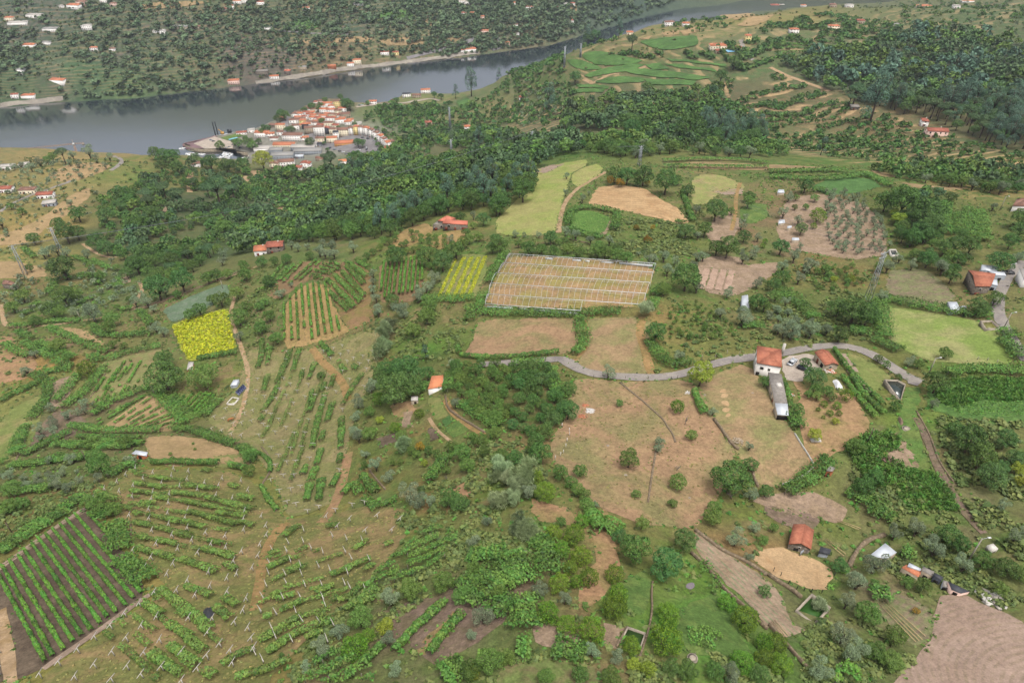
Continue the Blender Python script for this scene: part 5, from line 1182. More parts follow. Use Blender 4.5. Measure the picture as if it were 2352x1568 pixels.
# ------------------------------------------------------------------ single trees
def TS(i, j, s): return T(i, j, s)
TL = {
'pine': [(0, 1, "1370,190,150;1390,260,140;1540,150,150;1660,190,170;2040,130,250;1800,100,90;2150,150,120;1930,160,100"), (0, 0, "610,1390,130"), (1, 0, "700,1445,170"), (2, 0, "1095,360,120"), (3, 0, "775,800,180;740,880,110")],
'broad': [
 (0, 1, "1000,410,150;1200,210,140;1110,310,130;1200,260,140;740,390,150;640,560,200;330,610,130;1290,470,200;1420,390,150;1900,430,120;920,640,180;620,870,250;1280,850,190;1480,1060,260;1700,1000,230;560,480,120;730,560,140;1000,700,150;1330,760,170;1600,800,160;1180,930,120"),
 (0, 0, "1440,1390,130;1530,1420,150;1600,1430,160;1640,1530,130;1500,1520,120;1950,1480,150;2100,1510,150;2250,1500,150;1800,1450,110"),
 (1, 0, "930,1450,170;1300,1440,150;1110,1530,150"),
 (1, 1, "2090,430,140;2240,290,200;1300,770,180;1590,770,190;1720,820,190;1840,720,180;1880,420,100;1820,430,90;500,770,90;2170,700,110;2240,680,150;2200,620,110;1260,1180,140;290,800,100;180,830,90;60,830,100;130,1010,120"),
 (2, 1, "350,600,150;1610,170,120;1400,90,230;1150,95,90;1860,350,210;1580,960,270;1960,690,220;2120,590,130;100,160,230;20,60,180;1760,530,150;1870,700,150;1300,1480,200;2240,1200,160;2310,1240,120;1500,70,110;940,20,160;1050,30,180;1200,40,180;1590,540,160"),
 (3, 1, "1200,250,300;1420,350,320;1450,480,280;1050,270,200;330,130,140;290,520,130;2090,810,230;100,690,160;1660,960,150;750,1270,280;880,1300,250;620,1250,200;640,1490,170;1900,1240,180;1700,670,180;1830,680,170;1590,690,180;1440,800,180;2060,1160,160;110,980,150;40,1040,130;1300,600,180;1400,540,200;1660,240,110;2300,420,200;2280,540,180;2200,640,150;1220,500,130;1750,570,120"),
 (0, 2, "1550,290,330;1540,150,180"),
 (1, 2, "1280,410,350;1390,250,280;1200,230,170;1580,290,150;1450,400,220;1150,290,140;1590,1000,90;1660,1030,90;1780,1430,200;1870,1480,170"),
 (2, 2, "1985,1230,370;2180,1120,140;2320,1370,140;2310,360,120;520,430,140;510,620,210;250,1020,230;200,960,160;30,1060,150"),
 (3, 2, "330,195,110;400,320,210;1510,370,220;1800,900,300;1900,1050,280;2000,1220,280;2150,900,200;1700,800,170;2250,1060,150;850,1320,220;2100,1150,150;940,1250,180"),
 (2, 3, "1120,330,300;1400,470,320;980,220,150;1570,250,230;1600,1440,200;2250,1480,190;1850,1450,170;1450,1420,160;2310,720,120"),
 (3, 3, "640,480,150;1620,200,220;1740,300,180;2150,500,200"),
 (2, 0, "1625,1160,270;1070,1100,220;1440,1080,120;700,300,120;760,290,110;1350,850,90;1240,790,100;1100,1180,180;1200,1150,150;580,700,120;2030,560,130;1910,690,120"),
],
'fruit': [
 (0, 1, "2070,500,150;290,890,80;620,1140,200;720,1130,150;350,1370,120;230,1140,130;140,1240,130;500,1260,170;570,1280,130;1050,1350,150;1020,1430,130;1320,1450,60;2050,1170,160;1960,1180,90;1850,1270,130;1760,1310,120;1920,980,120;2000,950,120;2100,940,100;1780,870,110;1640,1130,90;1090,1250,60;850,870,80;940,960,110;1200,1180,70;2210,1330,180;2270,1240,110;2270,950,120;2250,870,100;2190,1120,120;210,370,70;110,320,70;1080,880,70;830,960,80"),
 (0, 0, "500,1440,90;450,1470,80"),
 (1, 1, "1960,620,100;2050,600,90;1900,660,110;1930,560,80;2000,500,70;1590,1240,160;1580,1330,160;1450,1450,160;40,1240,90;90,1200,80;130,1330,110;60,1430,130;200,1530,130;1610,870,80;1650,600,55;1660,640,55;1665,680,50;1585,590,55;1590,630,55;1595,670,50;1520,600,60;1520,640,60;1510,700,60;1735,600,55;1730,650,55;1740,690,55;1740,730,55;1430,560,60;1450,620,65;1380,660,65;1340,680,65;1280,620,70;1230,650,70;1330,540,60;1290,580,60;1450,720,70;1500,760,70;1390,730,70;1250,700,70;1180,640,80;1140,700,70;1080,740,70;1020,780,70;940,810,60;1000,820,50;1550,720,70;1480,560,50"),
 (2, 1, "150,700,140;270,710,110;380,730,110;510,700,120;620,740,130;780,720,150;850,740,130;960,710,110;960,760,140;1050,790,120;60,670,70;800,670,80;490,640,70;430,650,70;1390,1080,130;1550,1490,70;1630,1520,70;1830,1510,60;1770,1430,50;2160,280,120;2170,230,110;1930,390,90;2010,370,70"),
 (3, 1, "420,245,80;240,330,60;340,330,60;250,240,70;1000,880,90;520,900,100;720,1010,70;60,1140,120;440,920,80;560,960,80;700,900,70"),
 (0, 2, "1900,300,270;860,920,120;1170,920,120;570,1050,90;150,1340,180;950,1120,200;900,1050,150;1590,1080,60;1680,1085,60;1570,1030,40;1780,935,30;1795,985,30;240,1480,130;120,1510,150;1050,25,80;1150,40,80;560,20,150;640,140,100;2310,1060,130;2300,1180,120;950,1490,200;830,1470,140;1070,1530,160"),
 (1, 2, "1050,640,110;1050,840,140;1340,860,120;1000,1130,80;1430,1000,80;1480,1030,80;1330,1100,70;1260,1110,60;2070,900,120;2000,880,100;2100,1000,110;2250,1050,150;1940,1130,150;1900,1010,160;2200,830,120;1800,950,110;600,305,80;1750,1180,90"),
 (2, 2, "985,560,75;1640,850,110;1065,1070,200;620,1180,140;1135,1395,90;1510,1280,160;1465,1480,90;1850,1520,150;440,1200,150;540,1290,120;600,1350,120;660,1400,130;680,1500,140"),
 (3, 2, "420,440,120;360,480,80;440,500,90;530,450,110;570,510,90;500,1055,65;595,995,30;250,630,140;1610,100,120;1370,200,100;1000,150,90;1070,210,80;1190,320,70;1160,590,100;780,950,180"),
 (2, 3, "1190,100,140;1830,40,170;2290,250,110;310,1500,150;620,1480,170;900,1500,180;450,80,100;670,850,70"),
 (3, 3, "880,920,240;1140,1130,200;950,1280,200;1100,1360,200;1950,420,200;1400,660,160;1250,640,120;40,140,90;2100,700,150;2290,560,150;1040,700,90;960,650,90"),
 (1, 3, "1730,640,200;1890,750,180;2010,520,170;2240,730,160;970,970,230;1430,700,220;2150,1350,260;2310,1330,150;1980,1450,200;240,1310,60"),
],
'olive': [
 (0, 1, "660,290,70;450,730,100;540,720,120;620,740,100;420,760,90;810,770,90;460,860,80;380,880,50;880,1290,190;690,1290,90;1370,1185,130;1530,1110,80;1440,1420,120;1510,1470,110;1260,1200,100;1420,1260,80;30,470,110;2070,760,110;2050,820,90;2210,1510,100;830,1280,90"),
 (0, 0, "840,1390,110;680,1420,70;300,1530,80;140,1530,60;210,1510,50;380,1480,80;730,1500,70;650,1500,50;1020,1440,70;980,1520,60;900,1450,80"),
 (1, 1, "1080,940,80;1080,1010,70;1070,1090,90;1110,1160,100;1130,1250,100;1130,1300,90;1340,1250,150;1270,1240,80;1360,1310,100;1510,1110,120;1570,1060,110;1620,1040,70;1490,1160,100;1640,970,130;590,730,110;640,760,100;700,680,110;720,750,110;620,660,80;480,690,70;390,700,80;330,680,80;900,690,110;1790,620,80;2000,410,70;240,1110,110;330,1050,50"),
 (2, 1, "645,255,75;495,200,60;500,45,60;705,205,40;1690,350,80;30,580,70;110,590,50;245,590,60;490,550,90;580,590,100;720,620,100;890,640,90;1160,760,50;1250,800,110;1390,780,110;1490,820,90;1300,800,80;1420,910,110;1500,930,80;1660,860,80;1690,1060,120;1750,780,100;1690,790,90;1910,1290,120;2110,1330,190;1970,1110,110;2240,1020,110;2110,800,110;2100,490,90;2200,760,90;2250,610,80;2230,720,70;2110,740,50;2140,430,70;1700,590,80"),
 (3, 1, "570,330,80;560,250,80;270,450,90;180,230,100;130,380,100;230,780,120;370,850,150;270,980,120;120,870,120;330,900,90;1580,880,150;2280,780,110;1310,860,100;2050,330,70;1080,880,110;1020,1140,110;200,1460,180;380,1460,150;530,1450,120;60,1270,90;1190,800,90;1150,830,80;290,690,60;90,1440,120"),
 (0, 2, "500,740,120;385,805,110;510,820,110;395,880,80;630,670,100;720,640,80;480,600,90;790,560,80;330,110,90;270,260,100;790,630,80;870,580,50;660,750,40;470,1090,80;670,1070,110;1180,1090,80;1250,1080,80;590,1190,100;110,1210,130;360,1230,80;460,1210,70;270,1300,100;380,1300,100;540,1300,130;650,1330,130;760,1270,90;720,1190,50;230,1250,70;30,1230,60;920,1250,90;500,1260,90"),
 (1, 2, "940,550,140;920,680,100;930,820,130;950,880,120;1080,390,110;1060,430,90;1010,1030,90;1110,1130,130;1220,1230,120;1420,1390,190;1500,1450,160;1600,1470,120;1840,560,110;1800,210,90"),
 (2, 2, "880,270,140;1345,910,110;1340,970,100;2180,1390,130;1840,640,90;2170,960,90;150,1370,150;770,1500,70;1520,130,110"),
 (3, 2, "1500,560,100;1280,170,110;2130,1500,120"),
 (2, 3, "240,700,150;480,790,140;90,370,110;740,1260,170;950,1310,150;2040,230,180;2210,130,110;2170,400,100;1990,1480,200"),
 (3, 3, "1140,190,150;1330,150,180;1490,330,200;950,470,220;800,620,210;700,820,170;660,1110,250;740,1290,230;450,1440,210;2230,220,180;1760,480,180"),
 (1, 3, "1240,780,190;780,1090,170;620,1260,200;460,1410,110;1230,1170,150;2090,950,200;1990,1120,110;1280,1430,140;2000,250,120;2130,70,120"),
],
'citrus': [
 (0, 2, "820,260,150"), (1, 2, "1140,530,130;1500,660,90;1280,790,100"), (2, 2, "1510,595,140;220,1250,130;300,1390,180"),
 (3, 2, "700,500,120;505,575,70;625,590,80;455,625,45;560,660,60;645,660,60;505,695,35"), (2, 1, "2320,650,50;2300,690,50"), (3, 1, "440,420,140;410,510,60"),
 (2, 3, "380,190,140;560,210,190;640,80,120;450,350,160;630,400,180;530,510,140;700,600,170;430,660,200;590,640,120;330,930,210;500,1040,180;720,1090,250;930,560,180;970,740,170;930,880,220;1420,940,200;1400,1180,290;1960,830,160;2120,980,230;1090,1230,180;2300,1190,170;2300,1340,180;2090,1380,230"),
 (3, 3, "60,1200,180;90,1400,210"), (1, 3, "920,1240,220;1040,1130,130"),
],
'lime': [(1, 1, "2190,170,80"), (2, 2, "1715,290,250"), (3, 2, "610,725,70;410,850,125;2270,1160,130;2300,1280,100"), (1, 2, "1140,710,80;1550,1110,80"), (3, 1, "1180,430,130;1150,380,90;750,990,80;600,990,70"), (1, 3, "1200,1040,150;1990,1460,160"), (2, 3, "1110,1390,130;1240,1430,150"), (1, 0, "80,1450,190")],
'amber': [(2, 1, "900,90,90;990,110,90;1240,110,60;1240,630,80;1140,520,50;1290,520,50"), (3, 3, "1350,905,70"), (1, 2, "1510,960,90")],
'euca': [(1, 2, "1560,90,80"), (1, 0, "1980,750,120;1835,840,60;2230,660,50"), (2, 0, "980,260,80;340,890,120;700,280,80;790,290,50"), (3, 0, "930,880,230;480,1330,90")],
'reed': [(1, 2, "1150,80,160;1200,30,120;2260,1150,180;2320,1280,150;2200,1260,120;2250,1450,180;1360,960,150"), (2, 2, "100,1250,260;60,1350,200;30,1450,150"), (1, 1, "1240,1430,150;1180,1500,160"), (2, 1, "1220,1290,140"), (2, 3, "150,180,200;60,130,180"), (3, 3, "450,860,150")],
}
TL['broad'].append((1, 0, "330,1180,70;290,1190,60;240,1045,90;275,1055,90;200,1085,80;640,918,60;520,968,80;580,990,60;600,962,60;830,940,100;870,962,100;780,892,60;500,1302,90;640,1278,40;630,1312,40;940,1300,90;980,1312,80;610,1112,60;760,1168,40;910,1140,60;860,1182,40;100,1180,90;70,1200,80;30,1292,60;450,1010,60;720,1180,40;660,1370,40;1290,920,60;1640,870,60;1700,880,60"))
TL['fruit'].append((0, 0, "2200,1312,90;2290,1302,110;2330,1332,90;2160,1302,60;2260,1262,50;2030,1338,90"))
for kind in TL:
    for i, j, s in TL[kind]:
        trees_px(kind, T(i, j, s))

# bare dead trees
def dead_tree(u, v, w):
    p = hit([u], [v + w * .4])[0]; dep = project(p)[2]; d = w * dep / FPX
    rg = random.Random(int(u * 7 + v)); mb = MB()
    def br(a, dr, ln, r, lv):
        b = a + dr * ln; mb.tube(a, b, r, r * .6, 4)
        if lv == 0: return
        for _ in range(4 if lv > 1 else 3):
            nd = (dr + Vector((rg.uniform(-1, 1), rg.uniform(-1, 1), rg.uniform(-.1, .7)))).normalized()
            br(a + dr * ln * rg.uniform(.5, 1), nd, ln * rg.uniform(.5, .75), r * .55, lv - 1)
    br(Vector((0, 0, -.2)), Vector((0, 0, 1)), d * .45, d * .035, 3)
    o = new_obj('dead_tree', None, category='tree'); o.location = p
    mb.build('branches', m_dead, o)
    TREES.append((o, 'bare', u, v, None, None))
for i, j, s in [(1, 1, "1620,85,110;820,395,80;975,290,60"), (2, 2, "2010,1390,130;1590,720,110;1515,1150,100"), (1, 2, "2190,610,110;1750,1240,70")]:
    for u, v, w in T(i, j, s): dead_tree(u, v, w / 4)

# olive grove and orchards set out in loose rows
scatter_trees('olive', T(3, 1, "520,200;800,220;900,340;1010,400;1120,700;1000,790;600,760;505,650;520,480"), 110, 2.6, 3.6, None, None, .95, 3)
scatter_trees('fruit', T(1, 2, "1800,240;2100,210;2340,300;2340,420;2280,560;2351,700;2250,800;2000,650;1850,480"), 46, 3.2, 5.2, None, None, .75, 4)
scatter_trees('broad', T(2, 2, "0,250;330,260;430,480;500,640;420,780;350,960;200,1000;0,800"), 34, 3.6, 5.6, None, None, .75, 5)
scatter_trees('fruit', T(2, 1, "1420,1250;1700,1200;1900,1350;2100,1450;2000,1560;1450,1560"), 60, 1.2, 2.2, None, None, 1.2, 6, name='orchard_bush')
scatter_trees('fruit', T(3, 1, "350,950;600,880;800,900;880,1050;700,1150;450,1100"), 22, 2, 3.4, None, None, 1.0, 7, name='orchard_bush')
scatter_trees('olive', T(3, 1, "0,1300;150,1250;450,1420;350,1560;0,1560"), 14, 3, 4.4, None, None, .9, 8)

# ------------------------------------------------------------------ woods
def wood(poly, n_single, n_rest, smin, smax, kinds, label, group, stuff_name, seed, mat, leaf_n=90, gap=.62):
    """the larger, nearer trees singly; the rest as one mass"""
    rg = np.random.default_rng(seed)
    pw = hits(densify(poly, 30))
    thr = .36 if stuff_name == 'hollow_wood' else .2
    pts = poisson(pw, n_single + n_rest, (smin + smax) / 2 * gap, rg, lambda c: vnoise(c[:, 0], c[:, 1], 34, seed) * .7 + vnoise(c[:, 0], c[:, 1], 12, seed + 1) * .3 > thr)
    dep = np.hypot(pts[:, 0], pts[:, 1]); o = np.argsort(dep)
    for k in o[:n_single]:
        kd = kinds[int(rg.integers(0, len(kinds)))]
        put_tree(kd, pts[k, 0], pts[k, 1], rg.uniform(smin, smax))
    rest = pts[o[n_single:]]
    pick = vnoise(rest[:, 0], rest[:, 1], 30, seed + 5) * .6 + rg.uniform(0, .4, len(rest))
    sz = smin * .7 + (smax * 1.15 - smin * .7) * rg.uniform(0, 1, len(rest)) ** 1.4
    for q, (lo, hi, mt) in enumerate(((-1, .42, mat), (.42, .6, 'fruit' if mat != 'fruit' else 'broad'), (.6, 9, 'pine' if mat != 'pine' else 'euca'))):
        m = (pick > lo) & (pick <= hi)
        s = Stuff(); s.plants('broad', leaf_n, rest[m], sz[m], rg, 1.0 if q < 2 else 1.25)
        s.build(stuff_name, mt, label % ('dense tree cover', 'lighter green tree cover', 'darker needle tree cover')[q])

wood(P("640,560; 760,555; 900,545; 990,500; 1100,480; 1140,500; 1215,440; 1225,410; 1250,370; 1340,350; 1300,330; 1200,345; 1100,360; 1000,370; 900,380; 850,400; 760,420; 700,450; 690,500; 620,530; 560,560; 540,590"), 90, 960, 8, 13, ['broad', 'broad', 'fruit', 'broad', 'euca'], '%s in the valley wood behind the farmhouse', 'valley wood trees', 'valley_wood', 11, 'broad', 190)
wood(P("420,390; 540,380; 600,420; 650,500; 680,530; 560,560; 480,600; 420,640; 370,660; 330,640; 280,600; 230,520; 240,460; 330,420"), 50, 460, 6, 11, ['broad', 'broad', 'fruit', 'pine'], '%s in the hollow below the spur', 'hollow wood trees', 'hollow_wood', 12, 'broad', 190, .68)
wood(P("860,395; 930,350; 1000,330; 1050,345; 1150,330; 1190,310; 1110,300; 1060,310; 1000,300; 920,330; 880,360; 780,395; 720,400; 640,400; 640,412; 760,420"), 10, 420, 7, 12, ['broad', 'euca'], '%s on the slope above the village', 'village slope trees', 'village_slope_wood', 13, 'broad', 80)
wood(P("1380,325; 1500,295; 1620,290; 1700,310; 1770,340; 1820,360; 1700,365; 1560,355; 1470,365; 1380,360; 1330,345"), 36, 294, 6, 10, ['fruit', 'broad', 'olive', 'fruit'], '%s on the wooded shelf beyond the straw field', 'shelf wood trees', 'shelf_wood', 14, 'fruit', 170)
wood(P("1330,245; 1420,225; 1520,230; 1600,215; 1640,200; 1660,240; 1720,290; 1765,330; 1700,340; 1640,330; 1600,300; 1500,290; 1400,300; 1300,300; 1300,270"), 30, 360, 9, 15, ['broad', 'broad', 'pine', 'euca'], '%s in the dark ravine under the vineyards', 'ravine wood trees', 'ravine_wood', 15, 'broad', 150)
wood(P("1790,150; 1850,130; 1930,125; 2000,110; 2060,80; 2120,70; 2250,90; 2380,110; 2400,345; 2330,350; 2250,320; 2180,300; 2120,270; 2060,260; 1990,240; 1930,215; 1880,195; 1830,170"), 110, 900, 9, 15, ['pine', 'broad', 'pine', 'euca'], '%s in the dark pine wood on the right', 'pine wood trees', 'pine_wood', 16, 'pine', 130)
wood(P("1150,320; 1300,310; 1380,330; 1330,345; 1240,365; 1180,370; 1130,350"), 16, 140, 6, 10, ['broad', 'fruit'], '%s along the rim above the hay field', 'rim trees', 'rim_wood', 17, 'broad', 110)
wood(P("2040,380; 2200,385; 2352,395; 2400,440; 2300,450; 2240,440; 2150,425; 2060,410; 1990,390"), 20, 170, 5, 8, ['fruit', 'broad', 'olive'], '%s on the upper right terrace', 'terrace trees', 'terrace_wood', 18, 'broad', 110)
wood(P("2050,450; 2150,440; 2160,560; 2200,600; 2220,600; 2200,640; 2120,610; 2060,580; 2050,500"), 40, 30, 4.5, 7, ['broad', 'fruit'], '%s in the thicket beside the pergola strips', 'thicket trees', 'thicket', 19, 'broad', 200)

# far slopes: shrubs and small trees past counting
def slope_shrubs(name, polys, mat, label, seed, leaf_n, kind='broad', zs=.8):
    s = Stuff(); rg = np.random.default_rng(seed)
    for px, n, a, b_ in polys:
        pw = hits(densify(P(px), 30))
        rowed = name == 'hill_shrubs' and b_ <= 9.0
        def msk(c):
            ok = ~inpoly(c[:, 0], c[:, 1], RIVER)
            if name == 'far_bank_shrubs': ok &= vnoise(c[:, 0], c[:, 1], 70, 17) * .7 + vnoise(c[:, 0], c[:, 1], 24, 18) * .3 > rg.uniform(.2, .66, len(c))
            if rowed: ok &= ((hgt(c[:, 0], c[:, 1]) * .3 + vnoise(c[:, 0], c[:, 1], 80, 6) * 2.4) % 1.0) < .42
            return ok
        pts = poisson(pw, n, a * (.6 if rowed else .8), rg, msk)
        s.plants(kind, leaf_n, pts, a + (b_ - a) * rg.uniform(0, 1, len(pts)) ** 2, rg, zs)
    s.build(name, mat, label)
slope_shrubs('far_bank_shrubs', [
    ("0,2; 500,0; 560,90; 600,170; 400,205; 250,215; 0,228; -60,180; -60,2", 1000, 4, 14), ("500,0; 900,0; 1000,60; 960,120; 700,165; 600,180; 560,90", 900, 4, 14), ("900,0; 1320,0; 1330,60; 1200,105; 1050,120; 960,125; 1000,60", 900, 5, 15),
    ("1200,40; 1300,0; 1560,0; 1460,38; 1380,62; 1260,100", 620, 8, 16), ("150,215; 260,215; 400,203; 500,196; 500,202; 400,212; 280,225; 150,232", 120, 8, 14), ("1000,112; 1120,105; 1240,95; 1250,103; 1150,116; 1010,132", 90, 7, 12)],
    'far', 'dark shrubs and trees dotting the opposite river bank', 21, 34)
slope_shrubs('far_bank_scrub', [("0,2; 900,0; 1300,0; 1330,60; 1100,105; 900,135; 600,180; 300,210; 0,228", 1700, 2.5, 5), ("1180,140; 1290,110; 1640,40; 1900,20; 2352,5; 2352,90; 1900,60; 1640,90; 1300,180; 1180,260", 700, 2.5, 5), ("0,360; 240,368; 400,375; 300,430; 180,520; 0,600", 260, 1.5, 4)], 'scrub', 'pale green scrub spread over the far slopes', 24, 18)
slope_shrubs('hill_shrubs', [
    ("1660,180; 1780,170; 1900,220; 2000,260; 2100,290; 2000,340; 1850,350; 1770,330; 1700,270", 700, 3, 7), ("1900,340; 2100,300; 2250,335; 2352,360; 2352,385; 2100,380; 1900,365", 230, 3, 7), ("1760,60; 1900,30; 2050,60; 2100,80; 1950,115; 1800,135; 1700,120", 620, 4, 9),
    ("2050,5; 2352,0; 2380,95; 2150,80; 2060,60", 620, 4, 8), ("1180,160; 1290,120; 1310,200; 1330,240; 1260,290; 1150,290; 1090,270; 1040,250; 1130,220", 620, 4, 10), ("850,300; 950,285; 1010,320; 970,375; 880,375", 140, 4, 9.5), ("820,242; 900,238; 1040,238; 1010,262; 870,268; 850,300", 130, 3.5, 9.5), ("590,395; 680,415; 695,470; 665,500; 610,450", 110, 4, 10), ("860,250; 1000,240; 1120,280; 1120,330; 950,320; 880,290", 520, 4, 10),
    ("1320,95; 1440,80; 1530,55; 1640,30; 1690,60; 1620,78; 1540,70; 1440,95; 1340,115", 260, 4, 10), ("1380,130; 1460,120; 1520,120; 1520,135; 1480,138; 1410,125", 60, 4, 8), ("1640,105; 1720,100; 1780,140; 1700,170; 1660,130", 120, 4, 9),
    ("1560,120; 1640,125; 1640,138; 1570,136", 50, 4, 8)],
    'broad', 'bushes in loose rows on the terraced hill beyond', 22, 34)
slope_shrubs('olive_scrub', [
    ("0,380; 150,372; 240,385; 200,420; 100,450; 0,450", 90, 3, 6), ("0,440; 140,430; 220,430; 240,480; 120,540; 0,580", 70, 2, 5), ("0,650; 60,640; 200,610; 260,600; 320,640; 330,690; 200,720; 0,740", 130, 2.5, 5),
    ("1180,230; 1260,200; 1300,260; 1200,300", 80, 3, 6), ("1900,10; 2352,5; 2352,100; 2050,90", 160, 4, 7)], 'olive', 'grey green scrub and small olives on the spur', 23, 80, 'olive', 1.0)
# weeds and low scrub close by
def weeds(name, polys, mat, label, seed, kind='fruit', leaf_n=17, zs=.6):
    s = Stuff(); rg = np.random.default_rng(seed)
    for px, n, a, b_ in polys:
        pw = hits(densify(px, 15))
        pts = poisson(pw, n, a * .55, rg, lambda c: vnoise(c[:, 0], c[:, 1], 7, seed) > .36)
        s.plants(kind, leaf_n, pts, a + (b_ - a) * rg.uniform(0, 1, len(pts)) ** 2, rg, zs)
    s.build(name, mat, label)
weeds('undergrowth', [
    (P("1400,500; 1500,505; 1590,520; 1600,560; 1590,590; 1480,590; 1410,570"), 420, 1.4, 3.2), (P("1180,545; 1300,545; 1420,580; 1400,595; 1200,580"), 120, 1.2, 2.6), (P("1560,470; 1640,470; 1600,520; 1560,500"), 60, 1.2, 2.4),
    (P("880,740; 1000,700; 1080,700; 1060,830; 960,830; 870,820"), 220, 1.2, 2.6), (P("1080,1000; 1200,1020; 1260,1080; 1250,1160; 1130,1240; 1000,1260; 900,1200; 960,1120; 1060,1090"), 420, 1.0, 2.4), (P("1000,1240; 1180,1200; 1230,1250; 1200,1330; 1080,1330; 1000,1300"), 260, 1.0, 2.2),
    (P("1500,860; 1600,700; 1780,700; 1950,770; 1850,800; 1650,825; 1560,850"), 260, 1.0, 2.4), (P("1750,640; 1900,600; 2000,700; 2020,780; 1900,790; 1760,700"), 280, 1.2, 2.6), (P("2150,960; 2352,970; 2352,1290; 2250,1220; 2180,1080"), 420, 1.0, 2.8),
    (P("1980,1000; 2060,1010; 2120,1120; 2220,1220; 2240,1300; 2160,1290; 2020,1180; 1950,1100"), 420, .9, 2.0), (P("2000,1290; 2150,1270; 2280,1330; 2352,1380; 2352,1420; 2200,1350; 2120,1330; 2030,1350"), 200, .9, 2.0), (P("1850,1440; 1960,1420; 2060,1480; 2100,1520; 2000,1568; 1840,1568"), 260, .9, 2.2),
    (P("1130,1490; 1300,1500; 1450,1490; 1650,1510; 1800,1530; 1800,1580; 1380,1580; 1300,1510; 1130,1530"), 240, .8, 2.0), (P("740,1430; 900,1300; 1000,1290; 960,1400; 860,1470; 800,1568; 640,1568"), 240, .9, 2.2), (P("0,1080; 100,1050; 230,1040; 300,1070; 240,1140; 150,1180; 0,1270"), 300, 1, 2.4),
    (P("0,760; 120,740; 380,720; 390,790; 250,830; 120,870; 0,900"), 260, 1, 2.4), (P("380,870; 480,880; 540,880; 470,950; 400,920"), 60, .8, 1.8), (P("540,620; 640,610; 640,800; 570,800; 560,700"), 200, 1, 2.4), (P("830,720; 870,720; 880,860; 830,1000; 810,990; 850,850"), 90, 1, 2.2)],
    'scrub', 'low weeds and scrub between the plots', 31)
weeds('tall_grass', [
    (T(3, 2, "680,960;900,860;1100,840;1200,900;1180,1000;1050,1060;1230,1150;1180,1300;1000,1360;700,1300;600,1180"), 520, 1.2, 2.2), (T(3, 2, "1200,1250;1300,1180;1500,1200;1650,1350;1750,1560;1300,1560;1180,1400"), 420, .8, 1.6), (T(3, 2, "1500,380;1800,330;2351,340;2351,560;2100,600;1800,640;1550,560"), 620, .8, 1.6)],
    'tall_grass', 'tall lush green grass and maize near the water tank', 32, 'reed', 30, 1.0)

# tufts over all open ground close by, and the flowering crop
def open_ground(c):
    ok = np.ones(len(c), bool)
    for r in PATCHES: ok &= ~inpoly(c[:, 0], c[:, 1], r)
    for line, wd in RIBBONS:
        lo, hi = line.min(0) - wd, line.max(0) + wd
        m = ok & (c[:, 0] > lo[0]) & (c[:, 0] < hi[0]) & (c[:, 1] > lo[1]) & (c[:, 1] < hi[1])
        if m.any(): ok[m] &= segdist(c[m, 0], c[m, 1], line[::3]) > wd * .62
    return ok
_rg = np.random.default_rng(41)
_pw = hits(densify(P("-10,560; 200,640; 560,620; 800,600; 1000,560; 1130,540; 1300,350; 1500,375; 2000,380; 2360,390; 2380,1590; -30,1590"), 40))
_lo, _hi = _pw[:, :2].min(0), _pw[:, :2].max(0)
_c = _rg.uniform(_lo, _hi, size=(80000, 2)); _c = _c[inpoly(_c[:, 0], _c[:, 1], _pw)]; _c = _c[open_ground(_c)]
_d = vnoise(_c[:, 0], _c[:, 1], 9, 51); _gi = np.clip(np.searchsorted(GX, _c[:, 0]), 0, len(GX) - 1); _gj = np.clip(np.searchsorted(GY, _c[:, 1]), 0, len(GY) - 1); _gc = A1.reshape(len(GY), len(GX), 3)[_gj, _gi]
_k = _rg.uniform(0, 1, len(_c)) < np.clip((_d - .2) * 1.6, .05, 1) * np.clip((_gc[:, 1] / _gc[:, 0] - .55) * 2.5, .1, 1); _c = _c[_k][:17000]
_h = len(_c) // 2
_s = Stuff(); _s.plants('fruit', 9, _c[:_h], _rg.uniform(.5, 1.5, _h) ** 1.4, _rg, .55, .2); _s.build('undergrowth', 'scrub', 'weeds and brambles covering the open ground')
_s = Stuff(); _s.plants('fruit', 9, _c[_h:], _rg.uniform(.5, 1.3, len(_c) - _h) ** 1.4, _rg, .5, .2); _s.build('undergrowth', 'tall_grass', 'rough green grass tufts between the plots')
# grass and weeds straggling over the edges of plots and tracks
_e = []
for r in PATCHES:
    if np.hypot(r[:, 0], r[:, 1]).mean() < 470: _e.append(np.array(densify(r, 1.1)))
for line, wd in RIBBONS:
    if np.hypot(line[:, 0], line[:, 1]).mean() < 470 and len(line) > 2:
        d = np.gradient(line, axis=0); d /= np.hypot(d[:, 0], d[:, 1])[:, None] + 1e-9; nr = np.stack([-d[:, 1], d[:, 0]], -1)
        for sg in (-.5, .5): _e.append(line + nr * wd * sg)
_e = np.concatenate(_e); _e = _e + _rg.normal(size=_e.shape) * .45; _e = _e[vnoise(_e[:, 0], _e[:, 1], 6, 61) > .36]
_h = len(_e) // 2; _p = _rg.permutation(len(_e))
_s = Stuff(); _s.plants('fruit', 8, _e[_p[:_h]], _rg.uniform(.35, 1.1, _h) ** 1.3, _rg, .5, .2); _s.build('weeds', 'scrub', 'weeds along the edges of plots and tracks')
_s = Stuff(); _s.plants('fruit', 8, _e[_p[_h:]], _rg.uniform(.35, 1.0, len(_e) - _h) ** 1.3, _rg, .5, .2); _s.build('weeds', 'vine', 'green grass along the edges of plots and tracks')
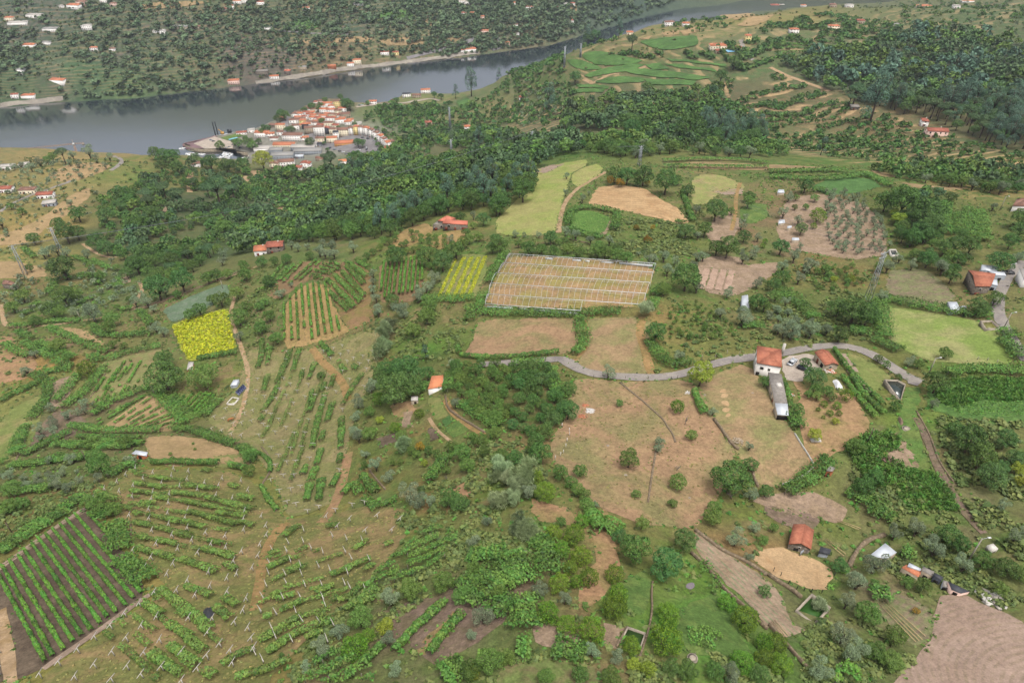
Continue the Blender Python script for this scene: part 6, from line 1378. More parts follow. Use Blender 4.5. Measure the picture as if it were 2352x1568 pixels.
def crop(px, n, a, b_, mat, label, name, world=None, kind='fruit', leaf=10, zs=.8):
    pw = world if world is not None else hits(densify(px, 15)); rg = np.random.default_rng(n)
    lo, hi = pw[:, :2].min(0), pw[:, :2].max(0); c = rg.uniform(lo, hi, size=(n * 4, 2)); c = c[inpoly(c[:, 0], c[:, 1], pw)][:n]
    s = Stuff(); s.plants(kind, leaf, c, rg.uniform(a, b_, len(c)), rg, zs, .1); s.build(name, mat, label)
crop(P("395,750; 430,735; 523,711; 527,742; 541,802; 500,811; 435,828; 418,800"), 1700, .7, 1.4, 'yellow', 'dense yellow flowers filling the field by the path', 'yellow_crop')
for _a, _b, _wd, _nm in (((1048, 596), (1008, 682), .55, 'thin'), ((1066, 592), (1024, 684), .85, 'second'), ((1083, 592), (1042, 685), .85, 'third'), ((1100, 592), (1058, 685), .85, 'fourth'), ((1115, 590), (1075, 686), .85, 'fifth')):
    _e = hit([_a[0], _b[0]], [_a[1], _b[1]])[:, :2]; _t = (_e[1] - _e[0]) / np.linalg.norm(_e[1] - _e[0]); _nn = np.array([-_t[1], _t[0]]) * _wd
    crop(None, 460, .4, .8, 'yellow', 'yellow flowers on the %s strip from the olive hedge' % _nm, 'yellow_crop', np.array([_e[0] + _nn, _e[1] + _nn, _e[1] - _nn, _e[0] - _nn]))
for _px, _n, _mt, _lb in ((P("305,1085; 520,1090; 620,1160; 665,1200; 930,1180; 920,1250; 700,1460; 600,1568; 120,1568; 385,1355; 300,1240; 245,1140"), 2600, 'dry', 'dry grass tufts on the sparse vineyard slope'), (P("572,805; 868,750; 825,930; 795,1090; 700,1180; 640,1130; 480,965; 550,880"), 1500, 'dry', 'dry grass tufts in the middle vineyard'), (P("1325,872; 1600,884; 1690,1030; 1640,1180; 1480,1205; 1330,1130; 1265,1020"), 700, 'dry', 'dry grass tufts on the wide meadow'),
        (P("2135,885; 2350,872; 2370,955; 2200,955"), 1600, 'tall_grass', 'leafy crop rows behind the pergola at the bend'), (P("1304,502; 1360,488; 1400,502; 1370,538; 1312,520"), 500, 'tall_grass', 'bean plants inside the vine hedge')):
    crop(_px, _n, .25, .7, _mt, _lb, 'crop' if _mt != 'dry' else 'dry_grass', None, 'fruit', 6, .5)

# ------------------------------------------------------------------ tree labels
MARKS = [(470, 770, 'yellow field'), (1060, 640, 'yellow strips'), (1310, 650, 'greenhouse frame'), (1765, 830, 'white house'), (1840, 1240, 'stone barn'), (1000, 885, 'orange roofed shed'), (1035, 515, 'red roofed farmhouse'), (2010, 640, 'tall lattice pylon'), (1450, 1000, 'dry meadow'),
    (1460, 465, 'straw field'), (1240, 460, 'hay field'), (1900, 530, 'olive grove path'), (2180, 770, 'lawn field'), (2060, 895, 'water tank'), (535, 920, 'white trough'), (45, 600, 'left lattice pylon'), (100, 465, 'spur houses'), (150, 1330, 'dark soil vineyard'), (2250, 1450, 'ploughed field'),
    (1700, 1330, 'seedling strip'), (2265, 645, 'stone house'), (320, 1042, 'tin roofed shed'), (610, 1300, 'sparse vineyard'), (690, 1000, 'middle vineyard'), (1350, 1300, 'grass patch'), (2020, 1270, 'white sheet roof'), (770, 300, 'village'), (1480, 150, 'far vineyards'), (2140, 305, 'long ruin'),
    (720, 720, 'hilltop vineyard'), (100, 850, 'left pergolas'), (1660, 640, 'raised beds'), (2210, 530, 'pergola strips'), (1000, 1420, 'brown terraces'), (1900, 930, 'small orchard'), (1170, 1100, 'pale reeds'), (940, 980, 'walled garden'), (250, 960, 'tan plot'), (1620, 1430, 'bean rows'), (300, 370, 'spur road'), (2250, 1050, 'green crop')]
def label_trees():
    buckets = {}
    for o, kind, u, v, lb, gp in TREES:
        if lb:
            o['label'] = lb; o['group'] = gp; continue
        d = [((u - m[0]) ** 2 + (v - m[1]) ** 2, m[2]) for m in MARKS]
        dd, nm = min(d); buckets.setdefault((kind, nm), []).append((dd, o))
    for (kind, nm), l in buckets.items():
        l.sort(key=lambda e: e[0])
        for k, (dd, o) in enumerate(l):
            o['group'] = '%ss around the %s' % (DESC[kind], nm) if not DESC[kind].endswith('reed') else 'giant reed around the %s' % nm
            o['label'] = ('%s standing by the %s' % (DESC[kind], nm)) if len(l) == 1 else '%s, %s one outward from the %s' % (DESC[kind], ordinal(k), nm)
label_trees()
# ------------------------------------------------------------------ buildings
def roof_mat(name, ha, hb, moss='8a7a6a'):
    """clay tiles: courses running down the slope, weathering in blotches"""
    m, N, L, b = nodemat(name)
    tc = N.new('ShaderNodeTexCoord').outputs['Object']
    n = n_noise(N, L, tc, 1.1, 5, .7); n2 = n_noise(N, L, tc, 6.0, 3, .6)
    c = n_mix(N, L, n_range(N, L, n, .4, .65), lin4(ha), lin4(hb))
    c = n_mix(N, L, n_range(N, L, n2, .62, .8, 0, .6), c, lin4(moss))
    L.new(c, b.inputs['Base Color'])
    w = N.new('ShaderNodeTexWave'); w.inputs['Scale'].default_value = 1.6; w.inputs['Distortion'].default_value = .3; L.new(tc, w.inputs['Vector'])
    bp = N.new('ShaderNodeBump'); bp.inputs['Strength'].default_value = .6; bp.inputs['Distance'].default_value = .1
    L.new(w.outputs['Fac'], bp.inputs['Height']); L.new(bp.outputs[0], b.inputs['Normal'])
    return m
def stone_mat(name, ha, hb, scale=2.2):
    m, N, L, b = nodemat(name)
    tc = N.new('ShaderNodeTexCoord').outputs['Object']
    v = N.new('ShaderNodeTexVoronoi'); v.inputs['Scale'].default_value = scale; L.new(tc, v.inputs['Vector'])
    n = n_noise(N, L, tc, 1.0, 5)
    c = n_mix(N, L, n_range(N, L, v.outputs['Distance'], .1, .55), lin4(ha), lin4(hb))
    c = n_mix(N, L, n_range(N, L, n, .45, .75, 0, .5), c, lin4('6a6656'))
    L.new(c, b.inputs['Base Color'])
    bp = N.new('ShaderNodeBump'); bp.inputs['Strength'].default_value = .7; bp.inputs['Distance'].default_value = .08
    L.new(v.outputs['Distance'], bp.inputs['Height']); L.new(bp.outputs[0], b.inputs['Normal'])
    return m
RF = {'o': roof_mat('roof_orange', 'd68c68', 'c0785c'), 'r': roof_mat('roof_red', 'b8705c', 'a06454'), 'b': roof_mat('roof_brown', 'a07866', '8a6c60'), 's': roof_mat('roof_salmon', 'e08a72', 'd68068', 'da9078'),
      'x': roof_mat('roof_mottled', 'b06c56', 'c88468', 'b8a498'), 'k': plain_mat('roof_slate', '4a4c52', .6, .2, 1), 'g': plain_mat('roof_flat_grey', 'aaa8a4', .85, .2, .6), 'f': plain_mat('roof_flat_pale', 'c8c2ba', .85, .15, .6),
      't': plain_mat('roof_tin', 'd5dbe2', .45, .12, .8, .4), 'n': roof_mat('roof_new_orange', 'e89a70', 'e29068', 'e8a078'), 'd': plain_mat('roof_concrete', 'a39c94', .9, .3, 1.2)}
WL = {'w': plain_mat('wall_white', 'ece8e2', .85, .1, .8, k=.8), 'c': plain_mat('wall_cream', 'e2d6bc', .85, .1, .8, k=.8), 'y': plain_mat('wall_yellow', 'e0cc90', .85, .1, .8, k=.8), 'p': plain_mat('wall_pink', 'dcbcae', .85, .1, .8, k=.8), 's': stone_mat('wall_stone', 'a89c8c', '756c62'),
      'g': plain_mat('wall_grey', 'a8aeb4', .8, .12, .8), 'k': plain_mat('wall_slate', '484c54', .7, .15, 2), 'b': plain_mat('wall_beige', 'c4b49c', .9, .2, 1.2), 'r': plain_mat('wall_brick', 'b4704c', .9, .25, 3), 'o': plain_mat('wall_orange', 'dca468', .85, .1, .8)}
m_glass = plain_mat('window_glass', '30343c', .25, .3, 1, .5)
m_frame = plain_mat('window_frame', 'd8d2c8', .7, .1, 2)
m_door = plain_mat('door_wood', '8a4a38', .7, .2, 2)
m_dark = plain_mat('dark_opening', '2a2622', .95, .2, 2)
m_chim = plain_mat('chimney_plaster', 'd8cec0', .9, .2, 2)
def panel_mesh(w, h, t, mat, name):
    key = (round(w, 2), round(h, 2), round(t, 2), mat.name)
    if key not in _pm:
        mb = MB(); mb.box(-w / 2, w / 2, -t, .02, 0, h); _pm[key] = mb.mesh(name, mat)
    return _pm[key]

def wall_panel(parent, name, a, b_, frac, z0, w, h, mat, t=.05):
    """flat piece set on the wall that runs from a to b_ (outside on the right hand side)"""
    a = Vector((a[0], a[1], 0)); b_ = Vector((b_[0], b_[1], 0)); p = a.lerp(b_, frac)
    o = new_obj(name, panel_mesh(w, h, t, mat, name), parent)
    o.location = (p.x, p.y, z0); o.rotation_euler = (0, 0, math.atan2(b_.y - a.y, b_.x - a.x))
    return o

def building(name, cat, corners, zg, h, roof, rise, wallm, roofm, label, group=None, wins=(), doors=(), over=.35, chimney=None, flat_t=.25, detail=False, sink=3.0):
    """corners: world xy FL, FR, BR, BL (counter clockwise seen from above). wins: (side, frac, z, w, h); side 0 front, 1 right, 2 back, 3 left"""
    c = np.array([p[:2] for p in corners]); o0 = c.mean(0)
    o = new_obj(name, None, category=cat, label=label, group=group); o.location = (o0[0], o0[1], zg)
    c = c - o0
    MB().prism([tuple(p) for p in c], -sink, h).build('wall', wallm, o)
    e = c * (1 + over / np.linalg.norm(c, axis=1, keepdims=True))
    FL, FR, BR, BL = [Vector((p[0], p[1], h + .02)) for p in e]
    up = Vector((0, 0, rise)); mb = MB(); t = Vector((0, 0, .16))
    def slab(*pts):
        n = len(pts); v = [tuple(p) for p in pts] + [tuple(p + t) for p in pts]
        mb.add(v, [(i, (i + 1) % n, n + (i + 1) % n, n + i) for i in range(n)], [(0, i + 1, i) for i in range(1, n - 1)] + [(n, n + i, n + i + 1) for i in range(1, n - 1)])
    gable = None
    if roof == 'flat':
        mb.prism([tuple(p[:2]) for p in e], h + .02, h + flat_t)
    elif roof == 'lr':        # ridge from the left wall to the right wall
        L_, R_ = (FL + BL) / 2 + up, (FR + BR) / 2 + up
        slab(FL, FR, R_, L_); slab(BR, BL, L_, R_); gable = [(c[0], c[3]), (c[1], c[2])]
    elif roof == 'fb':        # ridge from front to back
        F_, B_ = (FL + FR) / 2 + up, (BL + BR) / 2 + up
        slab(FL, F_, B_, BL); slab(F_, FR, BR, B_); gable = [(c[0], c[1]), (c[3], c[2])]
    elif roof == 'mono':
        slab(FL, FR, BR + up, BL + up); gable = None
        MB().add([tuple(p) for p in (Vector((c[3][0], c[3][1], h)), Vector((c[2][0], c[2][1], h)), Vector((c[2][0], c[2][1], h + rise * .92)), Vector((c[3][0], c[3][1], h + rise * .92)), Vector((c[0][0], c[0][1], h)), Vector((c[1][0], c[1][1], h)))],
                 [(0, 1, 2, 3)], [(4, 0, 3), (5, 2, 1)]).build('gable', wallm, o)
    else:                      # hip; ridge along the longer direction
        w_ = (FR - FL).length; d_ = (BL - FL).length
        if w_ >= d_:
            m1, m2 = (FL + BL) / 2, (FR + BR) / 2; k = min(.46, .5 * d_ / w_)
            L_, R_ = m1.lerp(m2, k) + up, m2.lerp(m1, k) + up
            slab(FL, FR, R_, L_); slab(BR, BL, L_, R_); slab(FR, BR, R_); slab(BL, FL, L_)
        else:
            m1, m2 = (FL + FR) / 2, (BL + BR) / 2; k = min(.46, .5 * w_ / d_)
            F_, B_ = m1.lerp(m2, k) + up, m2.lerp(m1, k) + up
            slab(FL, F_, B_, BL); slab(FR, BR, B_, F_); slab(FL, FR, F_); slab(BR, BL, B_)
    rf = mb.build('roof', roofm, o)
    if gable:
        g = MB()
        for a, b_ in gable:
            g.add([(a[0], a[1], h), (b_[0], b_[1], h), ((a[0] + b_[0]) / 2, (a[1] + b_[1]) / 2, h + rise * .93)], (), [(0, 1, 2)])
        g.build('gable', wallm, o)
    sides = [(c[0], c[1]), (c[1], c[2]), (c[2], c[3]), (c[3], c[0])]
    for s, fr, z, w, hh in wins:
        if detail:
            f = wall_panel(o, 'window', *sides[s], fr, z - .08, w + .22, hh + .2, m_frame, .06)
            pn = new_obj('pane', panel_mesh(w, hh, .1, m_glass, 'pane'), f); pn.location = (0, 0, .1)
        else:
            wall_panel(o, 'window', *sides[s], fr, z, w, hh, m_glass, .06)
    for s, fr, w, hh, dm in doors: wall_panel(o, 'door', *sides[s], fr, 0, w, hh, dm, .08)
    if chimney:
        x, y = chimney
        MB().box(x - .35, x + .35, y - .3, y + .3, h - .2, h + rise + .7).build('chimney', m_chim, rf)
    return o

def px_building(name, cat, px, hgt_m, roof, rise, wk, rk, label, group=None, wins=(), doors=(), **k):
    """px: frame positions of the eaves corners FL, FR, BR, BL"""
    g = hit([px[0][0], px[1][0]], [px[0][1], px[1][1]])
    zg = float(np.median(hgt(g[:, 0], g[:, 1])))
    for _ in range(4):
        w = at_z([p[0] for p in px], [p[1] for p in px], np.full(4, zg + hgt_m))
        zg = float(hgt(w[:, 0].mean(), w[:, 1].mean()))
    return building(name, cat, w[:, :2], zg, hgt_m, roof, rise, WL[wk], RF[rk], label, group, wins, doors, **k)

def Z(x0, y0, s, t):
    return [((x0 + x / s) * .57422, (y0 + y / s) * .57422) for x, y in P(t)]
R1 = lambda t: Z(2950, 1340, 4.356, t)
R2 = lambda t: Z(3760, 1020, 5.601, t)
R3 = lambda t: Z(3440, 2060, 4.2, t)
R4 = lambda t: Z(1680, 830, 9.8, t)
R5 = lambda t: Z(1900, 980, 2.94, t)
R8 = lambda t: Z(850, 1480, 7.13, t)

# --- near buildings
px_building('farm_house', 'house', R1("345,485; 760,555; 755,262; 345,200"), 5.4, 'hip', 1.3, 'w', 'x', 'white two storey house with weathered red tile roof beside the lane', wins=[(0, .24, 3.4, .9, .8), (0, .55, 3.3, .5, .7), (3, .3, 3.2, .8, 1), (3, .7, 3.2, .8, 1), (1, .5, 3.2, .9, 1.1)], doors=[(0, .12, 1, 2.1, m_dark), (1, .3, 1.0, 2.1, m_door)], detail=True, over=.3)
px_building('outhouse', 'outbuilding', R1("1530,525; 1755,515; 1580,290; 1355,308"), 2.6, 'fb', 1.0, 'b', 'x', 'narrow rendered outhouse with mottled red tile roof by the vine hedge', wins=[(0, .45, 1.5, .7, .6)], doors=[(3, .75, 1.3, 2.0, m_dark), (3, .35, .9, 1.9, m_door)], detail=True)
px_building('outbuilding', 'outbuilding', R1("650,1190; 865,1190; 765,690; 535,660"), 2.7, 'flat', .2, 'b', 'd', 'long concrete roofed outbuilding running down from the white house', wins=[(3, .3, 1.2, 1.0, .9), (3, .6, 1.2, 1.0, .9)], doors=[(3, .15, 1.1, 2.0, m_dark), (3, .8, 1.1, 2.0, m_door)], detail=True, over=.1)
px_building('lean_to', 'shed', R1("700,1385; 885,1398; 870,1200; 655,1192"), 2.4, 'flat', .2, 'b', 't', 'open lean-to with white sheet roof at the end of the outbuilding', doors=[(0, .5, 3.0, 2.1, m_dark)], over=.12, flat_t=.1)
px_building('stone_barn', 'barn', [(1764 + 195 / 4, 1176 + 290 / 4), (1764 + 390 / 4, 1176 + 335 / 4), (1764 + 415 / 4, 1176 + 170 / 4), (1764 + 235 / 4, 1176 + 118 / 4)], 2.6, 'fb', 1.1, 's', 'x', 'small stone barn with red tile gable roof above the straw pen', doors=[(0, .38, 1.0, 1.7, m_dark)], wins=[(0, .5, 2.0, .35, .35)], detail=True, over=.2)
px_building('garden_shed', 'shed', [(588 + 1583 / 4, 784 + 440 / 4), (588 + 1712 / 4, 784 + 415 / 4), (588 + 1722 / 4, 784 + 335 / 4), (588 + 1618 / 4, 784 + 342 / 4)], 2.3, 'mono', 1.0, 'w', 'n', 'pale block shed with bright orange tiled mono pitch roof above the walled garden', doors=[(1, .4, .9, 1.9, m_dark)], over=.12, detail=True)
px_building('stone_hut', 'hut', [(588 + 1425 / 4, 784 + 545 / 4), (588 + 1487 / 4, 784 + 545 / 4), (588 + 1487 / 4, 784 + 510 / 4), (588 + 1430 / 4, 784 + 510 / 4)], 1.7, 'flat', .1, 'b', 'f', 'tiny flat roofed block hut at the edge of the walled garden', doors=[(0, .6, .8, 1.3, m_dark)], over=.08)
px_building('farmhouse', 'farmhouse', R4("890,640; 1850,700; 1870,545; 1100,505"), 3.9, 'lr', 1.2, 's', 's', 'long stone farmhouse wing with salmon red roof on the hill shoulder', wins=[(0, .25, 2.2, .9, 1.3)], doors=[(0, .13, 1.3, 2.0, m_door), (0, .5, 1.0, 2.2, m_door), (0, .87, 2.6, 2.4, m_door)], over=.25, detail=True)
px_building('farmhouse', 'farmhouse', R4("700,560; 1040,590; 1400,470; 1010,400"), 4.6, 'hip', 1.9, 's', 's', 'taller stone farmhouse block with salmon red hipped roof', over=.25)
px_building('ruined_house', 'ruin', R4("500,700; 890,670; 800,550; 660,560"), 3.8, 'flat', .1, 's', 'd', 'roofless grey stone ruin attached to the red roofed farmhouse', wins=[(0, .1, 1.2, .7, 1.0), (0, .85, 2.0, .9, .9)], doors=[(0, .3, 1.4, 1.9, m_door)], over=-.25, flat_t=.06, detail=True)
px_building('stone_house', 'house', R2("790,705; 1130,705; 1240,425; 635,345"), 3.9, 'lr', 1.3, 's', 'x', 'old rubble stone house with sagging red tile roof above the lane', wins=[(0, .42, 2.4, .6, .6), (3, .5, 2.0, .6, .8)], doors=[(0, .3, 1.8, 1.2, m_door)], over=.2, detail=True)
for k, (t, lb) in enumerate([("925,345; 1270,368; 1270,268; 930,240", 'white sheet roofed lean-to behind the old stone house'), ("1240,455; 1482,470; 1425,405; 1060,372", 'white sheet roofed lean-to on the uphill side of the stone house'), ("1130,655; 1285,685; 1270,578; 1100,552", 'small white sheet canopy against the stone house'), ("245,1230; 460,1235; 365,1072; 165,1072", 'white sheet roofed shelter beside the thick pergola'), ("470,1225; 585,1225; 585,1165; 455,1160", 'low grey sheet roofed hutch beside the white shelter')]):
    px_building('shelter', 'shed', R2(t), [2.6, 2.5, 2.6, 2.3, 1.6][k], 'mono', .25, 'g', 't', lb, over=.1, doors=[(0, .5, 1.2, 1.5, m_dark)])
px_building('white_house', 'house', R2("1880,560; 2300,600; 2300,330; 1780,310"), 3.4, 'flat', .1, 'w', 'f', 'white walled house cut off by the right edge', over=.05, wins=[(0, .3, 1.4, 1, 1)])
px_building('white_house', 'house', [(1764 + 2250 / 4, 392 + 325 / 4), (1764 + 2560 / 4, 392 + 330 / 4), (1764 + 2560 / 4, 392 + 220 / 4), (1764 + 2290 / 4, 392 + 265 / 4)], 3.2, 'hip', 1.2, 'w', 'b', 'white house with brown tile roof above the pergola strips', wins=[(0, .4, 1.3, 1, 1.1)], doors=[(0, .2, 1, 2.1, m_door)])
px_building('tin_shed', 'shed', T(0, 2, "1215,1035; 1345,1055; 1355,1025; 1255,1008"), 2.2, 'mono', .2, 'r', 't', 'brick shed with bright tin roof beside the dry lot', over=.2, doors=[(0, .5, 1.1, 1.8, m_dark)])
px_building('stone_hut', 'hut', T(0, 2, "1718,262; 1770,258; 1780,200; 1735,200"), 2.4, 'mono', .5, 'r', 'f', 'small brick hut with pale roof hidden between two big dark trees', over=.15, doors=[(0, .6, .8, 1.8, m_dark)])
px_building('well_house', 'hut', R8("510,450; 690,430; 765,285; 600,310"), 1.3, 'mono', .25, 'g', 't', 'low well house with white sheet lid uphill of the solar panels', over=.12)
px_building('stone_hut', 'hut', T(0, 1, "20,1045; 125,1060; 155,1040; 35,1005"), 3.0, 'fb', .9, 's', 'b', 'grey stone hut with tiled gable at the left edge', over=.2, doors=[(1, .4, .8, 1.2, m_dark)])
px_building('brick_hut', 'hut', T(3, 2, "538,1190; 590,1195; 612,1165; 565,1150"), 2.0, 'flat', .1, 'r', 'd', 'tiny red brick pump hut beside the tall grass', over=.1, doors=[(0, .5, .6, 1.4, m_dark)])
px_building('sheet_shelter', 'shed', R3("160,680; 440,725; 610,625; 420,475"), 2.2, 'flat', .08, 'b', 't', 'shelter with a broad white sheet roof weighted with planks', over=.1, flat_t=.08)
for k, (t, wk, rk, lb) in enumerate([("700,880; 980,1040; 1040,930; 780,830", 'b', 'o', 'patched scrap shed with a pinkish sheet roof'), ("800,860; 1010,930; 1030,900; 830,800", 'g', 't', 'scrap shed with pale tin sheets under the vines'), ("1040,930; 1210,1020; 1245,945; 1060,860", 'b', 'd', 'scrap shed with grey boards'), ("1240,1020; 1370,1090; 1400,1040; 1250,960", 'k', 'k', 'scrap shed covered in dark blue sheet'), ("1390,1190; 1470,1210; 1490,1120; 1400,1090", 'g', 'd', 'scrap hutch with a leaning grey sheet'), ("1540,1250; 1690,1310; 1840,1280; 1480,1110", 'p', 'k', 'low scrap hutch with long black roof')]):
    px_building('scrap_shed', 'shed', R3(t), [1.7, 2.0, 1.8, 1.8, 1.2, 1.3][k], 'flat', .1, wk, rk, lb, over=.05, flat_t=.06, doors=[(0, .5, .8, 1.0, m_dark)])
px_building('tarp_hut', 'hut', T(3, 3, "470,370; 555,385; 570,345; 490,325"), 1.6, 'lr', .5, 'g', 'k', 'small hut under a blue tarpaulin beside the stone barn', over=.25)
px_building('sheet_shelter', 'shed', T(2, 1, "2110,1255; 2180,1260; 2165,1150; 2110,1160"), 2.0, 'mono', .3, 'g', 't', 'white sheet roof half hidden by a fruit tree', over=.1)
for k, (t, lb) in enumerate([("85,205; 150,205; 145,180; 95,178", 'grey shed roof beside the upper olive rows'), ("95,490; 155,480; 150,455; 100,460", 'white sheet shed among the olives'), ("220,640; 285,640; 280,622; 222,622", 'low white sheet shelter on the bare yard'), ("175,530; 215,525; 215,512; 180,515", 'tiny sheet roofed coop among the olives')]):
    px_building('coop', 'shed', T(3, 1, t), 1.6, 'mono', .2, 'b', 't', lb, over=.1)

# --- village and scattered houses: tile x, tile y of the front base centre, width in tile units, storeys, turn in degrees, roof, wall, shape
def houses(i, j, rows, place, group, name='house', cat='house'):
    pts = []
    for e in rows.replace('\n', ' ').split(';'):
        f = e.strip().split(',')
        if len(f) < 5: continue
        pts.append((float(f[0]), float(f[1]), float(f[2]), float(f[3]), float(f[4]), f[5] if len(f) > 5 else 'o', f[6] if len(f) > 6 else 'w', f[7] if len(f) > 7 else 'hip'))
    pts.sort(key=lambda e: e[0])
    col = {'o': 'orange tiled', 'r': 'red tiled', 'b': 'brown tiled', 's': 'salmon', 'x': 'mottled tile', 'k': 'dark slate', 'g': 'flat grey', 'f': 'flat pale', 't': 'tin', 'n': 'orange', 'd': 'concrete'}
    wcl = {'w': 'white', 'c': 'cream', 'y': 'yellow', 'p': 'pink', 's': 'stone', 'g': 'grey', 'k': 'dark', 'b': 'beige', 'r': 'brick', 'o': 'orange'}
    for k, (x, y, w, st, rot, rk, wk, sh) in enumerate(pts):
        u, v = 588 * i + x / 4, 392 * j + y / 4
        p = hit([u], [v])[0]; dep = project(p)[2]; wm = w / 4 * dep / FPX * (.9 if 'across' in place else 1.0)
        dm = min(max(6.5, wm * .5), 11.0); a = math.radians(rot); ca, sa = math.cos(a), math.sin(a)
        ex = np.array([ca, sa]); ey = np.array([-sa, ca]); o0 = p[:2] + ey * dm * .5
        cs = [o0 - ex * wm / 2 - ey * dm / 2, o0 + ex * wm / 2 - ey * dm / 2, o0 + ex * wm / 2 + ey * dm / 2, o0 - ex * wm / 2 + ey * dm / 2]
        h = 2.65 * st + .3; wins = []
        if h > 2:
            for s_, ln in ((0, wm), (1, dm), (3, dm)):
                nn = max(1, int(ln / 3.0))
                for fl in range(int(max(1, round(st)))):
                    for q in range(nn): wins.append((s_, (q + .5) / nn, 0.8 + fl * 2.65, 1.0, 1.3))
        zc = [float(hgt(*c)) for c in cs]
        fl = sh == 'flat' or rk in 'gfd'
        stw = ['', 'single storey', 'two storey', 'three storey', 'four storey', 'five storey'][min(5, max(1, int(round(st))))]
        building(name, cat, cs, float(min(zc[:2])), h + max(0, np.mean(zc) - min(zc[:2])) * .5, 'flat' if fl else sh, 0.3 if fl else min(2.4, dm * .2), WL[wk], RF[rk],
                 '%s %s house, %s roof, %s, %s from upstream' % (stw, wcl[wk], col[rk], place, ordinal(k)), group, wins, [(0, .3, 1.1, 2.1, m_door)], .4, (wm * .2, dm * .1) if not fl else None, .35)
houses(1, 0, """760,1005,80,4,5,b,y;655,985,90,2,0,o,w;500,1030,125,2,-5,b,w;600,945,70,1.5,0,b,p;555,950,55,1,0,r,w;795,1035,75,2,8,o,w;625,1040,80,2,0,o,w;690,1045,80,2,5,o,w;395,1065,90,2,0,b,w;475,1068,80,2,4,r,w;
385,1115,60,2,0,o,w;490,1090,60,2,0,r,w;530,1105,60,2.5,3,o,w;570,1120,60,2,0,r,w;620,1100,80,2,0,o,w;700,1090,80,2,-8,b,c;350,1140,80,2,15,b,w;430,1145,60,2,0,o,y;600,1145,60,2,0,o,w;680,1120,80,2,0,r,w;660,1165,90,2,0,b,c;560,1165,80,2,0,b,w;500,1160,70,2,0,b,w;
780,1145,90,2.5,12,o,w;850,1155,65,2,10,o,w;820,1085,100,2,15,b,b;930,1150,90,1,12,f,w;235,1115,55,2,0,o,s;225,1200,85,3,0,o,c;155,1175,75,1.5,-10,b,s;55,1265,130,2.5,0,o,w;130,1255,80,1.5,10,o,w;165,1290,80,1.2,0,b,w;225,1250,60,2,0,b,w;335,1300,180,3,0,b,w;
450,1295,75,1.6,12,o,w;370,1200,60,2.5,10,b,w;505,1230,110,3,8,b,b;455,1190,60,2.5,0,o,k;585,1255,95,4.5,4,b,w,lr;650,1235,60,3,4,r,k,fb;705,1235,60,2.5,0,b,c;815,1255,130,3.5,3,b,c,lr;700,1315,95,2.5,8,o,c;740,1290,50,4,8,k,w;590,1315,80,2.2,0,b,c;810,1335,170,1.2,10,o,o,lr;
880,1245,50,3.5,2,b,w,fb;925,1245,52,4,0,o,y,fb;970,1248,52,4,-4,b,w,fb;1015,1255,52,4,-10,o,w,fb;1055,1265,52,3.6,-18,b,w,fb;1095,1285,52,3.4,-28,b,w,fb;1130,1310,52,3.2,-36,o,w,fb;1160,1335,52,3,-42,b,w,fb;1190,1365,55,3,-48,o,w,fb;1220,1350,60,2.6,-50,b,b,fb;1245,1395,115,2,10,o,w,lr;
255,1350,200,1.8,0,o,c,lr;70,1385,180,1.2,2,f,w;430,1385,220,1.6,3,f,g;240,1470,200,2.4,3,g,g;180,1410,120,2,3,g,g;395,1460,75,1,3,t,g;475,1425,250,1.6,4,g,g;590,1475,95,1.2,-12,b,b,lr;820,1510,105,1.2,15,n,w;280,1535,150,2,8,b,w,lr;170,1550,80,2,0,b,c,fb;455,1550,90,2,-10,r,w,fb;390,1565,60,1,0,r,w;585,1345,60,1,0,k,g;530,1350,60,1.6,0,f,w""", 'in the riverside village', 'village houses', 'village_house')
_rv = random.Random(12); _vl = []
_poly = [(350, 1060), (560, 985), (720, 1015), (880, 1065), (870, 1165), (760, 1195), (560, 1195), (420, 1195), (330, 1135)]
while len(_vl) < 26:
    x, y = _rv.uniform(330, 880), _rv.uniform(985, 1195)
    if bool(inpoly(np.array([x]), np.array([y]), _poly)[0]) and all(math.hypot(x - a, (y - b_) * 1.6) > 44 for a, b_ in _vl): _vl.append((x, y))
houses(1, 0, ';'.join('%d,%d,%d,%.1f,%d,%s,%s,%s' % (x, y, _rv.uniform(46, 66), _rv.choice([1.2, 1.6, 2, 2]), _rv.uniform(-15, 15), _rv.choice('oorb'), _rv.choice('wwwc'), _rv.choice(['hip', 'lr', 'fb'])) for x, y in _vl), 'packed among the old village', 'old village houses', 'village_house')
houses(1, 0, "1385,895,75,2,8,k,w;1475,900,80,1.5,0,b,b;1560,860,85,2,8,o,w;1075,962,70,1.6,6,o,w;1255,945,40,1,0,b,p;1590,1158,60,1.6,15,r,p;1945,1195,55,1.6,10,o,w", 'on the shore beyond the village', 'shore houses', 'shore_house')
houses(0, 0, "2220,1240,90,1,12,r,w;2310,1222,60,1.4,12,f,w;1800,1535,80,1.4,20,b,w;60,1562,130,1.2,8,f,w;215,1540,80,1,8,f,w", 'beside the quay', 'quay houses', 'quay_house')
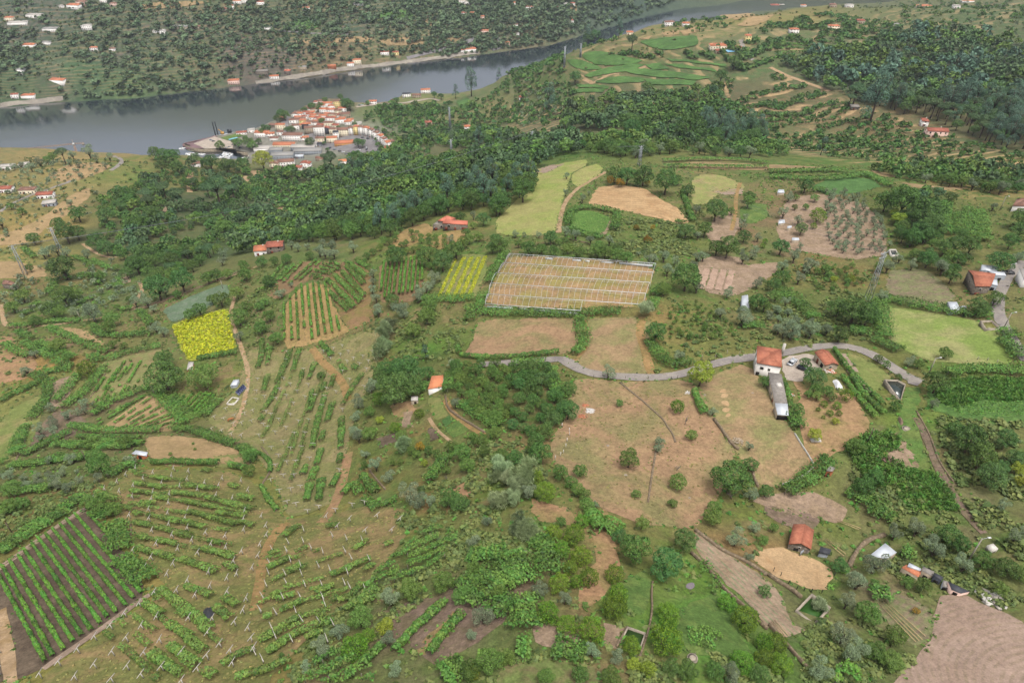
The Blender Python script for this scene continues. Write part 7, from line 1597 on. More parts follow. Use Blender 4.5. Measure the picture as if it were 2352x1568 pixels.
houses(0, 0, """2150,780,110,2,8,o,p;140,910,70,1.8,10,r,w;260,910,130,1.2,8,o,w;500,760,190,1.4,-10,o,w;140,645,150,1.6,-20,g,w;865,472,80,1.8,0,o,w;925,475,45,1,0,b,p;1030,472,55,1.2,0,b,w;800,285,95,3,5,f,w;1460,312,120,1.6,0,f,w;1650,275,150,1.4,0,g,b;1800,270,90,1.4,0,b,b;310,172,150,2,0,f,w;85,200,90,2,0,o,c;160,235,180,1.4,10,f,w;460,296,150,1.4,0,g,w;260,438,120,1.4,0,o,w;420,414,80,1.4,-8,g,w;670,88,130,2.4,-10,o,w;740,50,100,2,-10,b,p;565,74,45,1,0,f,w;1040,58,60,1.4,0,b,p;950,26,70,1.4,0,r,w;2120,95,60,2.4,5,o,w;2180,45,80,2,5,o,w;2245,36,70,2,5,r,w;2065,108,60,1.5,0,r,p""", 'across the river on the left', 'houses across the river', 'hillside_house')
houses(1, 0, """460,106,70,2,0,o,w;170,732,90,1.6,10,o,w;290,688,60,2,0,s,s;55,700,120,2.4,4,d,s;700,640,80,2,6,o,r,lr;930,600,85,3,8,o,c;870,616,70,2,8,o,w;1185,512,85,1.8,8,r,w,lr;1285,514,65,1.8,8,r,y;1970,485,120,1.8,10,o,w;1905,488,45,1.6,10,o,w;2100,306,80,1.6,0,o,p;2310,415,50,1.4,0,o,p;940,55,100,1.2,5,f,w;1880,26,90,1.6,-10,o,w;1940,44,60,1.4,0,f,w;2300,85,38,2,0,o,w;1990,150,65,1.8,-15,o,w;1910,146,50,1.6,0,r,w;2080,176,40,1.4,0,o,p;40,50,70,2,0,r,w;110,280,70,1.4,0,f,w;430,640,80,1.2,6,g,b""", 'across the river by the water', 'riverside houses across the water', 'riverside_house')
houses(2, 0, "30,50,40,1.4,0,o,w;130,92,50,1.8,0,r,w;180,95,40,2,0,o,w;420,95,30,1.4,0,o,w;550,58,65,1.6,0,r,w;490,44,45,1,0,f,w;555,220,24,2,0,r,w;40,244,35,1,0,b,w;55,330,30,1,0,f,w", 'across the river on the right', 'houses on the far wooded bank', 'hillside_house')
houses(2, 0, "860,372,90,1.2,-5,s,w;965,340,90,1.2,0,s,w;1085,320,60,1.2,0,o,c;1450,242,90,2,8,b,w;1600,246,65,1.4,0,o,w;1895,458,150,1.8,0,o,c;2090,464,50,1.2,10,o,b;2165,398,55,3,0,o,y;1900,490,50,1,0,r,b;85,918,40,1.2,0,r,w;1285,998,55,1.6,5,r,w", 'on the hill beyond the ravine', 'hill houses', 'hill_house')
houses(3, 0, "240,308,85,1.6,0,o,w;605,278,100,1.6,0,o,c;855,220,70,1.4,0,r,b;1175,250,60,1,0,g,w;1440,72,140,1.5,0,o,c;1735,80,60,1.2,0,f,w;1840,26,110,1.4,0,o,w;600,70,60,1.4,0,b,b;750,70,70,1.2,0,f,w;330,60,50,1.2,0,o,w;70,52,80,2,0,r,w;130,46,50,2,0,f,w;1435,1165,58,1.6,-10,r,w;1550,1258,180,1.8,-6,r,p,lr;800,1012,70,1,-6,d,s", 'on the right hand hill', 'right hill houses', 'hill_house')
houses(0, 1, "50,205,120,1.2,5,r,w,lr;250,215,140,1.2,5,b,c;415,258,140,1.2,8,r,w,lr;455,330,110,1,18,f,g", 'on the left spur', 'spur houses', 'spur_house')
houses(1, 1, "45,775,110,1.2,8,o,w,lr;180,752,145,1.6,8,r,s,lr", 'behind the hilltop vineyard', 'twin roofed farm', 'farm_house')

# ------------------------------------------------------------------ walls and tanks
def wall_line(px, h, w, mat, label, name='stone_wall', cat='wall', rough=.12):
    q = hits(bend(px, 1)); rg = np.random.default_rng(int(abs(px[0][0])) + 3)
    n = len(q); d = np.gradient(q[:, :2], axis=0); d /= np.hypot(d[:, 0], d[:, 1])[:, None] + 1e-9
    nr = np.stack([-d[:, 1], d[:, 0]], -1); o0 = q[0].copy()
    V = []
    for k in range(n):
        hh = h * .55 * (1 + rg.uniform(-rough, rough)); ww = w * .32 * (1 + rg.uniform(-rough, rough))
        for s, z in ((-1, -.6), (1, -.6), (1, hh), (-1, hh)):
            x, y = q[k, :2] + nr[k] * s * ww
            V.append((x - o0[0], y - o0[1], float(hgt(q[k, 0], q[k, 1])) + z - o0[2]))
    Q = []
    for k in range(n - 1):
        a = k * 4; b_ = a + 4
        Q += [(a + i, a + (i + 1) % 4, b_ + (i + 1) % 4, b_ + i) for i in range(4)]
    Q += [(0, 3, 2, 1), ((n - 1) * 4, (n - 1) * 4 + 1, (n - 1) * 4 + 2, (n - 1) * 4 + 3)]
    o = new_obj(name, mesh_np(name, V, Q, None, (mat,)), category=cat, label=label); o.location = o0
    return o
ms = stone_mat('dry_stone', 'a08e74', '7c6c58', 1.8)
mw = plain_mat('white_sheeting', 'd8d4ca', .8, .2, .7)
for i, j, s, h, w, m, lb in [
    (2, 2, "990,380;1100,470;1200,550;1300,640;1390,720;1430,790;1480,860;1500,930", .7, .8, ms, 'low tumbled stone wall curving across the dry meadow'),
    (2, 2, "1325,990;1310,1080;1290,1200;1270,1330;1250,1480", .6, .8, ms, 'low straight stone wall down the middle of the dry meadow'),
    (2, 2, "1850,720;1920,810;1980,900;2040,975;2080,1000", 1.6, .9, ms, 'stone retaining wall below the fenced meadow'),
    (2, 2, "2210,1180;2220,1260;2260,1340", 1.4, .8, ms, 'short stone retaining wall by the big dark tree'),
    (3, 3, "745,500;780,420;840,330;920,260;1070,215", 1.4, 1.4, ms, 'curved stone retaining wall around the white sheet roof'),
    (2, 3, "1680,170;1800,260;1950,370;2100,430;2250,520;2340,580", 1.3, .9, ms, 'stone wall along the seedling strip'),
    (3, 3, "0,580;120,660;220,720;300,790", 1.5, 1.0, ms, 'stone retaining wall under the straw pen'),
    (2, 3, "1640,380;1760,480;1860,600;1950,720;2080,830;2200,950;2340,1080", 1.6, .7, ms, 'stone terrace wall below the seedling strip'),
    (3, 3, "0,1040;90,1130;150,1200;250,1320;350,1430", 1.5, .6, ms, 'terrace wall at the foot of the seedling strip'),
    (3, 2, "240,850;290,930;350,1020;415,1130;420,1160;350,1220;260,1270;130,1320", 1.2, .25, mw, 'pale sheet fence around the fenced meadow'),
    (0, 2, "470,410;490,460;450,540;400,620;340,700", 1.0, .7, ms, 'stone terrace wall under the curved pergola'),
    (0, 2, "250,860;220,940;190,1020;150,1090", 1.0, .7, ms, 'stone terrace wall beside the long green meadow'),
    (0, 1, "1240,1280;1420,1220;1600,1160;1800,1090;2000,1010;2200,930", 1.2, .8, ms, 'stone wall above the cabbage plot'),
    (1, 2, "50,970;120,1050;150,1150;110,1240;50,1320;100,1450;190,1560", .9, .7, ms, 'curved stone terrace wall between the two T post vineyards'),
    (1, 2, "1740,500;1760,620;1850,690;1950,750;2100,840", 1.3, .9, ms, 'stone bank wall beside the walled garden'),
    (1, 2, "1040,1180;1100,1260;1190,1360", .8, .7, ms, 'short stone wall below the garden olives'),
    (3, 2, "1360,640;1430,760;1490,880;1540,1010;1560,1080;1620,1180;1700,1290", .7, .5, ms, 'stone lined ditch beside the grass track'),
    (0, 2, "830,520;880,450;940,380;970,300", .7, .5, ms, 'low wall of the young vine plot'),
    (2, 1, "560,640;700,670;730,690", 1.0, .6, ms, 'stone wall under the bean plot'),
    (0, 3, "1200,90;1210,170;1200,240;1210,300", .9, .6, ms, 'stone edge between pergola and sparse vineyard'),
    (0, 3, "-10,520;120,430;260,350;430,230;560,130;690,50;790,0", .5, .5, ms, 'low kerb wall above the dark soil vineyard'),
    (2, 3, "960,1240;1010,1150;1060,1060", 1.2, .5, ms, 'left wall of the sunken garden pit'),
    (2, 3, "1290,640;1280,760;1290,900;1250,1100;1200,1250;1160,1370", .9, .5, ms, 'straight terrace wall among the orange trees')]:
    wall_line(T(i, j, s), h, w, m, lb)
m_tankw = plain_mat('tank_water', '34403c', .12, .3, .4, .5)
m_tankg = plain_mat('tank_algae', '8a8a48', .3, .3, 1.5, .4)
m_rim = plain_mat('tank_render', 'b8ac9a', .9, .25, 1.5)
m_rimw = plain_mat('tank_white', 'e6e0d6', .85, .15, 1.5)
def tank(px, h, t, inside, rim, label, fill=.75, floor=None):
    z = float(np.mean(hits(px)[:, 2]))
    w = at_z([p[0] for p in px], [p[1] for p in px], np.full(len(px), z + h))[:, :2]
    c = w.mean(0); w = w - c; o = new_obj('water_tank', None, category='tank', label=label)
    o.location = (c[0], c[1], float(hgt(*c)))
    inn = w * (1 - t / np.linalg.norm(w, axis=1, keepdims=True)); n = len(w); mb = MB()
    for k in range(n):
        j = (k + 1) % n
        a, b_, c_, d = w[k], w[j], inn[j], inn[k]
        mb.prism([tuple(a), tuple(b_), tuple(c_), tuple(d)], -1.5, h)
    mb.build('rim', rim, o)
    MB().prism([tuple(p) for p in inn * 1.01], h * fill - .1, h * fill).build('water', inside, o)
    return o
tank(T(3, 2, "1065,355;1190,360;1265,400;1215,555"), 1.6, .5, m_tankw, m_rim, 'dark trapezoid water tank with stone rim at the end of the lane', .8)
tank(R8("395,955; 600,975; 760,795; 560,768"), 1.0, .3, m_tankg, m_rimw, 'white trough of green water beside the T post vineyard', .7)
tank(T(3, 1, "1950,1380;2060,1375;2140,1450;2000,1455"), 1.3, .45, m_tankg, m_rim, 'overgrown stone tank at the corner of the lawn field', .5)
tank(T(3, 1, "1112,725;1175,725;1200,780;1135,780"), 1.2, .3, m_tankw, m_rimw, 'small white walled tank below the olive grove', .6)
tank(T(3, 3, "245,910;420,1045;575,880;400,750"), 1.2, .55, LEAF['tall_grass'], m_rim, 'square stone pit overgrown with grass and reed', .3)
tank(T(1, 1, "1155,1460;1170,1400;1250,1405;1240,1465"), 1.0, .35, m_tankg, m_rim, 'open square cistern below the tall vine rows', .6)
tank(T(2, 3, "1060,1050;1230,1110;1180,1260;980,1220"), .6, .3, LEAF['hedge'], m_rim, 'sunken garden pit among the orange trees', .2)

# ------------------------------------------------------------------ greenhouse frame
m_tube = plain_mat('galvanised_tube', 'd0d4d6', .5, .1, 1, .4, .0, k=.62)
m_plastic = plain_mat('torn_plastic', 'd4dade', .4, .15, .6, .4, k=.75)
def greenhouse():
    ga = R5("420,100; 355,205; 270,325; 190,445; 160,575; 120,690"); gb = R5("2130,215; 2095,320; 2065,440; 2010,568; 1980,698; 1240,770")
    H = 2.7; o = new_obj('greenhouse', None, category='greenhouse', label='bare multi span greenhouse frame of pale tubes over dry weeds')
    A = []; B = []
    for l, out in ((ga, A), (gb, B)):
        for u, v in l:
            p = hit([u], [v + 16])[0]
            for _ in range(3): q = at_z([u], [v], [hgt(p[0], p[1]) + H])[0]; p = q
            out.append(Vector(q))
    org = A[3] + (B[3] - A[3]) * .5 - Vector((0, 0, H)); o.location = org
    A = [a - org for a in A]; B = [b_ - org for b_ in B]
    for k in range(6):
        MB().beam(A[k], B[k], .24, .14).build('gutter', m_tube, o)
        n = 28 if k < 5 else 15
        for t in range(0, n + 1, 2):
            p = A[k].lerp(B[k], t / n); w = p + org
            g = float(hgt(w.x, w.y)) - org.z
            MB().tube((p.x, p.y, g - .2), p, .05, .05, 5).build('post', m_tube, o)
    for k in range(5):
        n = 28 if k < 4 else 15
        Bk, Bk1 = B[k], B[k + 1]
        if k == 4: Bk = A[4].lerp(B[4], (B[5] - A[5]).length / (B[4] - A[4]).length)
        for t in range(n + 1):
            a = A[k].lerp(Bk, t / n); b_ = A[k + 1].lerp(Bk1, t / n); mb = MB(); pr = a
            for s in range(1, 9):
                f = s / 8; p = a.lerp(b_, f) + Vector((0, 0, 1.55 * math.sin(math.pi * f) ** .8)); r = .075 if t in (0, n) else .05
                mb.tube(pr, p, r, r, 4); pr = p
            mb.build('arch', m_tube, o)
        a, b_ = A[k], A[k + 1]; v = [tuple(a), tuple(b_)]; top = []
        for s in range(1, 8):
            f = s / 8; top.append(tuple(a.lerp(b_, 1 - f) + Vector((0, 0, 1.5 * math.sin(math.pi * f) ** .8))))
        pts = [tuple(a), tuple(b_)] + top; n2 = len(pts)
        ex = (B[k] - A[k]).normalized() * .03
        vs = pts + [tuple(Vector(p) + ex) for p in pts]
        if k != 2: MB().add(vs, [(i, (i + 1) % n2, n2 + (i + 1) % n2, n2 + i) for i in range(n2)], [(0, i, i + 1) for i in range(1, n2 - 1)] + [(n2, n2 + i + 1, n2 + i) for i in range(1, n2 - 1)]).build('end_sheet', m_plastic, o)
        ridge = MB(); m1 = A[k].lerp(A[k + 1], .5) + Vector((0, 0, 1.55)); m2 = Bk.lerp(Bk1, .5) + Vector((0, 0, 1.55))
        ridge.tube(m1, m2, .03, .03, 4); ridge.build('purlin', m_tube, o)
    for fr0, fr1, ka in ((.02, .3, 5), (.36, .48, 5), (.52, .98, 5)):
        a = A[ka].lerp(B[ka], fr0); b_ = A[ka].lerp(B[ka], fr1); wv = a + org
        z0 = float(hgt(wv.x, wv.y)) - org.z
        MB().beam(Vector((a.x, a.y, z0 + 1.0)), Vector((b_.x, b_.y, float(hgt(b_.x + org.x, b_.y + org.y)) - org.z + 1.0)), .04, 1.3).build('side_sheet', m_plastic, o)
    for fr0, fr1 in ((.25, .3), (.44, .5), (.53, .56), (.64, .72), (.76, .98)):
        a = A[0].lerp(B[0], fr0) - Vector((0, 0, 1.3)); b_ = A[0].lerp(B[0], fr1) - Vector((0, 0, 1.4))
        MB().beam(a, b_, .05, 1.1).build('side_sheet', m_plastic, o)
greenhouse()

# ------------------------------------------------------------------ pylons, poles, crane
m_steel = plain_mat('galvanised_steel', 'b4bac0', .5, .15, 1, .4)
m_insul = plain_mat('insulator', 'eef0f0', .3, .05, 2, .5)
m_pole = plain_mat('pole_concrete', 'b4aca0', .9, .15, 2)
m_wood = plain_mat('pole_wood', '6e6254', .9, .2, 2)
m_wire = plain_mat('wire', '8c9094', .6, .1, 1)
def pylon(top, base, label, w0=.9):
    p = hit([base[0]], [base[1]])[0]; dep = project(p)[2]
    h = math.hypot(top[0] - base[0], top[1] - base[1]) * dep / FPX / (math.cos(PITCH) - (base[1] - 784) / FPX * math.sin(PITCH)) * .97
    o = new_obj('lattice_pylon', None, category='pylon', label=label, group='lattice pylons'); o.location = p; o.rotation_euler = (0, 0, .5)
    th = max(.07, dep * .0003); a, b_ = w0, w0 * .38
    cs = [(-1, -1), (1, -1), (1, 1), (-1, 1)]
    for cx, cy in cs: MB().tube((cx * a, cy * a, -.5), (cx * b_, cy * b_, h), th * 1.3, th, 4).build('leg', m_steel, o)
    n = int(h / 2.6); mb = MB()
    for k in range(n):
        f0, f1 = k / n, (k + 1) / n; r0, r1 = a + (b_ - a) * f0, a + (b_ - a) * f1
        for q in range(4):
            c0, c1 = cs[q], cs[(q + 1) % 4]
            if (k + q) % 2: c0, c1 = c1, c0
            mb.tube((c0[0] * r0, c0[1] * r0, h * f0), (c1[0] * r1, c1[1] * r1, h * f1), th * .6, th * .6, 4)
    mb.build('bracing', m_steel, o)
    ends = []
    for z in (h, h - 1.9):
        MB().beam((-1.9, 0, z - .1), (1.9, 0, z - .1), .2, .2).build('crossarm', m_steel, o)
        for x in (-1.8, 0, 1.8):
            MB().tube((x, 0, z), (x, 0, z + .6), .14, .1, 6).build('insulator', m_insul, o)
            if z == h: ends.append(Vector(p) + Matrix.Rotation(.5, 3, 'Z') @ Vector((x, 0, z + .5)))
    return ends
def pole(top, base, label, lamp=False, wood=False):
    p = hit([base[0]], [base[1]])[0]; dep = project(p)[2]
    h = math.hypot(top[0] - base[0], top[1] - base[1]) * dep / FPX / (math.cos(PITCH) - (base[1] - 784) / FPX * math.sin(PITCH)) * .9
    h = min(h, 11)
    o = new_obj('street_lamp' if lamp else 'utility_pole', None, category='lamp' if lamp else 'pole', label=label); o.location = p
    MB().tube((0, 0, -.5), (0, 0, h), .17, .12, 8).build('shaft', m_wood if wood else m_pole, o)
    if lamp:
        MB().tube((0, 0, h - .1), (1.3, .1, h + .15), .06, .05, 5).build('arm', m_steel, o)
        MB().box(1.1, 1.75, -.05, .25, h + .08, h + .26).build('lamp_head', m_insul, o)
    return Vector(p) + Vector((0, 0, h))
e1 = pylon((32, 571), (60, 632), 'lattice pylon in the straw meadow at the left edge', 1.1)
e2 = pylon((119, 529), (145, 590), 'faint lattice pylon among the olives on the left slope', 1.0)
e3 = pylon((1031, 246), (1034, 295), 'lattice pylon on the slope behind the village')
e4 = pylon((1035, 320), (1037, 355), 'lattice pylon rising from the valley wood')
e5 = pylon((1222, 302), (1222, 338), 'pylon standing at the rim of the wood')
e6 = pylon((1471, 336), (1468, 382), 'pylon standing above the straw field')
pylon((1297, 107), (1296, 155), 'pylon left of the far vineyards'); pylon((1333, 100), (1333, 132), 'pylon behind the small far vineyard block')
e9 = pylon((2026, 589), (1991, 692), 'tall lattice pylon beside the pergola on the right', 1.0)
def span(a, b_, label):
    mb = MB(); L_ = (b_ - a).length; pr = Vector((0, 0, 0)); r = max(.03, (project(a)[2] + project(b_)[2]) * .5 * .00011)
    for k in range(1, 17):
        f = k / 16; q = (b_ - a) * f - Vector((0, 0, L_ * .03 * 4 * f * (1 - f)))
        mb.tube(pr, q, r, r, 3); pr = q
    o = mb.build('power_line', m_wire, category='cable', group='power lines', label=label); o.location = a
for k in range(3):
    lb = ['lower', 'middle', 'upper'][k]
    span(e1[k], e5[k], '%s power line crossing the valley wood' % lb); span(e5[k], e6[k], '%s power line above the hay field' % lb); span(e3[k], e4[k], '%s power line down the village slope' % lb); span(e6[k], e9[k], '%s power line above the olive grove' % lb)
pole((2141, 820), (2133, 858), 'concrete street lamp where the lane ends', True)
pole((2005, 981), (1991, 1019), 'leaning wooden pole in the tall grass', False, True)
pole((2325, 607), (2311, 634), 'concrete street lamp beside the stone house', True)
pole((2322, 719), (2305, 754), 'concrete street lamp beside the concrete lane', True)
pole((2311, 452), (2296, 484), 'concrete lamp post in front of the brown roofed white house', True)
pole((350, 884), (357, 911), 'grey pole at the corner of the tan plot'); pole((192, 1034), (202, 1064), 'grey pole behind the olive slope', False, True)
pole((18, 1200), (28, 1223), 'wooden pole behind the lush pergola', False, True); pole((2272, 1262), (2219, 1294), 'bent lamp post above the scrap sheds', True)
pole((179, 714), (186, 735), 'pale pole above the farm lane'); pole((505, 644), (512, 663), 'pale pole in the cabbage plot'); pole((100, 652), (103, 662), 'short pale pole on the left slope', False, True)
# tower crane by the river
def crane():
    base = at_z([189], [383], [2.0])[0]; base[2] = float(hgt(base[0], base[1]))
    dep = project(base)[2]; m = plain_mat('crane_orange', 'd8a87c', .6, .15, 1, .3)
    o = new_obj('tower_crane', None, category='crane', label='orange tower crane standing behind the left spur'); o.location = base
    h = 52 * dep / FPX / .95; th = .16
    for cx, cy in ((-1, -1), (1, -1), (1, 1), (-1, 1)): MB().tube((cx * .8, cy * .8, 0), (cx * .8, cy * .8, h), th, th, 4).build('mast_leg', m, o)
    mb = MB()
    for k in range(int(h / 2)):
        s = 1 if k % 2 else -1
        mb.tube((-.8 * s, -.8, k * 2), (.8 * s, -.8, k * 2 + 2), th * .6, th * .6, 4); mb.tube((-.8 * s, .8, k * 2), (.8 * s, .8, k * 2 + 2), th * .6, th * .6, 4)
    mb.build('mast_bracing', m, o)
    a = Vector((-48, -14, h + 1)); b_ = Vector((11, 3.2, h + 1))
    for nm, e in (('jib', a), ('counter_jib', b_)):
        mb = MB(); z0 = Vector((0, 0, h + 1)); n = int(e.xy.length / 2)
        for dz, w in ((0, .5), (0, -.5), (1.3, 0)): mb.tube(z0 + Vector((0, w, dz)), e + Vector((0, w, dz)), th * .8, th * .7, 4)
        for k in range(n):
            p, q = z0.lerp(e, k / n), z0.lerp(e, (k + 1) / n); mb.tube(p + Vector((0, .5, 0)), q + Vector((0, 0, 1.3)), th * .5, th * .5, 3); mb.tube(q + Vector((0, 0, 1.3)), q + Vector((0, -.5, 0)), th * .5, th * .5, 3)
        mb.build(nm, m, o)
    MB().box(9, 11.5, 1.8, 4, h - 1.2, h + .9).build('counterweight', m_pole, o); MB().box(-1, 1, -1, 1, h, h + 2.4).build('cab', m_insul, o)
    MB().tube((0, 0, h + 1), (0, 0, h + 7), .3, .1, 4).build('apex', m, o)
crane()

# ------------------------------------------------------------------ vehicles, boats, animal, small things
m_tyre = plain_mat('tyre', '26262a', .9, .1, 2)
CARP = {}
def car_mat(h): 
    if h not in CARP: CARP[h] = plain_mat('car_paint_' + h, h, .25, .05, .5, .6)
    return CARP[h]
def car(u, v, rot, hexc, label, group=None, parts=True, zoff=.2):
    p = hit([u], [v])[0]
    o = new_obj('parked_car', None, category='car', label=label, group=group); o.location = (p[0], p[1], p[2] + zoff); o.rotation_euler = (0, 0, math.radians(rot))
    def prof(pts, w, mat, nm, inset=0):
        n = len(pts); V = [(x, -w, z) for x, z in pts] + [(x, w, z) for x, z in pts]
        MB().add(V, [(i, (i + 1) % n, n + (i + 1) % n, n + i) for i in range(n)], [(0, i + 1, i) for i in range(1, n - 1)] + [(n, n + i, n + i + 1) for i in range(1, n - 1)]).build(nm, mat, o)
    prof([(-2.1, .3), (2.1, .3), (2.15, .62), (1.95, .82), (1.0, .95), (-1.6, 1.0), (-2.1, .95), (-2.15, .6)], .86, car_mat(hexc), 'body')
    prof([(-1.75, .98), (1.0, .94), (.35, 1.38), (-1.2, 1.40)], .74, m_glass, 'glazing')
    prof([(-1.15, 1.38), (.3, 1.36), (.2, 1.46), (-1.05, 1.48)], .68, car_mat(hexc), 'car_roof')
    if parts:
        for x in (-1.3, 1.35):
            for y in (-.82, .82): MB().tube((x, y - .1, .32), (x, y + .1, .32), .33, .33, 10).build('wheel', m_tyre, o)
        for y in (-.6, .6): MB().box(2.05, 2.2, y - .2, y + .2, .55, .75).build('headlight', m_insul, o)
c = R1("945,500; 1150,615")
car(*c[0], 48, 'c8ccd0', 'silver hatchback parked on the paved yard of the white house'); car(*c[1], 130, '22262e', 'dark saloon half hidden under the yard trees')
car(*R2("1510,430")[0], 165, '1c1e24', 'black car parked above the old stone house')
rc = random.Random(3)
for k, (x, y, r_, hx) in enumerate([(2085, 1365, 30, '9aa0a8'), (2110, 1358, 30, '6a7078'), (2145, 1338, 20, '484c54'), (2190, 1355, -10, 'c8ccd0'), (2215, 1365, -10, '484c54'), (1940, 1300, 10, '8890a0'), (1965, 1310, 10, '4a5058')]):
    car(x / 4, y / 4, r_, hx, '%s car parked by the quay, %s from the water' % ({'9': 'grey', '6': 'dark grey', '4': 'black', 'c': 'white', '8': 'blue grey'}[hx[0]], ordinal(k)), 'quay cars', False, 1.4 if x < 2000 else .6)
for k, (x, y, r_, hx) in enumerate([(460, 1228, 60, '303440'), (680, 1365, 60, '404858'), (725, 1380, 20, '8a929c'), (770, 1395, 20, '30343c'), (800, 1405, 25, 'd8dcde'), (830, 1420, 20, '505660'), (980, 1270, -5, '2c3038'), (1030, 1280, -8, '30343c'), (1085, 1300, -30, 'c8ccd0'), (1110, 1330, -60, '30343c'), (1120, 1385, -80, '30343c'), (1015, 1365, 80, 'c8ccd0'), (1018, 1380, 80, '30343c'), (945, 1385, 0, 'd8dcde'), (1150, 1405, 70, 'e0e2e4'), (950, 970, 5, 'c8ccd0'), (975, 972, 5, 'd8dcde')]):
    car(588 + x / 4, y / 4, r_, hx, '%s car in the village streets, %s along the bend' % ('pale' if hx[0] in 'cde' else 'dark', ordinal(k)), 'village cars', False, .5)
m_hull = plain_mat('boat_white', 'eceef0', .35, .06, 1, .5, k=.8)
m_deck = plain_mat('boat_deck', 'c8c4bc', .6, .1, 1)
def boat(u, v, ln, rot, label):
    p = at_z([u], [v], [0])[0]
    o = new_obj('moored_boat', None, category='boat', label=label, group='boats in the marina'); o.location = p; o.rotation_euler = (0, 0, math.radians(rot))
    w = ln * .17; V = []
    for z, s in ((-.3, .75), (.9, 1.0)):
        V += [(-ln / 2, -w * s, z), (ln * .2, -w * s, z), (ln * .5 * (.86 if z < 0 else 1), 0, z + (.25 if z > 0 else 0)), (ln * .2, w * s, z), (-ln / 2, w * s, z)]
    MB().add(V, [(i, (i + 1) % 5, 5 + (i + 1) % 5, 5 + i) for i in range(5)], [(0, 2, 1), (0, 3, 2), (0, 4, 3), (5, 6, 7), (5, 7, 8), (5, 8, 9)]).build('hull', m_hull, o)
    V = [(-ln * .2, -w * .6, .9), (ln * .18, -w * .5, .95), (ln * .18, w * .5, .95), (-ln * .2, w * .6, .9), (-ln * .16, -w * .5, 1.8), (ln * .06, -w * .42, 1.75), (ln * .06, w * .42, 1.75), (-ln * .16, w * .5, 1.8)]
    MB().add(V, [(3, 2, 1, 0), (4, 5, 6, 7), (0, 1, 5, 4), (1, 2, 6, 5), (2, 3, 7, 6), (3, 0, 4, 7)]).build('cabin', m_glass if ln < 8 else m_deck, o)
BO = Z(700, 400, 5.2267, "160,1020; 330,1130; 360,1155; 560,1145; 1065,1100; 1055,1130; 1045,1160; 990,1190; 930,1215; 935,1245; 1160,1140; 1150,1165; 1110,1190; 1090,1230; 1040,1280; 990,1330; 1460,1220; 730,1195; 980,1370; 1170,1105")
for k, (u, v) in enumerate(BO): boat(u, v, [9, 13, 12, 11, 7, 8, 8, 7, 8, 7, 8, 7, 7, 8, 8, 9, 8, 6, 8, 6][k], [20, 10, 5, -5, 8, 8, 8, 6, 6, 6, -4, -4, -4, -4, 8, 8, 10, 5, 5, 40][k], 'white boat moored in the marina, %s from the quay tip' % ordinal(k))
def on_water(name, cat, pts, z0, z1, mat, label):
    w = at_z([p[0] for p in pts], [p[1] for p in pts], np.zeros(len(pts))); c = w.mean(0)
    o = MB().prism([tuple(p[:2] - c[:2]) for p in w], z0, z1).build(name, mat, category=cat, label=label); o.location = (c[0], c[1], 0); return o
on_water('jetty', 'jetty', Z(700, 400, 5.2267, "1130,1060; 1150,1060; 1000,1310; 975,1310"), -.5, .5, m_pole, 'pale floating jetty between the moored boats')
on_water('jetty', 'jetty', Z(700, 400, 5.2267, "1530,1110; 1555,1110; 1545,1190; 1520,1190"), -.5, .5, m_pole, 'short gangway at the bend of the quay')
m_quayw = stone_mat('quay_wall', 'b0a48e', '857a68', .5)
on_water('quay_wall', 'quay', Z(700, 400, 5.2267, "170,965; 200,945; 560,1068; 1150,1045; 1260,1055; 1330,1125; 1530,1125; 1525,1165; 1420,1165; 1310,1140; 1255,1080; 1150,1085; 580,1105; 430,1085"), -2, 2.6, m_quayw, 'stone quay wall curving round the marina')
on_water('quay_wall', 'quay', Z(700, 400, 5.2267, "165,970; 210,940; 880,790; 900,800; 240,950; 200,985"), -2, 2.9, plain_mat('quay_brown', '9a7a78', .9, .15, .5), 'brown outer quay edge facing the river')
# dredging barge
def barge():
    pts = Z(700, 400, 5.2267, "810,765; 1240,690; 1240,712; 830,790"); o = new_obj('work_barge', None, category='barge', label='work barge with two dark spud legs moored off the quay')
    w = at_z([p[0] for p in pts], [p[1] for p in pts], np.zeros(4)); c = w.mean(0); o.location = (c[0], c[1], 0); w = w - c
    MB().prism([tuple(p[:2]) for p in w], -.5, 1.4).build('hull', m_steel, o)
    for f in (.1, .22):
        p = w[0] * (1 - f) + w[1] * f; MB().box(p[0] - .5, p[0] + .5, p[1] - .5, p[1] + .5, -2, 20).build('spud_leg', m_tyre, o)
    p = w[0] * .55 + w[1] * .45; MB().box(p[0] - 2, p[0] + 2, p[1] - 2, p[1] + 1, 1.4, 4.4).build('excavator_body', car_mat('d8a040'), o)
    MB().beam((p[0], p[1], 4), (p[0] - 5, p[1], 8), .8, .8).build('boom', car_mat('d8a040'), o)
    p = w[0] * .2 + w[1] * .8; MB().box(p[0] - 2.5, p[0] + 2.5, p[1] - 2, p[1] + 1, 1.4, 6).build('wheelhouse', m_glass, o)
barge()
po = Z(700, 400, 5.2267, "1120,840; 1300,795; 1320,812; 1140,858")
patch('swimming_pool', po, plain_mat('pool_water', '8cd0e4', .15, .1, .3, .5), 'narrow turquoise pool beside the quay lawn', off=1.3, round_=0, jit=0)
patch('swimming_pool', T(2, 0, "1950,468;2030,465;2050,482;1985,488"), plain_mat('pool_villa', '8fc8ea', .15, .1, .3, .5), 'blue pool in front of the hill villa', off=.9, round_=0, jit=0)

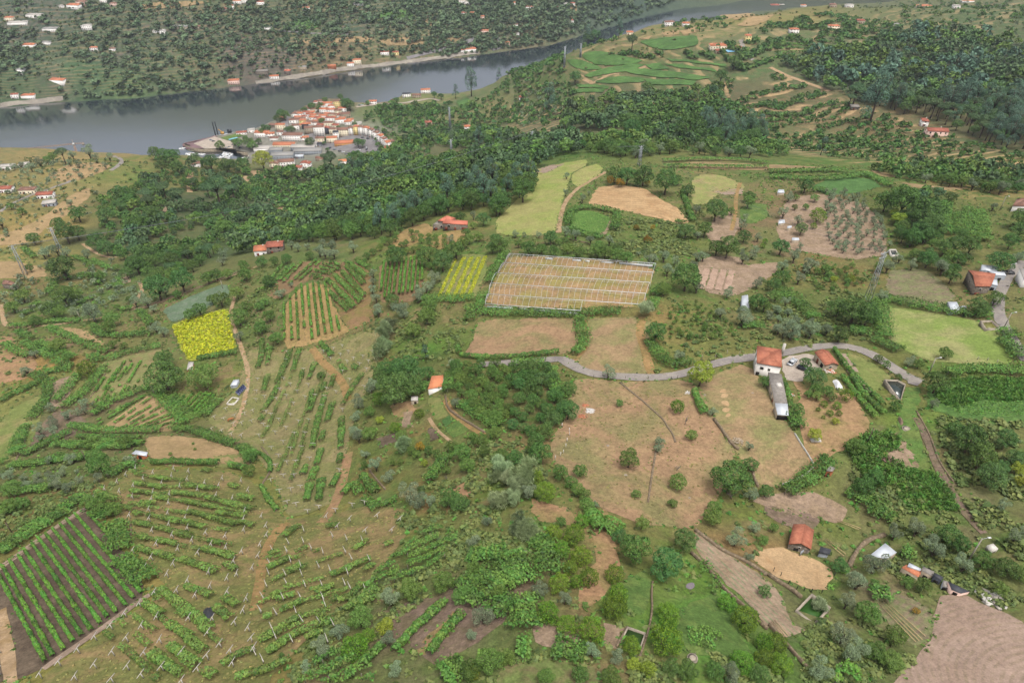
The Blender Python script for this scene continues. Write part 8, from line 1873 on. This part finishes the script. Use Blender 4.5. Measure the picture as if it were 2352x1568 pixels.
# solar panels
def solar():
    c = R8("672,685; 895,465; 975,530; 760,748")
    p = hits(c); o = new_obj('solar_array', None, category='solar panel', label='row of five dark solar panels beside the white trough'); o.location = p.mean(0)
    q = [Vector(x) - Vector(p.mean(0)) + Vector((0, 0, z)) for x, z in zip(p, (1.3, 1.3, .6, .6))]
    mp = plain_mat('solar_cell', '2e3660', .2, .15, 1, .5)
    for k in range(5):
        f0, f1 = k / 5 + .012, (k + 1) / 5 - .012
        a, b_, c_, d = q[0].lerp(q[1], f0), q[0].lerp(q[1], f1), q[3].lerp(q[2], f1), q[3].lerp(q[2], f0); t = Vector((0, 0, .05))
        MB().add([tuple(x) for x in (d, c_, b_, a, d + t, c_ + t, b_ + t, a + t)], [(3, 2, 1, 0), (4, 5, 6, 7), (0, 1, 5, 4), (1, 2, 6, 5), (2, 3, 7, 6), (3, 0, 4, 7)]).build('panel', mp, o)
    mb = MB(); e = Vector((0, 0, -.03))
    for a, b_ in ((0, 1), (3, 2), (0, 3), (1, 2)): mb.beam(q[a] + e, q[b_] + e, .1, .07)
    mb.build('frame', m_steel, o)
    for a in q: MB().tube(a, a - Vector((0, 0, 1.8)), .04, .04, 4).build('leg', m_steel, o)
solar()
# horse grazing by the trough: one skinned body
def horse(u, v, rot):
    p = hit([u], [v])[0]
    J = [(0, 0, 1.25), (-.35, 0, 1.3), (.45, 0, 1.2), (-.8, 0, 1.28), (.85, 0, 1.3), (1.15, 0, 1.15), (1.35, 0, .8), (1.5, 0, .45), (-1.0, 0, .9), (-1.02, 0, .55)]
    E = [(0, 1), (0, 2), (1, 3), (2, 4), (4, 5), (5, 6), (6, 7), (3, 8), (8, 9)]
    Rr = [.34, .36, .34, .3, .26, .2, .15, .09, .07, .09]
    for x, back in ((-.7, 1), (.6, 0)):
        for y in (-.2, .2):
            b0 = len(J); J += [(x, y, .95), (x + (.1 if back else 0), y, .62), (x - (.12 if back else 0), y, .42), (x - .02, y, .06)]; Rr += [.17, .12, .07, .07]
            E += [(3 if back else 2, b0), (b0, b0 + 1), (b0 + 1, b0 + 2), (b0 + 2, b0 + 3)]
    me = bpy.data.meshes.new('horse'); me.from_pydata(J, E, [])
    me.materials.append(plain_mat('horse_coat', 'b4764a', .8, .2, 2))
    o = new_obj('horse', me, category='horse', label='brown horse grazing among T posts below the white trough'); o.location = p; o.rotation_euler = (0, 0, math.radians(rot))
    o.modifiers.new('skin', 'SKIN'); o.modifiers.new('sub', 'SUBSURF').render_levels = 1
    sk = me.skin_vertices[0].data if me.skin_vertices else None
    if sk is None:
        bm = bmesh.new(); bm.from_mesh(me); bm.verts.layers.skin.verify(); bm.to_mesh(me); bm.free(); sk = me.skin_vertices[0].data
    for k, r_ in enumerate(Rr): sk[k].radius = (r_, r_); sk[k].use_root = (k == 0)
horse(530, 967, 25)

# loose things
def heap(u, v, rad, n, mats, label, name='rubble_heap', cat='heap', flat=.35, size=.3):
    p = hit([u], [v])[0]; rg = random.Random(int(u + v)); o = new_obj(name, None, category=cat, label=label); o.location = p
    for k, m in enumerate(mats):
        mb = MB()
        for _ in range(n):
            a = rg.uniform(0, 6.28); r_ = rad * math.sqrt(rg.uniform(0, 1)); x, y = r_ * math.cos(a), r_ * math.sin(a); z = (1 - r_ / rad) * rad * flat + float(hgt(p[0] + x, p[1] + y)) - p[2]
            d = Vector((rg.uniform(-1, 1), rg.uniform(-1, 1), rg.uniform(-.3, .3))).normalized() * size * rg.uniform(.6, 1.4)
            mb.beam((x - d.x, y - d.y, z - d.z), (x + d.x, y + d.y, z + d.z), size * .9, size * .5)
        mb.build('pieces', m, o, kind='stuff')
mr, mwh = plain_mat('broken_tile', 'd08a68', .9, .2, 3), plain_mat('white_rubble', 'e8e4de', .9, .1, 3)
heap(*T(2, 2, "715,640")[0], 1.6, 40, [mwh], 'white rubble heap at the edge of the dry meadow'); heap(*T(2, 2, "675,590")[0], 1.0, 30, [mr], 'orange broken tile heap above the white rubble'); heap(*T(2, 2, "650,690")[0], 1.3, 30, [mr], 'orange broken tile heap below the white rubble'); heap(*T(2, 2, "1610,475")[0], .9, 16, [mwh], 'few white stones beside the ivy wall')
heap(*T(2, 2, "2060,930")[0], 2.2, 50, [plain_mat('field_stone', 'b8a890', .9, .2, 2)], 'pale stone pile at the end of the retaining wall'); heap(*T(3, 2, "1080,1110")[0], 2.6, 70, [plain_mat('brush', '8a6e62', .95, .2, 3)], 'brown heap of cut brushwood in the tall grass', 'brush_pile', 'brush pile', .45, .5)
heap(*T(3, 2, "570,275")[0], 1.5, 20, [mwh, mr], 'white and red clutter in front of the outhouse', size=.4); heap(*T(3, 2, "210,490")[0], .9, 10, [mwh, mr], 'scrap pieces beside the vine on the outbuilding'); heap(*T(3, 3, "2050,790")[0], 2.2, 14, [m_pole, mw], 'grey slabs lying below the scrap sheds', size=.8)
for k, s in enumerate(["1932,460", "1950,505", "1955,570", "1955,630", "1970,675"]): patch('path', smooth_closed([(a[0] + dx, a[1] + dy) for a in T(2, 2, s) for dx, dy in ((-7, 3), (6, 5), (8, -4), (-5, -5))], 1), FM['pen'], 'bare straw spot in the fenced meadow, %s from the lane' % ordinal(k), off=.13, round_=0)
def tarp(px, mat, label, h=.35, name='tarpaulin', cat='tarpaulin'):
    w = hits(smooth_closed(px, 1)); c = w.mean(0); n = len(w); rg = random.Random(n)
    V = [(c[0], c[1], float(hgt(c[0], c[1])) + h)]; rings = 3
    for r_ in range(1, rings + 1):
        f = r_ / rings
        for p in w: x, y = c[0] + (p[0] - c[0]) * f, c[1] + (p[1] - c[1]) * f; V.append((x, y, float(hgt(x, y)) + h * (1 - f) + rg.uniform(.04, .22)))
    Tt = [(0, 1 + i, 1 + (i + 1) % n) for i in range(n)]; Q = []
    for r_ in range(rings - 1):
        a = 1 + r_ * n; b_ = a + n; Q += [(a + i, b_ + i, b_ + (i + 1) % n, a + (i + 1) % n) for i in range(n)]
    V = [(v[0] - c[0], v[1] - c[1], v[2] - c[2]) for v in V]
    o = new_obj(name, mesh_np(name, V, Q, Tt, (mat,)), category=cat, label=label); o.location = c
tarp(T(0, 3, "1850,940;1890,880;1940,860;1975,910;1960,950;1920,985"), plain_mat('black_plastic', '42424a', .4, .25, 3, .5), 'crumpled black plastic sheet in the sparse vineyard', .5)
tarp(T(3, 2, "585,360;640,350;680,410;685,440;630,455;610,400"), plain_mat('white_plastic', 'f2f2f4', .5, .05, 1, .3), 'white plastic sheet covering a pile behind the orchard', 1.2)
tarp(T(2, 3, "1590,690;1610,650;1670,645;1680,690;1640,710"), plain_mat('ash', '8d8488', .95, .2, 2), 'grey ash patch on the grass', .1, 'ash_heap', 'ash heap')
tarp(T(3, 2, "1190,700;1215,690;1245,740;1230,780;1200,750"), plain_mat('dry_brush', '84705f', .95, .2, 2), 'dry brown brush pile by the grass track', .9, 'brush_pile', 'brush pile')
# fence stakes
m_stk = plain_mat('white_stake', 'eeeae4', .8, .1, 2)
def stakes(pts, h, r_, mat, what, ref, group):
    me = MB().tube((0, 0, -.2), (0, 0, h), r_, r_, 5).mesh('stake', mat)
    for k, (u, v) in enumerate(pts):
        p = hit([u], [v])[0]; o = new_obj('fence_post', me, category='post', group=group, label='%s, %s from %s' % (what, ordinal(k), ref)); o.location = p; o.rotation_euler = (random.uniform(-.06, .06), random.uniform(-.06, .06), 0)
stakes(T(2, 2, "460,785;525,830;525,865;505,925;495,975;472,1030;445,1055;395,1085"), 1.5, .08, m_stk, 'white stake at the meadow edge', 'the thicket', 'white stakes')
stakes(T(3, 3, "50,540;115,585;185,655;260,710;330,720;395,735;490,745;605,590"), 1.3, .08, m_tyre, 'dark post of the straw pen', 'the wall end', 'pen posts')
stakes(T(2, 2, "1635,210;1745,160;1865,160;1975,120;2085,130;2215,120"), 1.8, .08, m_pole, 'grey fence post above the lane', 'the light green tree', 'lane fence posts')
stakes(T(3, 2, "1920,170;2010,180;2100,200;2185,250;2310,240"), 1.5, .1, m_pole, 'fence post below the lawn field', 'the lamp', 'lawn fence posts')
stakes(T(2, 2, "750,330;1040,345;1250,350;1460,350;1520,340"), 1.3, .07, m_wood, 'rusty post on the meadow edge of the lane', 'the hedge', 'rusty posts')
# bean poles laid in rows
m_cane = plain_mat('bamboo_cane', 'c8ae84', .8, .15, 3)
def canes(i, j, a, c, label, h=.5):
    A = hits(T(i, j, a)); B = hits(T(i, j, c)); o = new_obj('cane_frame', None, category='trellis', label=label); o.location = A[0]
    for p, q in zip(A, B): MB().beam(Vector(p) - Vector(A[0]) + Vector((0, 0, h)), Vector(q) - Vector(A[0]) + Vector((0, 0, h)), .1, .1).build('cane', m_cane, o)
canes(3, 3, "1000,840;1020,830;1040,820;1060,815", "1350,1200;1380,1190;1410,1180;1440,1150", 'long rows of bean canes in the kitchen garden')
canes(3, 3, "10,1020;25,1010;40,1005;55,1000", "130,1170;150,1165;165,1155;185,1145", 'short rows of canes at the foot of the seedling strip')
canes(3, 3, "630,90;650,85", "830,170;850,160", 'cane rows beside the pink plot')
canes(3, 3, "510,265;530,255", "690,410;710,395", 'cane rows right of the stone barn')
# white things
def box_px(u, v, w, d, h, mat, name, cat, label, rot=0, z=0):
    p = hit([u], [v])[0]; mb = MB(); mb.box(-w / 2, w / 2, -d / 2, d / 2, 0, h); mb.box(-w / 2 + .12, w / 2 - .12, -d / 2 + .12, d / 2 - .12, h, h + .06)
    o = mb.build(name, mat, category=cat, label=label); o.location = (p[0], p[1], p[2] + z); o.rotation_euler = (0, 0, rot)
box_px(*T(3, 2, "435,915")[0], 2.6, 1.2, .6, m_rimw, 'white_crate', 'crate', 'white tub under the yellow green tree in the orchard')
box_px(*T(3, 3, "2040,355")[0], 1.6, 1.4, 1.4, m_rimw, 'water_cube', 'water tank', 'white cube tank beside the bent lamp post', .3)
box_px(*T(3, 3, "300,395")[0], 1.0, .12, 1.6, m_steel, 'loose_door', 'door', 'grey sheet door leaning by the barn opening', .6)
box_px(*R1("680,1010")[0], 1.5, 1.7, .5, m_rimw, 'white_crate', 'crate', 'white appliance standing on the outbuilding roof', 0, 2.9)
def disc(u, v, r_, mat, name, cat, label, h=.5):
    p = hit([u], [v])[0]; mb = MB(); mb.tube((0, 0, 0), (0, 0, h), r_, r_ * .95, 14); mb.tube((0, 0, h), (0, 0, h + .08), r_ * .8, r_ * .3, 14)
    o = mb.build(name, mat, category=cat, label=label); o.location = p
disc(*T(2, 3, "1655,1350")[0], .9, m_rim, 'round_tub', 'tub', 'round grey tub on the lush grass at the bottom')
disc(*T(3, 2, "1270,805")[0], 1.2, m_rim, 'round_slab', 'slab', 'round stone slab beside the grass track', .25)
disc(*R1("768,345")[0], .5, m_rimw, 'satellite_dish', 'dish', 'white dish behind the white house', 4.5)
# roadside clutter: field stones
ms2 = plain_mat('field_boulder', 'a89c8c', .95, .25, 2)
def boulder(u, v, r_, label):
    bm = bmesh.new(); bmesh.ops.create_icosphere(bm, subdivisions=2, radius=r_); rg = random.Random(int(u * 3 + v))
    for q in bm.verts: q.co *= rg.uniform(.78, 1.1); q.co.z *= .7
    me = bpy.data.meshes.new('boulder'); bm.to_mesh(me); bm.free(); me.materials.append(ms2)
    o = new_obj('boulder', me, category='rock', group='boulders', label=label); o.location = hit([u], [v])[0]
for k, (s, r_) in enumerate([("880,960", .5), ("1630,1440", .4), ("1770,495", .5), ("2210,475", .4), ("1400,305", .7), ("1045,1230", .5)]): boulder(*T(2, 2, s)[0], r_, 'grey boulder on the dry meadow, %s of six' % ordinal(k))

# ------------------------------------------------------------------ haze
hz = bpy.data.materials.new('haze'); hz.use_nodes = True
N, L = hz.node_tree.nodes, hz.node_tree.links
N.remove(N['Principled BSDF']); pv = N.new('ShaderNodeVolumePrincipled')
pv.inputs['Color'].default_value = (.78, .87, 1.0, 1); pv.inputs['Density'].default_value = .00006; pv.inputs['Anisotropy'].default_value = .2
L.new(pv.outputs[0], N['Material Output'].inputs['Volume'])
_zt = max(float(GZ.max()), CZ) + 12
MB().box(-2650, 2850, -450, 3250, -8, _zt).build('haze', hz, kind='stuff', label='thin summer haze over the river valley')
